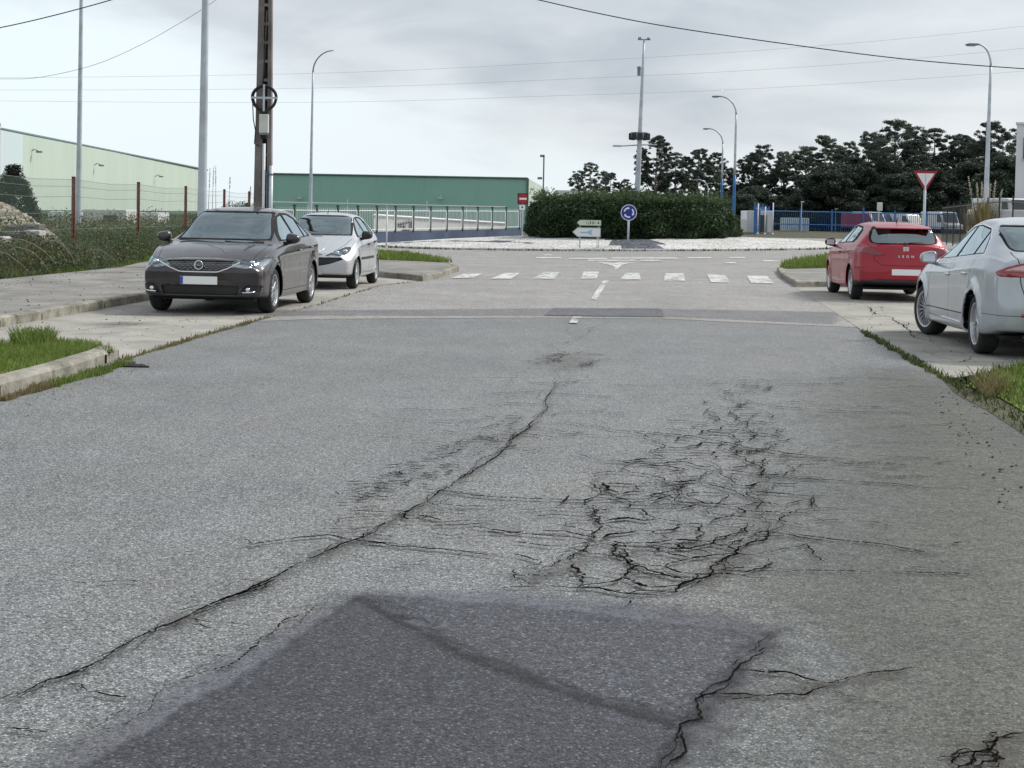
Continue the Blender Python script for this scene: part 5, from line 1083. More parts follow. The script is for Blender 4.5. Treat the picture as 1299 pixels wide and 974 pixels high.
# things hung on the utility pole
hz = zat(335, 124, 36.3); tx = .028
q = thing('cable_coil', 'black coil of spare cable on a cross bracket high on the concrete pole', 'cable coil', (x+tx, y-.2, hz))
b = MB(); ci = [(0.275*math.cos(a)*(1+.02*math.sin(5*a)), .0, .275*math.sin(a)) for a in np.linspace(0, 2*math.pi, 49)]; b.tube(ci, .032, 8, cap=False); b.tube([(c_[0]*.93, .03, c_[2]*.95) for c_ in ci], .022, 8, cap=False); b.build('coil', M['cable'], q, smooth=True)
b = MB(); b.box((0, -.035, 0), (.60, .012, .045)); b.box((0, -.049, 0), (.045, .012, .62)); b.build('cross_bracket', M['galv'], q)
b = MB(); b.tube([(-.1, 0, -.26), (0, .0, -.36), (.09, 0, -.26)], .03, 8); b.tube([(-.27, .03, -.1), (-.25, .04, -.5), (-.2, .05, -.75), (-.22, .05, -1.05), (-.1, .05, -1.1)], .012, 6); b.tube([(-.05, .03, .25), (-.02, .04, .6), (.02, .05, 2.0)], .014, 6); b.build('loose_cable', M['cable'], q, smooth=True)
q = thing('junction_box', 'white junction box with dark cable glands below the coil on the pole', 'junction box', (x+.03, y-.20, zat(334, 157, 36.3)))
b = MB(); b.box((0, 0, 0), (.215, .13, .44)); b.build('box', M['cream'], q, bevel=.02)
b = MB(); b.box((0, -.004, -.225), (.19, .12, .06)); b.build('gland_plate', M['galv_dark'], q)
b = MB()
for k in (-.06, 0, .06): b.tube([(k, 0, -.24), (k*.8, .02, -.34)], .02, 6)
b.build('cable_glands', M['cable'], q)
q = thing('conduit', 'white plastic conduit running down the concrete pole', 'conduit', (x+.035, y-.17, PZ)); b = MB(); b.tube([(0, 0, 0), (-.0, 0, zat(334, 182, 36.3)-PZ)], .036, 10); b.build('pipe', M['white_paint'], q, smooth=True)
q = thing('steel_conduit', 'grey steel pipe clamped to the right side of the concrete pole', 'pipe', (x+.20, y-.16, PZ)); b = MB(); hh = zat(343, 210, 36.3)-PZ; b.tube([(0, 0, 0), (0, 0, hh)], .048, 12); b.build('pipe', M['galv'], q, smooth=True)
b = MB(); b.tube([(-.09, -.02, 0), (-.09, -.02, hh-.15), (-.05, -.02, hh-.08)], .012, 6); b.build('thin_pipe', M['galv_dark'], q)
for k in (.35, .9, hh-.2): b = MB(); b.lathe([(.055, -.02), (.058, 0), (.055, .02)], 12, 'z', Matrix.Translation((0, 0, k))); b.build('clamp', M['galv_dark'], q)
# --- cables across the sky
def cable(label, pts, Y, r, mat=None, group=None):
    Ys = Y if isinstance(Y, (list, tuple)) else [Y]*len(pts); q = [at(px, py, yy) for (px, py), yy in zip(pts, Ys)]; out = []
    for i in range(len(q)-1):                     # Catmull-Rom
        p0, p1, p2, p3 = q[max(i-1, 0)], q[i], q[i+1], q[min(i+2, len(q)-1)]
        for t_ in np.linspace(0, 1, 8)[:-1]: out.append(.5*((2*p1)+(p2-p0)*t_+(2*p0-5*p1+4*p2-p3)*t_*t_+(-p0+3*p1-3*p2+p3)*t_**3))
    out.append(q[-1]); b = MB(); b.tube(out, r, 6); tag(b.build('overhead_cable', mat or M['cable'], smooth=True), label, 'cable', group)
cable('thick black cable sagging across the upper right of the sky', [(560, -28), (680, -1), (760, 17), (850, 34), (1000, 56), (1150, 75), (1299, 87), (1450, 95)], 40, .014)
cable('thick black cable across the top left corner of the sky', [(-120, 58), (0, 35), (70, 19), (140, 0), (210, -22)], 40, .014)
cable('thin cable dipping across the sky between the two left lamp poles', [(-60, 101), (0, 100), (50, 98), (120, 82), (180, 56), (230, 28), (262, 8), (300, -18)], 38, .005)
for k, (a, lab) in enumerate([([(-200, 92), (0, 98), (300, 95), (500, 89.5), (700, 79.5), (900, 68), (1100, 53), (1299, 33), (1450, 12)], 'uppermost of the three faint power lines crossing the whole sky'), ([(-200, 112), (0, 114), (300, 113), (500, 109), (700, 101), (900, 92), (1100, 79), (1299, 61), (1450, 42)], 'middle one of the three faint power lines crossing the sky'), ([(-200, 127), (0, 128), (300, 130), (500, 128), (700, 121.5), (900, 115), (1100, 104), (1299, 90), (1450, 76)], 'lowest of the three faint power lines crossing the sky')]):
    cable(lab, a, 190, .014, M['cable_far'], 'faint power lines')
# --- signs
def disc(mb, r, x=0, z=0, y=0, th=.01, n=40, M4=None): mb.lathe([(.0005, y-th), (r, y-th), (r, y), (.0005, y)], n, 'y', Matrix.Translation((x, 0, z)))
SB = simple('sign_blue', (.012, .028, .28), .4); SW = simple('sign_white', (.80, .81, .82), .45); SR = simple('sign_red', (.33, .015, .03), .45); SD = simple('sign_darkred', (.12, .015, .02), .5)
x, y, z = G(797, Y=67.5); zc = zat(797, 269.5, 67.5); t = thing('roundabout_sign', 'round blue sign with three white circling arrows on a pale post before the hedge', 'road sign', (x, y, .1))
b = MB(); b.tube([(0, .03, 0), (0, .03, zc-.1+.1)], .045, 10); b.build('post', M['galv'], t, smooth=True)
b = MB(); disc(b, .345, 0, zc-.1, 0, .02); rim_ = b.build('sign_rim', SW, t)
b = MB(); disc(b, .315, 0, zc-.1, -.022, .004); b.build('sign_plate', SB, t)
b = MB()
for k in range(3):
    a0 = R(90+120*k+12); a1 = a0+R(66); pts = [];
    for i in range(9):
        a = a0+(a1-a0)*i/8; pts.append((.195*math.cos(a), .195*math.sin(a)))
    v = []
    for i in range(9):
        a = a0+(a1-a0)*i/8
        for r1 in (.165, .225): v.append((r1*math.cos(a), -.030, zc-.1+r1*math.sin(a)))
    b.add(v, [(2*i, 2*i+1, 2*i+3, 2*i+2) for i in range(8)])
    a2 = a0-R(24); tri = [(.135, a0), (.255, a0), (.195, a2)]; b.add([(r1*math.cos(a), -.031, zc-.1+r1*math.sin(a)) for r1, a in tri], [(0, 1, 2)])
b.build('arrows', SW, t)
def arrow_sign(label, px0, px1, pyt, pyb, Y, mat, rimm, legs, marks):
    a = at(px0, (pyt+pyb)/2, Y); bq = at(px1, (pyt+pyb)/2, Y); h = (pyb-pyt)*pxm(Y); wd = bq.x-a.x; cz = (a.z+bq.z)/2
    t = thing('direction_sign', label, 'direction sign', (a.x, Y, .1)); zc = cz-.1; tip = h*.55
    b = MB(); b.prism([(0, zc), (tip, zc+h/2), (wd, zc+h/2), (wd, zc-h/2), (tip, zc-h/2)], 0, .03, 'y'); b.build('sign_rim', rimm, t)
    e = h*.09; b = MB(); b.prism([(e*1.6, zc), (tip+e*.3, zc+h/2-e), (wd-e, zc+h/2-e), (wd-e, zc-h/2+e), (tip+e*.3, zc-h/2+e)], -.004, 0, 'y'); b.build('sign_plate', mat, t)
    marks(t, zc, h, wd)
    for lx in legs: b = MB(); b.tube([(wd*lx, .05, 0), (wd*lx, .05, zc)], .016, 8); b.build('post', M['galv'], t, smooth=True)
GRN = simple('sign_green', (.03, .16, .07), .5)
def m1(t, zc, h, wd):
    b = MB(); u = h*.5
    for k, (x0, ww_, hh_) in enumerate([(.40, .012, 1), (.47, .012, 1), (.49, .03, .2), (.56, .035, 1), (.63, .012, .8), (.67, .035, .9), (.74, .012, 1)]): b.box((wd*x0, -.008, zc+(0 if k != 2 else -.3*u)), (wd*ww_, .004, u*hh_))
    b.build('lettering', GRN, t)
    b = MB(); b.box((wd*.88, -.008, zc), (wd*.06, .004, u*.7)); b.build('symbol', GRN, t)
LB = simple('sign_lightblue', (.25, .52, .72), .5)
def m2(t, zc, h, wd):
    b = MB(); b.add([(wd*.48, -.008, zc), (wd*.72, -.008, zc+h*.33), (wd*.66, -.008, zc), (wd*.72, -.008, zc-h*.33)], [(0, 1, 2), (0, 2, 3)]); b.build('blue_arrowhead', LB, t)
    b = MB(); b.box((wd*.40, -.008, zc-.01), (wd*.24, .004, h*.12)); b.build('lettering', LB, t)
arrow_sign('small cream arrow sign with green lettering, upper of the pair before the hedge', 731, 763, 278.5, 286.5, 66.6, simple('sign_cream', (.62, .64, .52), .5), GRN, (.15, .9), m1)
arrow_sign('larger white arrow sign with a light blue arrowhead, lower of the pair before the hedge', 726, 762, 288.5, 300.5, 66.3, SW, simple('sign_grey', (.5, .52, .53), .5), (.28, .88), m2)
# yield sign
x, y, z = G(1172, Y=46); t = thing('yield_sign', 'white triangular yield sign with red border on a pale post behind the red car', 'road sign', (x, y, .12)); zt_ = zat(1172, 216.5, 46)-.12; zb_ = zat(1172, 243.5, 46)-.12; hw_ = .355
b = MB(); b.tube([(0, .03, 0), (0, .03, zt_-.1)], .04, 10); b.build('post', M['galv'], t, smooth=True)
b = MB(); b.prism(rounded([(-hw_, zt_), (hw_, zt_), (0, zb_)], .04), 0, .012, 'y'); b.build('sign_plate', SR, t)
b = MB(); b.prism(rounded([(-hw_*.73, zt_-.075), (hw_*.73, zt_-.075), (0, zb_+.145)], .02), -.004, 0, 'y'); b.build('white_field', SW, t)
# no entry sign
x, y, z = G(662.5, Y=93); t = thing('no_entry_sign', 'square dark red no entry sign on a post at the left end of the hedge', 'road sign', (x, y, z)); zc = zat(662.5, 252, 93)-z
b = MB(); b.tube([(-.0, .03, 0), (0, .03, zc)], .04, 8); b.build('post', M['galv'], t)
b = MB(); b.box((0, 0, zc), (.66, .02, .66)); b.build('backing_plate', SD, t)
b = MB(); disc(b, .29, 0, zc, -.012, .004); b.build('sign_plate', SR, t)
b = MB(); b.box((0, -.02, zc), (.42, .004, .11)); b.build('white_bar', SW, t)
b = MB(); b.box((-.04, 0, zc-.52), (.34, .02, .28)); sp_ = b.build('small_plate', SW, t); b = MB(); b.box((-.03, -.013, zc-.50), (.1, .004, .1)); b.build('symbol', SD, sp_)
# thin white post and flood light mast
x, y, z = G(490.5, Y=72); b = MB(); b.tube([(0, 0, 0), (0, 0, zat(490, 266, 72)-z)], .035, 8); b.lathe([(.05, 0), (.05, .06), (.035, .1)], 8); tag(b.build('marker_post', M['white_paint'], None, (x, y, z), smooth=True), 'thin white post on the pale kerb island right of the silver hatchback', 'post')
x, y, z = G(688, Y=150); t = thing('floodlight_mast', 'thin dark mast with two small floodlights above the corner of the dark green warehouse', 'mast', (x, y, z)); hh = zat(688, 199, 150)-z
b = MB(); b.tube([(0, 0, 0), (0, 0, hh)], .07, 8); b.build('pole', M['galv_dark'], t)
for (dx, dz) in ((-.15, .1), (-.35, -(zat(688, 199, 150)-zat(688, 226, 150)))): b = MB(); b.box((dx, 0, hh+dz), (.45, .3, .22), Matrix.Identity(4)); b.build('floodlight', M['galv_dark'], t, bevel=.04)

# --- left fence: rusty posts and wire mesh
t = thing('mesh_fence', 'wire mesh fence on rust red posts in front of the verge bushes at left', 'fence', (0, 0, 0))
def fx(Y): return -13.1+.004*(Y-47)
posts = [(31.5, 0), (39.2, 0), (47.0, 0), (55.0, 0), (62.8, 0), (71.0, 0), (77.5, 0), (84, 0)]
for Y, _ in posts: b = MB(); b.box((fx(Y), Y, 1.17), (.10, .08, 2.34)); b.build('post', M['rust_red'], t)
for (Ya, _), (Yb, _) in zip(posts, posts[1:]):
    b = MB(); n = int((Yb-Ya)/(.06 if Ya < 60 else .10))
    for k in range(n):
        Y = Ya+.05+(Yb-Ya-.1)*k/(n-1); sag = -.06*math.sin(math.pi*(Y-Ya)/(Yb-Ya)); w_ = .0055
        b.add([(fx(Y), Y-w_, .15), (fx(Y), Y+w_, .15), (fx(Y)+.05, Y+w_, 2.26+sag), (fx(Y)+.05, Y-w_, 2.26+sag)], [(0, 1, 2, 3)])
    for z_ in (.3, .8, 1.3, 1.75, 2.05, 2.25): b.tube([(fx(Ya), Ya, z_), (fx(Ya)+.04, (Ya+Yb)/2, z_-.06), (fx(Yb), Yb, z_)], .006, 5)
    b.build('mesh_panel', M['wire'], t)
# --- warehouses
def cladding(name, a, b2, scale, rough=.6, lines=.25):
    m, nt, bs = newmat(name); k = N(nt); p = k.objc(); w = nt.nodes.new('ShaderNodeTexWave'); w.wave_type = 'BANDS'; w.bands_direction = 'Y'; nt.links.new(p, w.inputs['Vector']); w.inputs['Scale'].default_value = scale
    c = k.mix(k.mr(k.noise(k.scale(p, (1, 1, .2)), .22, 7, .6), .3, .7), a, b2); c = k.mix(k.m('MULTIPLY', k.mr(k.noise(k.scale(p, (2, 2, .15)), 1.1, 5), .5, .75), .18), c, tuple(x_*.6 for x_ in a))
    nt.links.new(c, bs.inputs['Base Color']); bs.inputs['Roughness'].default_value = rough; k.bump(w.outputs[0], .12, .02, bs); return m, w
def warehouse(label, pts, depth, ztops, wallm, trim, lamps=(), body='wall'):
    t = thing('warehouse', label, 'warehouse', (0, 0, 0)); return t
LG, _ = cladding('pale_green_cladding', (.50, .595, .50), (.55, .64, .55), 1.2); DG, w2 = cladding('dark_green_cladding', (.25, .47, .385), (.28, .50, .41), 1.2); w2.bands_direction = 'X'
LB2, _ = cladding('pale_blue_cladding', (.58, .68, .70), (.62, .72, .74), 1.2)
ROOFM = plain('roof_trim', (.10, .17, .15), .6); GLZ = simple('window_dark', (.05, .06, .07), .15)
t = thing('warehouse', 'long pale green warehouse with a sloping roofline behind the fence at left', 'warehouse')
A = at(-60, 152, 122); B_ = at(262, 215.5, 258); A0 = at(29, 170.5, 141.5)
def wallseg(nm, P0, P1, mat, off=0):
    n_ = Vector((P1.x-P0.x, P1.y-P0.y, 0)).normalized(); o_ = Vector((n_.y, -n_.x, 0))*off; d_ = Vector((-n_.y, n_.x, 0))*.5
    if d_.x > 0: d_ = -d_
    b = MB(); v = []
    for q in (P0, P1):
        for dd in (Vector((0, 0, 0)), d_):
            v += [(q.x+dd.x+o_.x, q.y+dd.y+o_.y, -.3), (q.x+dd.x+o_.x, q.y+dd.y+o_.y, q.z)]
    b.add(v, [(0, 1, 5, 4), (2, 6, 7, 3), (0, 2, 3, 1), (4, 5, 7, 6), (1, 3, 7, 5)]); return b.build(nm, mat, t)
wallseg('pale_wall', A, A0, LB2); wallseg('wall', A0, B_, LG)
b = MB(); far = Vector((-45, 8, 0)); b.add([tuple(A+Vector((0, 0, .02))), tuple(B_+Vector((0, 0, .02))), tuple(B_+far), tuple(A+far)], [(0, 1, 2, 3)]); b.build('roof', ROOFM, t)
b = MB(); b.tube([A+Vector((.1, 0, 0)), B_+Vector((.1, 0, 0))], .16, 6); b.build('gutter', ROOFM, t)
b = MB(); e = B_+far; b.add([(B_.x, B_.y, -.3), (e.x, e.y, -.3), tuple(e), tuple(B_)], [(0, 1, 2, 3)]); b.build('end_wall', LG, t)
b = MB(); b.tube([Vector((A.x+.15, A.y, .5)), Vector((B_.x+.15, B_.y, .5))], .55, 6); b.build('plinth', plain('plinth_dark', (.05, .08, .06), .9), t)
for px, py in ((36, 194), (117, 211), (195, 225), (-30, 178)):
    # where the sight line meets the wall plane
    d = ray(px, py); n_ = Vector((B_.x-A.x, B_.y-A.y, 0)).normalized(); nn = Vector((n_.y, -n_.x, 0)); tt = (Vector((A.x, A.y, 0))).dot(nn)/Vector((d.x, d.y, 0)).dot(nn); q = Vector((d.x*tt, d.y*tt, CAM_H+d.z*tt))
    b = MB(); b.tube([q, q+Vector((.5, 0, .35)), q+Vector((.9, 0, .2))], .05, 6); b.box(tuple(q+Vector((1.0, 0, .12))), (.5, .35, .16)); b.build('wall_lamp', M['galv_dark'], t)
b = MB(); q = A; wx = at(-13, 210, 133); b.box((wx.x+.25, wx.y, 5.6), (.12, 3.2, 5.4)); wf = b.build('window', GLZ, t); b = MB()
for k in range(7): b.box((wx.x+.34, wx.y, 3.2+.8*k), (.06, 3.3, .14))
for k in (-1.65, 0, 1.65): b.box((wx.x+.34, wx.y+k, 5.6), (.07, .12, 5.5))
b.build('louvres', M['white_paint'], wf)
t = thing('warehouse', 'long low dark green warehouse with a pale end wall behind the silver hatchback', 'warehouse')
a = at(336, 220, 150); c = at(669.5, 226, 150); e = at(694, 240, 214); b = MB()
b.add([(a.x, 150, -.3), (c.x, 150, -.3), (c.x, 150, c.z), (a.x, 150, a.z+.02)], [(0, 1, 2, 3)]); b.build('front_wall', DG, t)
b = MB(); b.add([(c.x, 150, -.3), (e.x, 214, -.3), (e.x, 214, c.z), (c.x, 150, c.z)], [(0, 1, 2, 3)]); b.build('end_wall', LG, t)
b = MB(); b.add([(a.x, 150, -.3), (a.x-4, 214, -.3), (a.x-4, 214, a.z), (a.x, 150, a.z)], [(0, 3, 2, 1)]); b.build('end_wall', LG, t)
b = MB(); b.add([(a.x, 150, a.z), (c.x, 150, c.z), (e.x, 214, c.z+.02), (a.x-4, 214, a.z+.02)], [(0, 1, 2, 3)]); b.build('roof', ROOFM, t)
b = MB(); b.tube([(a.x, 149.9, a.z), (c.x, 149.9, c.z)], .09, 6); b.build('gutter', ROOFM, t)
b = MB(); b.box((c.x, 149.95, c.z/2), (.22, .22, c.z)); b.build('corner_trim', ROOFM, t)
for px in (559, 380): q = at(px, 251, 149.6); b = MB(); b.box(tuple(q), (.45, .3, .18)); b.tube([q, q+Vector((.0, .3, .3))], .04, 6); b.build('wall_lamp', M['galv'], t)
# pipe railing in front of it
t = thing('pipe_railing', 'long pale horizontal pipe rail in front of the dark green warehouse', 'railing'); q0 = at(340, 256, 122); q1 = at(642, 262.5, 122)
b = MB(); b.tube([q0, q1], .055, 6); b.build('rail', M['white_paint'], t)
for k in range(7): s_ = q0.lerp(q1, k/6); b = MB(); b.tube([(s_.x, 122, gz(s_.x, 122)), tuple(s_+Vector((0, 0, .35 if k in (2, 4) else 0)))], .04, 6); b.build('post', M['galv'], t)
# --- railing fence on its low wall beside the roundabout
FW0 = Vector((-11.5, 68)); FW1 = Vector((-6.6, 80)); FW2 = Vector((.45, 96.5))
t = thing('railing_fence', 'white picket railing with dark posts on a low slate blue wall left of the hedge', 'fence')
WALLM = plain('slate_blue_wall', (.055, .075, .13), .8, 0, .2, .8)
def zl(px, y0, Y): return zat(px, y0, Y)
line = [FW0, FW1, FW2]; tot = [(FW1-FW0).length, (FW2-FW1).length]
def along(s):
    return FW0.lerp(FW1, s/tot[0]) if s < tot[0] else FW1.lerp(FW2, (s-tot[0])/tot[1])
def base(p_): return gz(p_.x, p_.y)
WH = .55; FT = 1.72
b = MB(); v = []; L_ = sum(tot); ns = 40
for i in range(ns+1):
    p_ = along(L_*i/ns); g_ = base(p_)
    for dy, zz in ((-.1, -.3), (-.1, WH), (.1, WH), (.1, -.3)): v.append((p_.x+dy*.5, p_.y+dy, g_+zz+ (0 if zz < 0 else .12)))
b.add(v, [(4*i+k, 4*i+(k+1) % 4, 4*(i+1)+(k+1) % 4, 4*(i+1)+k) for i in range(ns) for k in range(4)]+[(0, 1, 2, 3), (4*ns, 4*ns+1, 4*ns+2, 4*ns+3)]); b.build('low_wall', WALLM, t)
s_ = 0; prev = None; k = 0
while s_ < L_:
    p_ = along(s_); g_ = base(p_)+.12; b = MB(); b.box((p_.x, p_.y, g_+(WH+FT)/2), (.11, .11, FT-WH+.10)); b.box((p_.x, p_.y, g_+FT+.10), (.15, .15, .08)); b.build('post', plain('post_green', (.03, .07, .05), .6) if k == 0 else bpy.data.materials['post_green'], t)
    s2 = min(L_, s_+2.05); q_ = along(s2); g2 = base(q_)+.12; b = MB()
    for zz in (WH+.10, FT-.12): b.tube([(p_.x, p_.y, g_+zz), (q_.x, q_.y, g2+zz)], .022, 4)
    for u in np.linspace(.06, .94, 11): w_ = p_.lerp(q_, u); gw = g_+(g2-g_)*u; b.tube([(w_.x, w_.y, gw+WH+.06), (w_.x, w_.y, gw+FT+.02)], .010, 4)
    for u in (.05, .95): w_ = p_.lerp(q_, u); gw = g_+(g2-g_)*u; b.tube([(w_.x, w_.y, gw+WH+.06), (w_.x, w_.y, gw+FT-.1)], .03, 4)
    b.build('railing_panel', M['white_paint'], t); s_ += 2.05; k += 1
# pale low structure behind the railing
t = thing('loading_ramp', 'pale low ramp wall with a black bracket shaped logo behind the white railing', 'ramp wall'); q0 = at(474, 273, 100); q1 = at(642, 283.5, 112); b = MB()
b.add([(q0.x, q0.y, -.2), (q1.x, q1.y, -.2), (q1.x, q1.y, q1.z), (q0.x, q0.y, q0.z), (q0.x, q0.y+4, -.2), (q1.x, q1.y+4, -.2), (q1.x, q1.y+4, q1.z), (q0.x, q0.y+4, q0.z)], [(0, 1, 2, 3), (7, 6, 5, 4), (3, 2, 6, 7), (0, 3, 7, 4), (1, 5, 6, 2)]); b.build('wall', M['cream'], t)
b = MB(); b.tube([q0+Vector((0, -.05, .02)), q1+Vector((0, -.05, .02))], .09, 6); b.build('coping', M['white_paint'], t)
b = MB()
def bar(px0, py0, px1, py1, w_=.10):
    def hit(px, py): d = ray(px, py); n_ = Vector((q1.y-q0.y, -(q1.x-q0.x), 0)); tt = Vector((q0.x, q0.y, 0)).dot(n_)/Vector((d.x, d.y, 0)).dot(n_); return Vector((d.x*tt, d.y*tt-.08, CAM_H+d.z*tt))
    b.tube([hit(px0, py0), hit(px1, py1)], w_*.7, 4)
bar(505, 284, 521, 280.5, .12); bar(506, 286.5, 514, 286, .1); bar(513, 286, 513, 290, .1); bar(521, 281, 521, 290, .12); bar(511, 291, 521, 290.5, .1)
b.build('logo', M['blackplastic'], t)
# far pale building behind the hedge and white block at the right edge
t = thing('low_building', 'pale corrugated low building just above the left part of the hedge', 'building', (0, 0, 0)); q0 = at(705, 241, 172); q1 = at(763, 241.5, 172); b = MB(); b.box(((q0.x+q1.x)/2, 176, q0.z/2-.1), (q1.x-q0.x, 8, q0.z+.2)); b.build('wall', M['cream'], t)
b = MB(); n = 18
for k in range(n): b.box((q0.x+(q1.x-q0.x)*(k+.5)/n, 171.95, q0.z-.9), (.10, .10, 1.8))
b.build('ribs', M['white_paint'], t)
t = thing('white_building', 'tall white flat roofed building cut by the right edge of the picture', 'building', (0, 0, 0)); q0 = at(1290, 158, 100); b = MB(); b.prism([(q0.x, 100), (q0.x+14, 100), (q0.x+20, 116), (q0.x+6.2, 116)], 0, q0.z, 'z'); b.build('wall', plain('white_render', (.66, .67, .68), .8, 0, .06, .6), t)
b = MB(); b.prism([(q0.x-.1, 99.9), (q0.x+14.1, 99.9), (q0.x+20.2, 116.2), (q0.x+6.1, 116.2)], q0.z+.005, q0.z+.15, 'z'); b.build('parapet', M['galv'], t)
for k in range(4):
    b = MB(); b.box((q0.x+.95+2.4*k, 99.97, zat(1296, 188, 100)), (1.0, .1, 1.35)); w_ = b.build('window', GLZ, t); b = MB(); b.box((q0.x+.95+2.4*k, 99.93, zat(1296, 188, 100)-.7), (1.15, .12, .08)); b.build('sill', M['galv'], w_)

# --- right: blue fence, vans and containers
t = thing('blue_fence', 'long blue metal fence with posts below the dark trees at right', 'fence'); YF = 165
pts = [at(957, 290, 128), at(975, 290, YF), at(1215, 290, YF)]
pts = [Vector((p_.x, p_.y)) for p_ in pts]; k = 0
BPM = plain('blue_sheet', (.02, .07, .19), .6, 0, .25, 1)
for i in range(2):
    a, c = pts[i], pts[i+1]; L_ = (c-a).length; n = max(1, round(L_/3.2))
    for j in range(n):
        p_ = a.lerp(c, j/n); q_ = a.lerp(c, (j+1)/n); g_ = gz(p_.x, p_.y)
        b = MB(); b.box((p_.x, p_.y, g_+1.15), (.14, .14, 2.35+(.5 if j % 3 == 0 else 0))); b.build('post', M['blue_paint'], t)
        b = MB(); b.tube([(p_.x, p_.y, g_+2.05), (q_.x, q_.y, g_+2.05)], .06, 4); b.tube([(p_.x, p_.y, g_+.7), (q_.x, q_.y, g_+.7)], .05, 4); b.build('rail', M['blue_paint'], t)
        b = MB()
        for u in np.linspace(.04, .96, 16): w_ = p_.lerp(q_, u); b.tube([(w_.x, w_.y, g_+.1), (w_.x, w_.y, g_+2.0)], .028, 4)
        b.build('bars', BPM, t)
def box_vehicle(name, label, cat, px, Y, rz, L, Wd, Hh, mat, van=True, blue_low=False):
    x, y, z = G(px, Y=Y); t = thing(name, label, cat, (x, y, z), rz)
    prof = [(-L/2, .35), (L/2, .35), (L/2, .95), (L/2-.75, 1.15), (L/2-1.35, Hh-.06), (L/2-1.6, Hh), (-L/2+.05, Hh), (-L/2, Hh-.1)] if van else [(-L/2, .45), (L/2, .45), (L/2, Hh), (-L/2, Hh)]
    b = MB(); b.prism(prof, -Wd/2, Wd/2, 'y'); b.build('body', mat, t, bevel=.06, seg=3, smooth=False)
    for sx in (-L/2+.8, L/2-.85):
        for sy in (-1, 1): b = MB(); b.lathe([(.001, -.1), (.2, -.1), (.32, -.09), (.34, 0), (.32, .09), (.001, .1)], 20, 'y', Matrix.Translation((sx, sy*(Wd/2-.08), .34))); b.build('wheel', M['tyre'], t, smooth=True)
    if van:
        b = MB(); b.add([(L/2-.76, -Wd/2+.12, 1.18), (L/2-.76, Wd/2-.12, 1.18), (L/2-1.34, Wd/2-.2, Hh-.12), (L/2-1.34, -Wd/2+.2, Hh-.12)], [(0, 1, 2, 3)], Matrix.Translation((.02, 0, .015))); b.build('windshield', GLZ, t)
        for sy in (-1, 1): b = MB(); b.prism([(L/2-1.05, 1.2), (L/2-1.45, Hh-.2), (L/2-2.0, Hh-.2), (L/2-2.0, 1.2)], sy*(Wd/2+.004)-.004, sy*(Wd/2+.004)+.004, 'y'); b.build('side_window', GLZ, t)
        b = MB(); b.box((-L/2-.005, 0, Hh-.5), (.02, Wd*.7, .5)); b.build('rear_window', GLZ, t)
        for sy in (-1, 1): b = MB(); b.box((-L/2-.008, sy*(Wd/2-.1), 1.05), (.03, .12, .4)); b.build('taillight', M['lensred'], t)
        b = MB(); b.box((0, 0, .42), (L+.06, Wd+.02, .18)); b.build('bumper', M['blackplastic'], t)
    return t
VW = plain('van_white', (.68, .70, .71), .4, 0, .05, 1, coat=.4); VB = plain('van_blue', (.03, .06, .22), .4, 0, .1, 1, coat=.4)
box_vehicle('van', 'white van parked beyond the blue fence right of the yield sign post', 'van', 1194, 172, R(-72), 5.2, 2.0, 2.35, VW)
box_vehicle('van', 'white van beyond the blue fence left of the yield sign post', 'van', 1148, 176, R(-60), 4.9, 1.9, 2.05, VW)
box_vehicle('van', 'dark blue van beyond the blue fence behind the roof of the red car', 'van', 1124, 178, R(-75), 4.9, 1.9, 2.1, VB)
box_vehicle('van', 'small white van beyond the blue fence, leftmost of the vans', 'van', 1104, 174, R(-66), 4.6, 1.8, 2.2, VW)
RB = plain('red_container', (.28, .02, .04), .5, 0, .1)
t = box_vehicle('trailer', 'dark red trailer beyond the blue fence behind the left roof edge of the red car', 'trailer', 1083, 172, R(10), 2.4, 1.9, 2.0, RB, van=False)
b = MB(); b.box((1.5, 0, .5), (.8, .1, .1)); b.build('drawbar', M['galv_dark'], t)
def container(label, px0, px1, pyt, Y, mat, door=True, name='container', d=3):
    q0 = at(px0, pyt, Y); q1 = at(px1, pyt, Y); w_ = q1.x-q0.x; cx_ = (q0.x+q1.x)/2; g_ = gz(cx_, Y); h_ = q0.z-g_; t = thing(name, label, 'container', (cx_, Y, g_)); b = MB(); b.box((0, d/2, h_/2), (w_, d, h_)); b.build('shell', mat, t, bevel=.04)
    b = MB(); n = max(3, int(w_/.35))
    for k in range(n+1): b.box((-w_/2+w_*k/n, -.02, h_/2), (.05, .05, h_*.94))
    b.build('ribs', mat, t)
    if door: b = MB(); b.box((w_*.12, -.03, h_*.42), (w_*.3, .05, h_*.78)); b.build('door', GLZ, t)  # dark panel; for the open bay it puts the opening's shade into colour
    return t
container('pale blue white container behind the blue fence left of the red car', 996, 1026, 276, 168, plain('pale_blue_box', (.50, .60, .66), .6, 0, .1), door=False)
t = container('white cabin at the left end of the blue fence beside the hedge', 948, 980, 267, 140, VW, door=True, name='cabin', d=4)
b = MB(); n = 0
for k in range(5): q = at(950+7*k, 262-3*(k % 3), 127); b.tube([(q.x, 127, gz(q.x, 127)), tuple(q)], .05, 6)
for k, px in enumerate((962, 971, 981)):
    q = at(px, (258, 262, 257)[k], 126); b = MB(); b.tube([(q.x, 126, gz(q.x, 126)), tuple(q)], .05, 8); b.lathe([(.09, 0), (.09, .08), (.05, .1)], 8, 'z', Matrix.Translation((q.x, 126, gz(q.x, 126)))); tag(b.build('flag_post', M['white_paint'], smooth=True), ('leftmost', 'middle', 'rightmost')[k]+' of three thin pale posts before the white cabin right of the hedge', 'post')
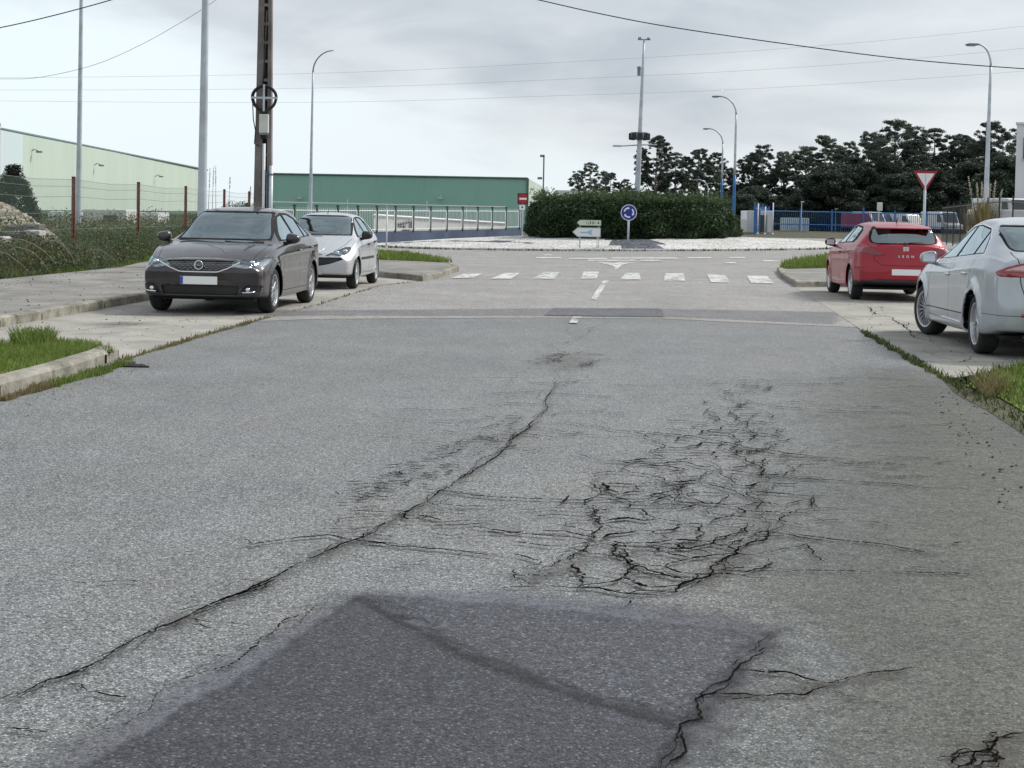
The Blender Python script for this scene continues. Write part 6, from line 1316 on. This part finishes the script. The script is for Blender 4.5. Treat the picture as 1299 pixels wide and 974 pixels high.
for k, (px, py, Y) in enumerate(((1017, 256, 160), (1115, 262, 150), (1060, 265, 165))):
    q = at(px, py, Y); x0 = q.x; g_ = gz(x0, Y); t = thing('yard_lamp', ('thin pole with a small lamp behind the blue fence above the pale container', 'short pale pole with a white head above the roof of the red car', 'thin dark pole behind the blue fence left of the red car')[k], 'lamp', (x0, Y, g_)); b = MB(); b.tube([(0, 0, 0), (0, 0, q.z-g_)], .045, 6); b.build('pole', (M['galv'], M['white_paint'], M['galv_dark'])[k], t); b = MB(); b.box((.08, 0, q.z-g_), (.32 if k != 1 else .5, .2, .14 if k != 1 else .8)); b.build('lamp_head', (M['galv'], M['white_paint'], M['galv_dark'])[k], t, bevel=.03)
# far left containers
container('white site cabin between the rubble pile and the first rusty fence post', 62, 98, 268, 84, M['white_paint'], door=False)
container('white container with a dark open bay behind the fence at left', 106, 160, 265, 84, M['cream'], door=True)
container('pale flat container right of the second rusty fence post', 166, 200, 269, 88, M['white_paint'], door=False)
# black railings and the white vehicles behind them at the far right
t = thing('black_fence', 'black metal bar fence behind the silver saloon at the right edge', 'fence'); a = Vector((15.6, 46)); c = Vector((25, 92)); n = 10; IRON = simple('black_iron', (.012, .014, .016), .5)
for j in range(n):
    p_ = a.lerp(c, j/n); q_ = a.lerp(c, (j+1)/n); g_ = gz(p_.x, p_.y); g2 = gz(q_.x, q_.y); b = MB(); b.box((p_.x, p_.y, g_+1.12), (.05, .05, 2.3)); b.build('post', IRON, t)
    b = MB()
    for zz in (.3, 2.05): b.tube([(p_.x, p_.y, g_+zz), (q_.x, q_.y, g2+zz)], .022, 4)
    for u in np.linspace(.05, .95, 15): w_ = p_.lerp(q_, u); gw = g_+(g2-g_)*u; b.tube([(w_.x, w_.y, gw+.1), (w_.x, w_.y, gw+2.15)], .006, 4)
    b.build('bars', IRON, t)
box_vehicle('van', 'white van roof showing behind the black fence right of the tall lamp base', 'van', 1281, 96, R(-75), 5.4, 2.1, 2.75, VW)
box_vehicle('van', 'low white van just above the roof of the silver saloon at the right edge', 'van', 1292, 72, R(-10), 4.4, 1.9, 1.85, VW)

# --- vegetation
def leaf_quads(cent, s, r, squash=1.0, lw=.5):
    n = len(cent); a = r.normal(size=(n, 3)); a /= np.linalg.norm(a, axis=1)[:, None]; b_ = r.normal(size=(n, 3)); b_ -= a*(a*b_).sum(1)[:, None]; b_ /= np.linalg.norm(b_, axis=1)[:, None]
    s1 = (s*r.uniform(.6, 1.3, n))[:, None]; V = np.stack([cent-a*s1, cent-b_*s1*lw, cent+a*s1, cent+b_*s1*lw], 1); return V
def blob_points(r, c, rad, n, shell=.55):
    d = r.normal(size=(n, 3)); d /= np.linalg.norm(d, axis=1)[:, None]; k = (shell+(1-shell)*r.random(n)**.6)[:, None]; return np.array(c)+d*k*np.array(rad)
HEDGE = leafmat('hedge_needles', (.024, .050, .020), (.042, .078, .030), (.075, .115, .045), trans=.18)
EUC = leafmat('eucalyptus_leaves', (.070, .092, .078), (.11, .14, .11), (.18, .205, .17), trans=.38, each=.3)
EUC2 = leafmat('dark_understorey_leaves', (.042, .060, .048), (.066, .088, .064), (.10, .125, .09), trans=.25, each=.3); CON = leafmat('conifer_needles', (.010, .018, .012), (.018, .028, .016), trans=.1)
BARK = plain('bark', (.12, .10, .085), .9, var=.35, vs=2); BARKP = plain('pale_bark', (.24, .22, .19), .9, var=.3, vs=2)
# the clipped round hedge on the island
t = thing('hedge', 'big round dark green hedge on the roundabout island', 'hedge', (ICX+.5, ICY-1, .4)); r = np.random.default_rng(11); HR, HH = 4.95, zat(800, 256, 72)-.4
n = 46000; a = r.uniform(0, 2*np.pi, n); h = HH*r.random(n)**.9; wob = .22*np.sin(a*7+1)+.14*np.sin(a*17)+.16*np.sin(h*3+a*9)+.12*np.sin(h*6-a*13); top = h > HH*.86
rad = HR+wob-.35*r.random(n)**2+.06*r.normal(size=n)-.75*np.clip((h/HH-.62)/.38, 0, 1)**2-.25*np.clip((.15-h/HH)/.15, 0, 1); pts_ = np.c_[rad*np.cos(a), rad*np.sin(a), h]
m_ = 26000; a2 = r.uniform(0, 2*np.pi, m_); rr_ = HR*np.sqrt(r.random(m_)); zt2 = HH-.08+.14*np.sin(rr_*3+a2*4)+.15*np.sin(a2*11)+.13*r.normal(size=m_)-.55*(rr_/HR)**7; pts2 = np.c_[rr_*np.cos(a2), rr_*np.sin(a2), zt2]
obj('foliage', quads('foliage', leaf_quads(np.r_[pts_, pts2], .085, r, lw=.35)), HEDGE, t)
sp_ = []; rs_ = np.random.default_rng(5)
for k in range(900):
    aa = rs_.uniform(0, 6.28); q = HR*math.sqrt(rs_.random())*.98; c_ = np.array([q*math.cos(aa), q*math.sin(aa), HH+.05]); L_ = rs_.uniform(.15, .62)*(.75+.45*math.sin(aa*5+q)); nn_ = 26; tt = rs_.random(nn_)
    sp_.append(c_+np.c_[rs_.normal(0, .05, nn_)+tt*rs_.normal(0, .1), rs_.normal(0, .05, nn_), tt*L_])
obj('shoots', quads('shoots', leaf_quads(np.concatenate(sp_), .075, r, lw=.3)), leafmat('hedge_tips', (.06, .10, .04), (.10, .15, .06), trans=.3), t)
b = MB(); b.lathe([(.01, 0), (HR-.55, 0), (HR-.5, HH*.75), (HR-.9, HH-.3), (.01, HH-.25)], 40); b.build('inner_core', plain('hedge_inside', (.012, .018, .010), .95), t)  # solid near-black core behind the leaves
# eucalyptus trees: a few prototypes copied
def tree_proto(seed, H, W_, kind, leafm, label):
    r = np.random.default_rng(seed); rn = random.Random(seed); t = thing('eucalyptus_tree' if kind == 'euc' else 'bushy_tree', label, 'tree', (0, 0, 0))
    tr = MB(); cr = []
    base_h = H*(.30 if kind == 'euc' else .06); sway = rn.uniform(-.4, .4); tr.tube([(0, 0, -.2), (sway*.4, 0, H*.3), (sway, .1, H*.6), (sway*1.2, 0, H*.88)], [H*.018, H*.014, H*.009, H*.003], 8)
    if kind == 'euc':
        limbs = rn.randint(8, 10)
        for i in range(limbs):
            a = 2.4*i+rn.uniform(-.4, .4); f_ = (i+.6)/limbs; zt_ = H*(.42+.50*f_) if i < limbs-1 else H*.93; q = W_*(.25+.75*math.sin(math.pi*(.18+.72*f_)))*rn.uniform(.55, 1.0) if i < limbs-1 else .15
            e = Vector((sway*f_+q*math.cos(a), q*math.sin(a), zt_)); s0 = Vector((sway*f_*.7, 0, zt_-H*rn.uniform(.16, .26))); tr.tube([s0, s0.lerp(e, .5)+Vector((0, 0, -.15)), e], [H*.006, H*.004, .02], 5)
            R_l = W_*rn.uniform(.34, .50)
            for k in range(rn.randint(28, 40)):
                b_ = rn.uniform(0, 6.28); d_ = R_l*math.sqrt(rn.random()); c_ = (e.x+d_*math.cos(b_), e.y+d_*math.sin(b_), min(H*.985-.02*rn.random()*H, e.z+R_l*.75*(1-(d_/R_l)**2)-rn.random()**1.3*R_l*1.25)); rr2 = W_*rn.uniform(.05, .13); cr.append(blob_points(r, c_, (rr2*1.3, rr2*1.3, rr2*.75), rn.randint(110, 220), .05))
            if rn.random() < .8: tr.tube([e, e+Vector((R_l*.5*math.cos(a+1), R_l*.5*math.sin(a+1), R_l*.3))], [.03, .012], 4)
    else:
        for i in range(70):
            a = rn.uniform(0, 6.28); f_ = rn.random(); z0 = H*(.06+.84*f_); sp = W_*(.95-.62*f_**1.6); q = sp*math.sqrt(rn.random())*.9; c_ = (q*math.cos(a), q*math.sin(a), z0); rr2 = W_*rn.uniform(.14, .26); cr.append(blob_points(r, c_, (rr2, rr2, rr2*.8), 520, .2))
    obj('trunk', tr.mesh('trunk'), BARKP if kind == 'euc' else BARK, t, smooth=True); obj('crown', quads('crown', leaf_quads(np.concatenate(cr), .068 if kind == 'euc' else .095, r, lw=.5)), leafm, t); return t
protos = [tree_proto(100+i, 10, (2.6, 2.2, 3.0, 2.4)[i], 'euc', EUC, 'x') for i in range(4)]; bushes = [tree_proto(200+i, 6, (3.2, 2.8)[i], 'bush', EUC2, 'x') for i in range(2)]
usedp = set()
def plant(protoset, idx, label, px, pytop, Y, wscale, group):
    p = protoset[idx]; base_h = 10 if protoset is protos else 6
    if (id(protoset), idx) in usedp:
        r_ = p.copy(); C.objects.link(r_)
        for ch in list(p.children): c_ = ch.copy(); C.objects.link(c_); c_.parent = r_
    else: r_ = p; usedp.add((id(protoset), idx))
    x, y, z = G(px, Y=Y); H = zat(px, pytop, Y)-z; k = H/base_h; r_.location = (x, y, z-.1); r_.scale = (k*wscale, k*wscale, k); r_.rotation_euler.z = random.uniform(0, 6.28); tag(r_, label, 'tree', group); return r_
gT = 'eucalyptus trees along the skyline'
for k, (px, py, Y, w_, lab) in enumerate([
    (746, 205, 215, 1.0, 'rounded tree left of the camera mast, leftmost on the skyline'), (773, 217, 225, .9, 'small tree second from the left on the skyline, left of the mast'), (792, 226, 230, .8, 'low tree on the skyline just left of the camera mast'), (829, 169, 185, .85, 'tall airy eucalyptus immediately right of the camera mast'), (856, 192, 190, .9, 'eucalyptus with two crowns second to the right of the mast'), (884, 186, 185, 1.0, 'broad eucalyptus crown directly left of the shorter blue footed lamp'), (906, 192, 190, .8, 'eucalyptus crown right behind the shorter blue footed lamp'),
    (948, 191, 190, .9, 'eucalyptus first to the right of the taller blue footed lamp'), (968, 182, 185, .9, 'flat topped eucalyptus second to the right of the taller blue lamp'), (992, 190, 190, .9, 'thin eucalyptus with sky gaps, above the pale blue container'), (1017, 184, 188, 1.0, 'eucalyptus left of the broad flat crown in the middle of the row'), (1050, 169, 180, 1.05, 'broad flat crowned eucalyptus above the left of the red car'), (1075, 178, 185, .8, 'narrow eucalyptus between the flat crown and the higher trees'), (1098, 164, 178, .85, 'airy eucalyptus left of the highest tree in the row'), (1133, 150, 172, 1.0, 'highest eucalyptus of the row, above the red car'), (1160, 178, 180, .8, 'lower eucalyptus left of the yield sign'), (1183, 161, 176, 1.0, 'eucalyptus rising behind the yield sign'),
    (1218, 167, 178, 1.05, 'wide eucalyptus crown between the yield sign and the tall right lamp'), (1257, 152, 172, .85, 'lacy eucalyptus behind the tall right lamp'), (1236, 176, 185, .8, 'eucalyptus filling in just left of the tall right lamp')]):
    plant(protos, k % 4, lab, px, py, Y+26, w_*1.12, gT)
gB = 'bushy trees below the eucalyptus row'
for k in range(26):
    px = 830+k*18.2+random.uniform(-4, 4); py = (236 if px < 1030 else 207)+random.uniform(-10, 12)+(8 if px > 1240 else 0); plant(bushes, k % 2, 'dark bushy tree number' if False else 'dark bushy tree in the dense belt under the tall eucalyptus crowns', px, py, 190+random.uniform(-5, 12), 1.5, gB)
for k, px in enumerate((1280, 1268, 1302)): plant(bushes, k % 2, 'dark bushy tree in the dense belt under the tall eucalyptus crowns', px, 192+8*(k % 2), 188, 1.1, gB)
# conifer, shrubs, rubble and rough plants at the left
t = thing('conifer', 'small black green conifer above the rubble pile at the left edge', 'tree', (*G(17, Y=59)[:2], .1)); r = np.random.default_rng(3); cr = []; HC = zat(17, 209, 59)-.1
for i in range(170):
    f_ = r.random()**1.1; q = 1.15*(1-f_)**.8+.06; a = r.uniform(0, 6.28); cr.append(blob_points(r, (q*.75*math.cos(a), q*.75*math.sin(a), .7+(HC-.75)*f_), (.24, .24, .15), 90, .2))
obj('crown', quads('crown', leaf_quads(np.concatenate(cr), .05, r, lw=.35)), CON, t); b = MB(); b.tube([(0, 0, 0), (0, 0, HC-.2)], [.08, .02], 8); b.build('trunk', BARK, t)
t = thing('conifer', 'lower dark conifer cut by the left edge beside the taller one', 'tree', (*G(-6, Y=58)[:2], .1)); cr = []
for i in range(70):
    f_ = r.random(); q = 1.1*(1-f_)**.7+.1; a = r.uniform(0, 6.28); cr.append(blob_points(r, (q*.75*math.cos(a), q*.75*math.sin(a), .7+1.5*f_), (.22, .22, .15), 70, .2))
obj('crown', quads('crown', leaf_quads(np.concatenate(cr), .05, r, lw=.35)), CON, t); b = MB(); b.tube([(0, 0, 0), (0, 0, 1.8)], [.08, .02], 8); b.build('trunk', BARK, t)
RUSTL = leafmat('rusty_leaves', (.10, .05, .025), (.20, .12, .06), (.28, .21, .12), trans=.15)
# terrain bank of the verge
bk = []; X0 = np.linspace(-7.9, -34, 36); Y0 = np.linspace(14, 100, 60); v = []; f = []
def bank(x, y):
    e = min(1, max(0, (-x-(8.55 if y > 34 else 8.55+(34-y)*.09))/2.2)); return -.05+.18*e+(.10*math.sin(x*1.7+y*.6)+.08*math.sin(y*1.3-x))*e
for y_ in Y0:
    for x_ in X0: v.append((x_, y_, bank(x_, y_)))
nx = len(X0); f = [(j*nx+i, j*nx+i+1, (j+1)*nx+i+1, (j+1)*nx+i) for j in range(len(Y0)-1) for i in range(nx-1)]
obj('verge_bank', mesh('verge_bank', v, f), M['earth'], smooth=True, kind='structure')
def wild(name, label, cat, region, n, h0, h1, mat, s, seed, blades=True, w=.012, lean=.8, z=None):
    r = np.random.default_rng(seed); (xa, xb), (ya, yb) = region; x_ = r.uniform(xa, xb, n); y_ = r.uniform(ya, yb, n)
    lump = .5+.25*np.sin(x_*1.9+seed+1.7*np.sin(y_*.9))+.25*np.sin(y_*1.7+seed*2+1.3*np.sin(x_*1.4)); fine = .5+.5*np.sin(x_*5.3+2*np.sin(y_*3.1+seed))*np.sin(y_*4.7+seed); dens = np.clip(lump*.75+fine*.25, 0, 1)
    kp = r.random(n) < .15+.85*dens**1.3; x_, y_, dens = x_[kp], y_[kp], dens[kp]; n = len(x_)
    z_ = np.array([bank(a_, b_) for a_, b_ in zip(x_, y_)]); h = (h0+(h1-h0)*r.random(n)**1.2)*(.20+1.15*dens**1.5)
    if blades:
        a = r.uniform(0, 6.28, n); la = r.uniform(0, 6.28, n); lx = np.cos(la)*h*lean*r.random(n); ly = np.sin(la)*h*lean*r.random(n); dx = np.cos(a)*w; dy = np.sin(a)*w; V = np.zeros((n, 4, 3))
        V[:, 0] = np.c_[x_-dx, y_-dy, z_-.03]; V[:, 1] = np.c_[x_+dx, y_+dy, z_-.03]; V[:, 2] = np.c_[x_+lx+dx*.2, y_+ly+dy*.2, z_+h]; V[:, 3] = np.c_[x_+lx-dx*.2, y_+ly-dy*.2, z_+h]
    else: V = leaf_quads(np.c_[x_, y_, z_+h], s, r)
    return tag(obj(name, quads(name, V), mat, kind='stuff'), label, cat)
wild('green_weeds', 'fresh green weeds at the foot of the verge along the left sidewalk', 'weeds', ((-10.4, -8.8), (17, 60)), 26000, .03, .22, BLADE, 0, 1, w=.012)
wild('bramble_leaves', 'dark bramble and shrub leaves under the mesh fence at left', 'bramble', ((-14.5, -9.3), (22, 70)), 130000, .02, .55, WILD, .035, 2, blades=False)
wild('scrub_leaves', 'grey green scrub leaves on the left verge', 'scrub', ((-13.8, -9.8), (24, 46)), 50000, .03, .48, SAGE, .028, 3, blades=False)
wild('scrub_leaves', 'rust brown dead leaves low on the left verge near the frame edge', 'scrub', ((-13.8, -9.6), (22, 40)), 26000, .02, .55, RUSTL, .028, 8, blades=False)
wild('dry_stems', 'dry tan stems and grass among the brambles at left', 'dry grass', ((-14.5, -9.4), (20, 66)), 13000, .08, .60, DRY, 0, 4, w=.006, lean=.9)
wild('long_grass', 'long green grass arching over the left verge', 'grass', ((-12.8, -9.3), (24, 50)), 18000, .10, .62, SAGE, 0, 5, w=.008, lean=1.1)
wild('waste_ground_scrub', 'brownish scrub on the waste ground beyond the mesh fence', 'scrub', ((-33, -13.5), (40, 98)), 70000, .05, .85, DRY, .05, 6, blades=False)
wild('waste_ground_scrub', 'dark green scrub on the waste ground beyond the mesh fence', 'scrub', ((-33, -13.5), (40, 98)), 130000, .02, .95, WILD, .06, 7, blades=False)
# pale dead vines arching over the brambles
b = MB(); rn = random.Random(9)
for k in range(16):
    x_ = rn.uniform(-11.8, -9.8); y_ = rn.uniform(27, 38); a = rn.uniform(-.4, 1.2); L_ = rn.uniform(.6, 1.5); z0 = bank(x_, y_)+rn.uniform(.2, .5); pts_ = [(x_+L_*t_*math.cos(a), y_-L_*t_*math.sin(a)*.6, z0+.28*math.sin(t_*2.6)-.45*t_*t_+rn.uniform(-.02, .02)) for t_ in np.linspace(0, 1, 7)]; b.tube(pts_, [.009, .009, .008, .007, .006, .005, .004], 4)
tag(b.build('dead_vines', plain('dead_vine', (.34, .31, .25), .9), kind='stuff'), 'pale dead vines arching over the brambles left of the dark saloon', 'vines')
# brown bush and tall reeds behind the roof of the dark saloon
r = np.random.default_rng(21); q = G(311, Y=58); t = thing('shrub', 'brown bare shrub beside the foot of the concrete utility pole', 'shrub', q); cr = [blob_points(r, (r.uniform(-.9, 1.0), r.uniform(-.6, .6), .9+.55*r.random()+(.35 if i % 3 else 0)*1), (.32, .3, .25), 240, .2) for i in range(18)]
obj('twigs', quads('twigs', leaf_quads(np.concatenate(cr), .05, r, lw=.15)), leafmat('brown_twigs', (.05, .035, .025), (.10, .075, .05), trans=.1), t); b = MB(); [b.tube([(0, 0, 0), (rn.uniform(-.8, .8), rn.uniform(-.3, .3), rn.uniform(1.2, 2.1))], [.03, .008], 5) for _ in range(14)]; b.build('stems', BARK, t)
q = G(283, Y=56); t = thing('shrub', 'grey green shrub seen between the thick lamp pole and the concrete pole', 'shrub', q); cr = [blob_points(r, (r.uniform(-.9, .7), r.uniform(-.5, .5), .5+1.25*r.random()), (.35, .3, .25), 200, .2) for i in range(16)]
obj('foliage', quads('foliage', leaf_quads(np.concatenate(cr), .05, r, lw=.4)), SAGE, t); b = MB(); [b.tube([(0, 0, 0), (rn.uniform(-.8, .8), rn.uniform(-.3, .3), rn.uniform(1.0, 1.9))], [.03, .008], 5) for _ in range(8)]; b.build('stems', BARK, t)
def reed(px, pyt, Y, lab, plume_m, ph, pw, group, lean=0):
    x_, y_, z_ = G(px, Y=Y); H = zat(px, pyt, Y)-z_; t = thing('reed', lab, 'reed', (x_, y_, z_), 0, group); b = MB(); b.tube([(0, 0, 0), (lean*.35, 0, H*.5), (lean, 0, H-ph*.2)], [.014, .010, .004], 5); b.build('stem', DRY, t)
    r = np.random.default_rng(int(px*10)); tt = r.random(130); c_ = np.c_[lean*(1-(1-tt)*ph/H)+r.normal(0, pw*.35, 130)*np.sin(tt*2.6+.3), r.normal(0, pw*.35, 130), H-ph*(1-tt)]; obj('plume', quads('plume', leaf_quads(c_, pw*.55, r, lw=.3)), plume_m, t)
PB = leafmat('dark_plume', (.08, .07, .06), (.14, .12, .10), trans=.1); PC = leafmat('cream_plume', (.55, .48, .38), (.70, .64, .54), trans=.3)
for k, (px, pt) in enumerate(((263, 212), (268, 211), (274, 209), (289, 224), (317, 236))): reed(px, pt, 52, ('dark reed immediately right of the thick lamp pole', 'dark reed second right of the thick lamp pole', 'palest reed third right of the thick lamp pole', 'thin reed midway between the lamp pole and the concrete pole', 'short reed close to the left of the concrete pole')[k], PB, .7 if k < 3 else .4, .035, 'tall reeds by the concrete pole', (0.06, .05, -.04, .05, 0)[k])
for k, (px, pt, ln) in enumerate(((1228, 224, -.55), (1238, 232, -.25), (1244, 230, -.1), (1247, 236, .05), (1254, 232, .15), (1260, 228, .25), (1268, 240, .4))):
    reed(px-ln*28, pt, 64, ('leftmost pampas plume leaning out from the tall right lamp', 'second pampas plume from the left by the tall right lamp', 'third pampas plume from the left by the tall right lamp', 'short middle pampas plume against the tall right lamp', 'pampas plume just right of the tall lamp base', 'second pampas plume right of the tall lamp base', 'rightmost pampas plume near the white building')[k], PC, 1.0, .07, 'pampas plumes at right', ln)
q = G(1247, Y=64); t = thing('pampas_clump', 'clump of dry pampas leaves at the foot of the tall right lamp', 'pampas grass', q); r = np.random.default_rng(4); n = 1500; a = r.uniform(0, 6.28, n); h = r.uniform(.7, 2.1, n); ln = r.random(n)*.8; V = np.zeros((n, 4, 3)); dx = np.cos(a+1.57)*.015; dy = np.sin(a+1.57)*.015; bx = np.cos(a)*.25*r.random(n); by = np.sin(a)*.25*r.random(n)
V[:, 0] = np.c_[bx-dx, by-dy, 0*h]; V[:, 1] = np.c_[bx+dx, by+dy, 0*h]; V[:, 2] = np.c_[bx+np.cos(a)*ln+dx*.3, by+np.sin(a)*ln+dy*.3, h]; V[:, 3] = np.c_[bx+np.cos(a)*ln-dx*.3, by+np.sin(a)*ln-dy*.3, h]; obj('leaves', quads('leaves', V), DRY, t)
# rubble pile and concrete blocks
STONE = concrete('rubble_stone', (.46, .41, .33), .4, 3, .5, 20); r0 = random.Random(4); b = MB(); PXc, PYc = -18.2, 54.0
for k in range(2600):
    a = r0.uniform(0, 6.28); q = 2.7*math.sqrt(r0.random()); hh = 1.55*(1-(q/2.75)**1.6); s_ = r0.uniform(.06, .17); c_ = Matrix.Translation((PXc+q*math.cos(a), PYc+q*math.sin(a)*.7, .12+max(0, hh)-r0.random()*.05)) @ Matrix.Rotation(r0.uniform(0, 6.28), 4, 'Z') @ Matrix.Rotation(r0.uniform(-.9, .9), 4, 'X'); b.box((0, 0, 0), (s_*1.3, s_, s_*.6), c_, top=.75)
tag(b.build('rubble_pile', STONE, kind='stuff'), 'heap of tan broken stones below the conifer at the left edge', 'rubble')
BLK = concrete('block_concrete', (.22, .21, .19), .25, 2, .5, 20); BLKW = concrete('block_pale', (.50, .49, .47), .15, 2, .4, 20)
for k, (px0, px1, y0, y1, Y, mm, lab) in enumerate([(3, 28, 285, 292, 44, BLK, 'dark grey concrete block, left of the pair below the rubble'), (29, 50, 284, 292, 44, BLK, 'grey concrete slab below the right part of the rubble'), (33, 50, 292, 298.5, 42, BLKW, 'pale concrete block with a notch in front of the rubble pile'), (4, 32, 293, 303, 42, BLK, 'long grey concrete beam lowest in front of the rubble pile'), (-6, 5, 300, 316, 38, BLKW, 'tan stone block cut by the left edge below the rubble')]):
    q0 = at(px0, (y0+y1)/2, Y); q1 = at(px1, (y0+y1)/2, Y); h_ = (y1-y0)*pxm(Y); b = MB(); b.box((0, .3, 0), (q1.x-q0.x, .6, h_), Matrix.Rotation(.05*(k % 3-1), 4, 'Y')); b.box((0, -.02, h_*.15), ((q1.x-q0.x)*.4, .08, h_*.3)); tag(b.build('concrete_block', mm, None, ((q0.x+q1.x)/2, Y, q0.z), bevel=.03), lab, 'concrete block')
# small things on the ground
q = P(172, 466); b = MB(); b.add([(-.12, 0, 0), (-.04, .03, .02), (.07, .02, .018), (.13, -.01, 0), (.02, -.03, .006)], [(0, 1, 2, 3, 4)]); o = b.build('rubber_scrap', M['cable'], None, (q[0], q[1], .012)); sm = o.modifiers.new('solid', 'SOLIDIFY'); sm.thickness = .012; tag(o, 'flat black scrap of rubber on the road by the near left kerb', 'debris')
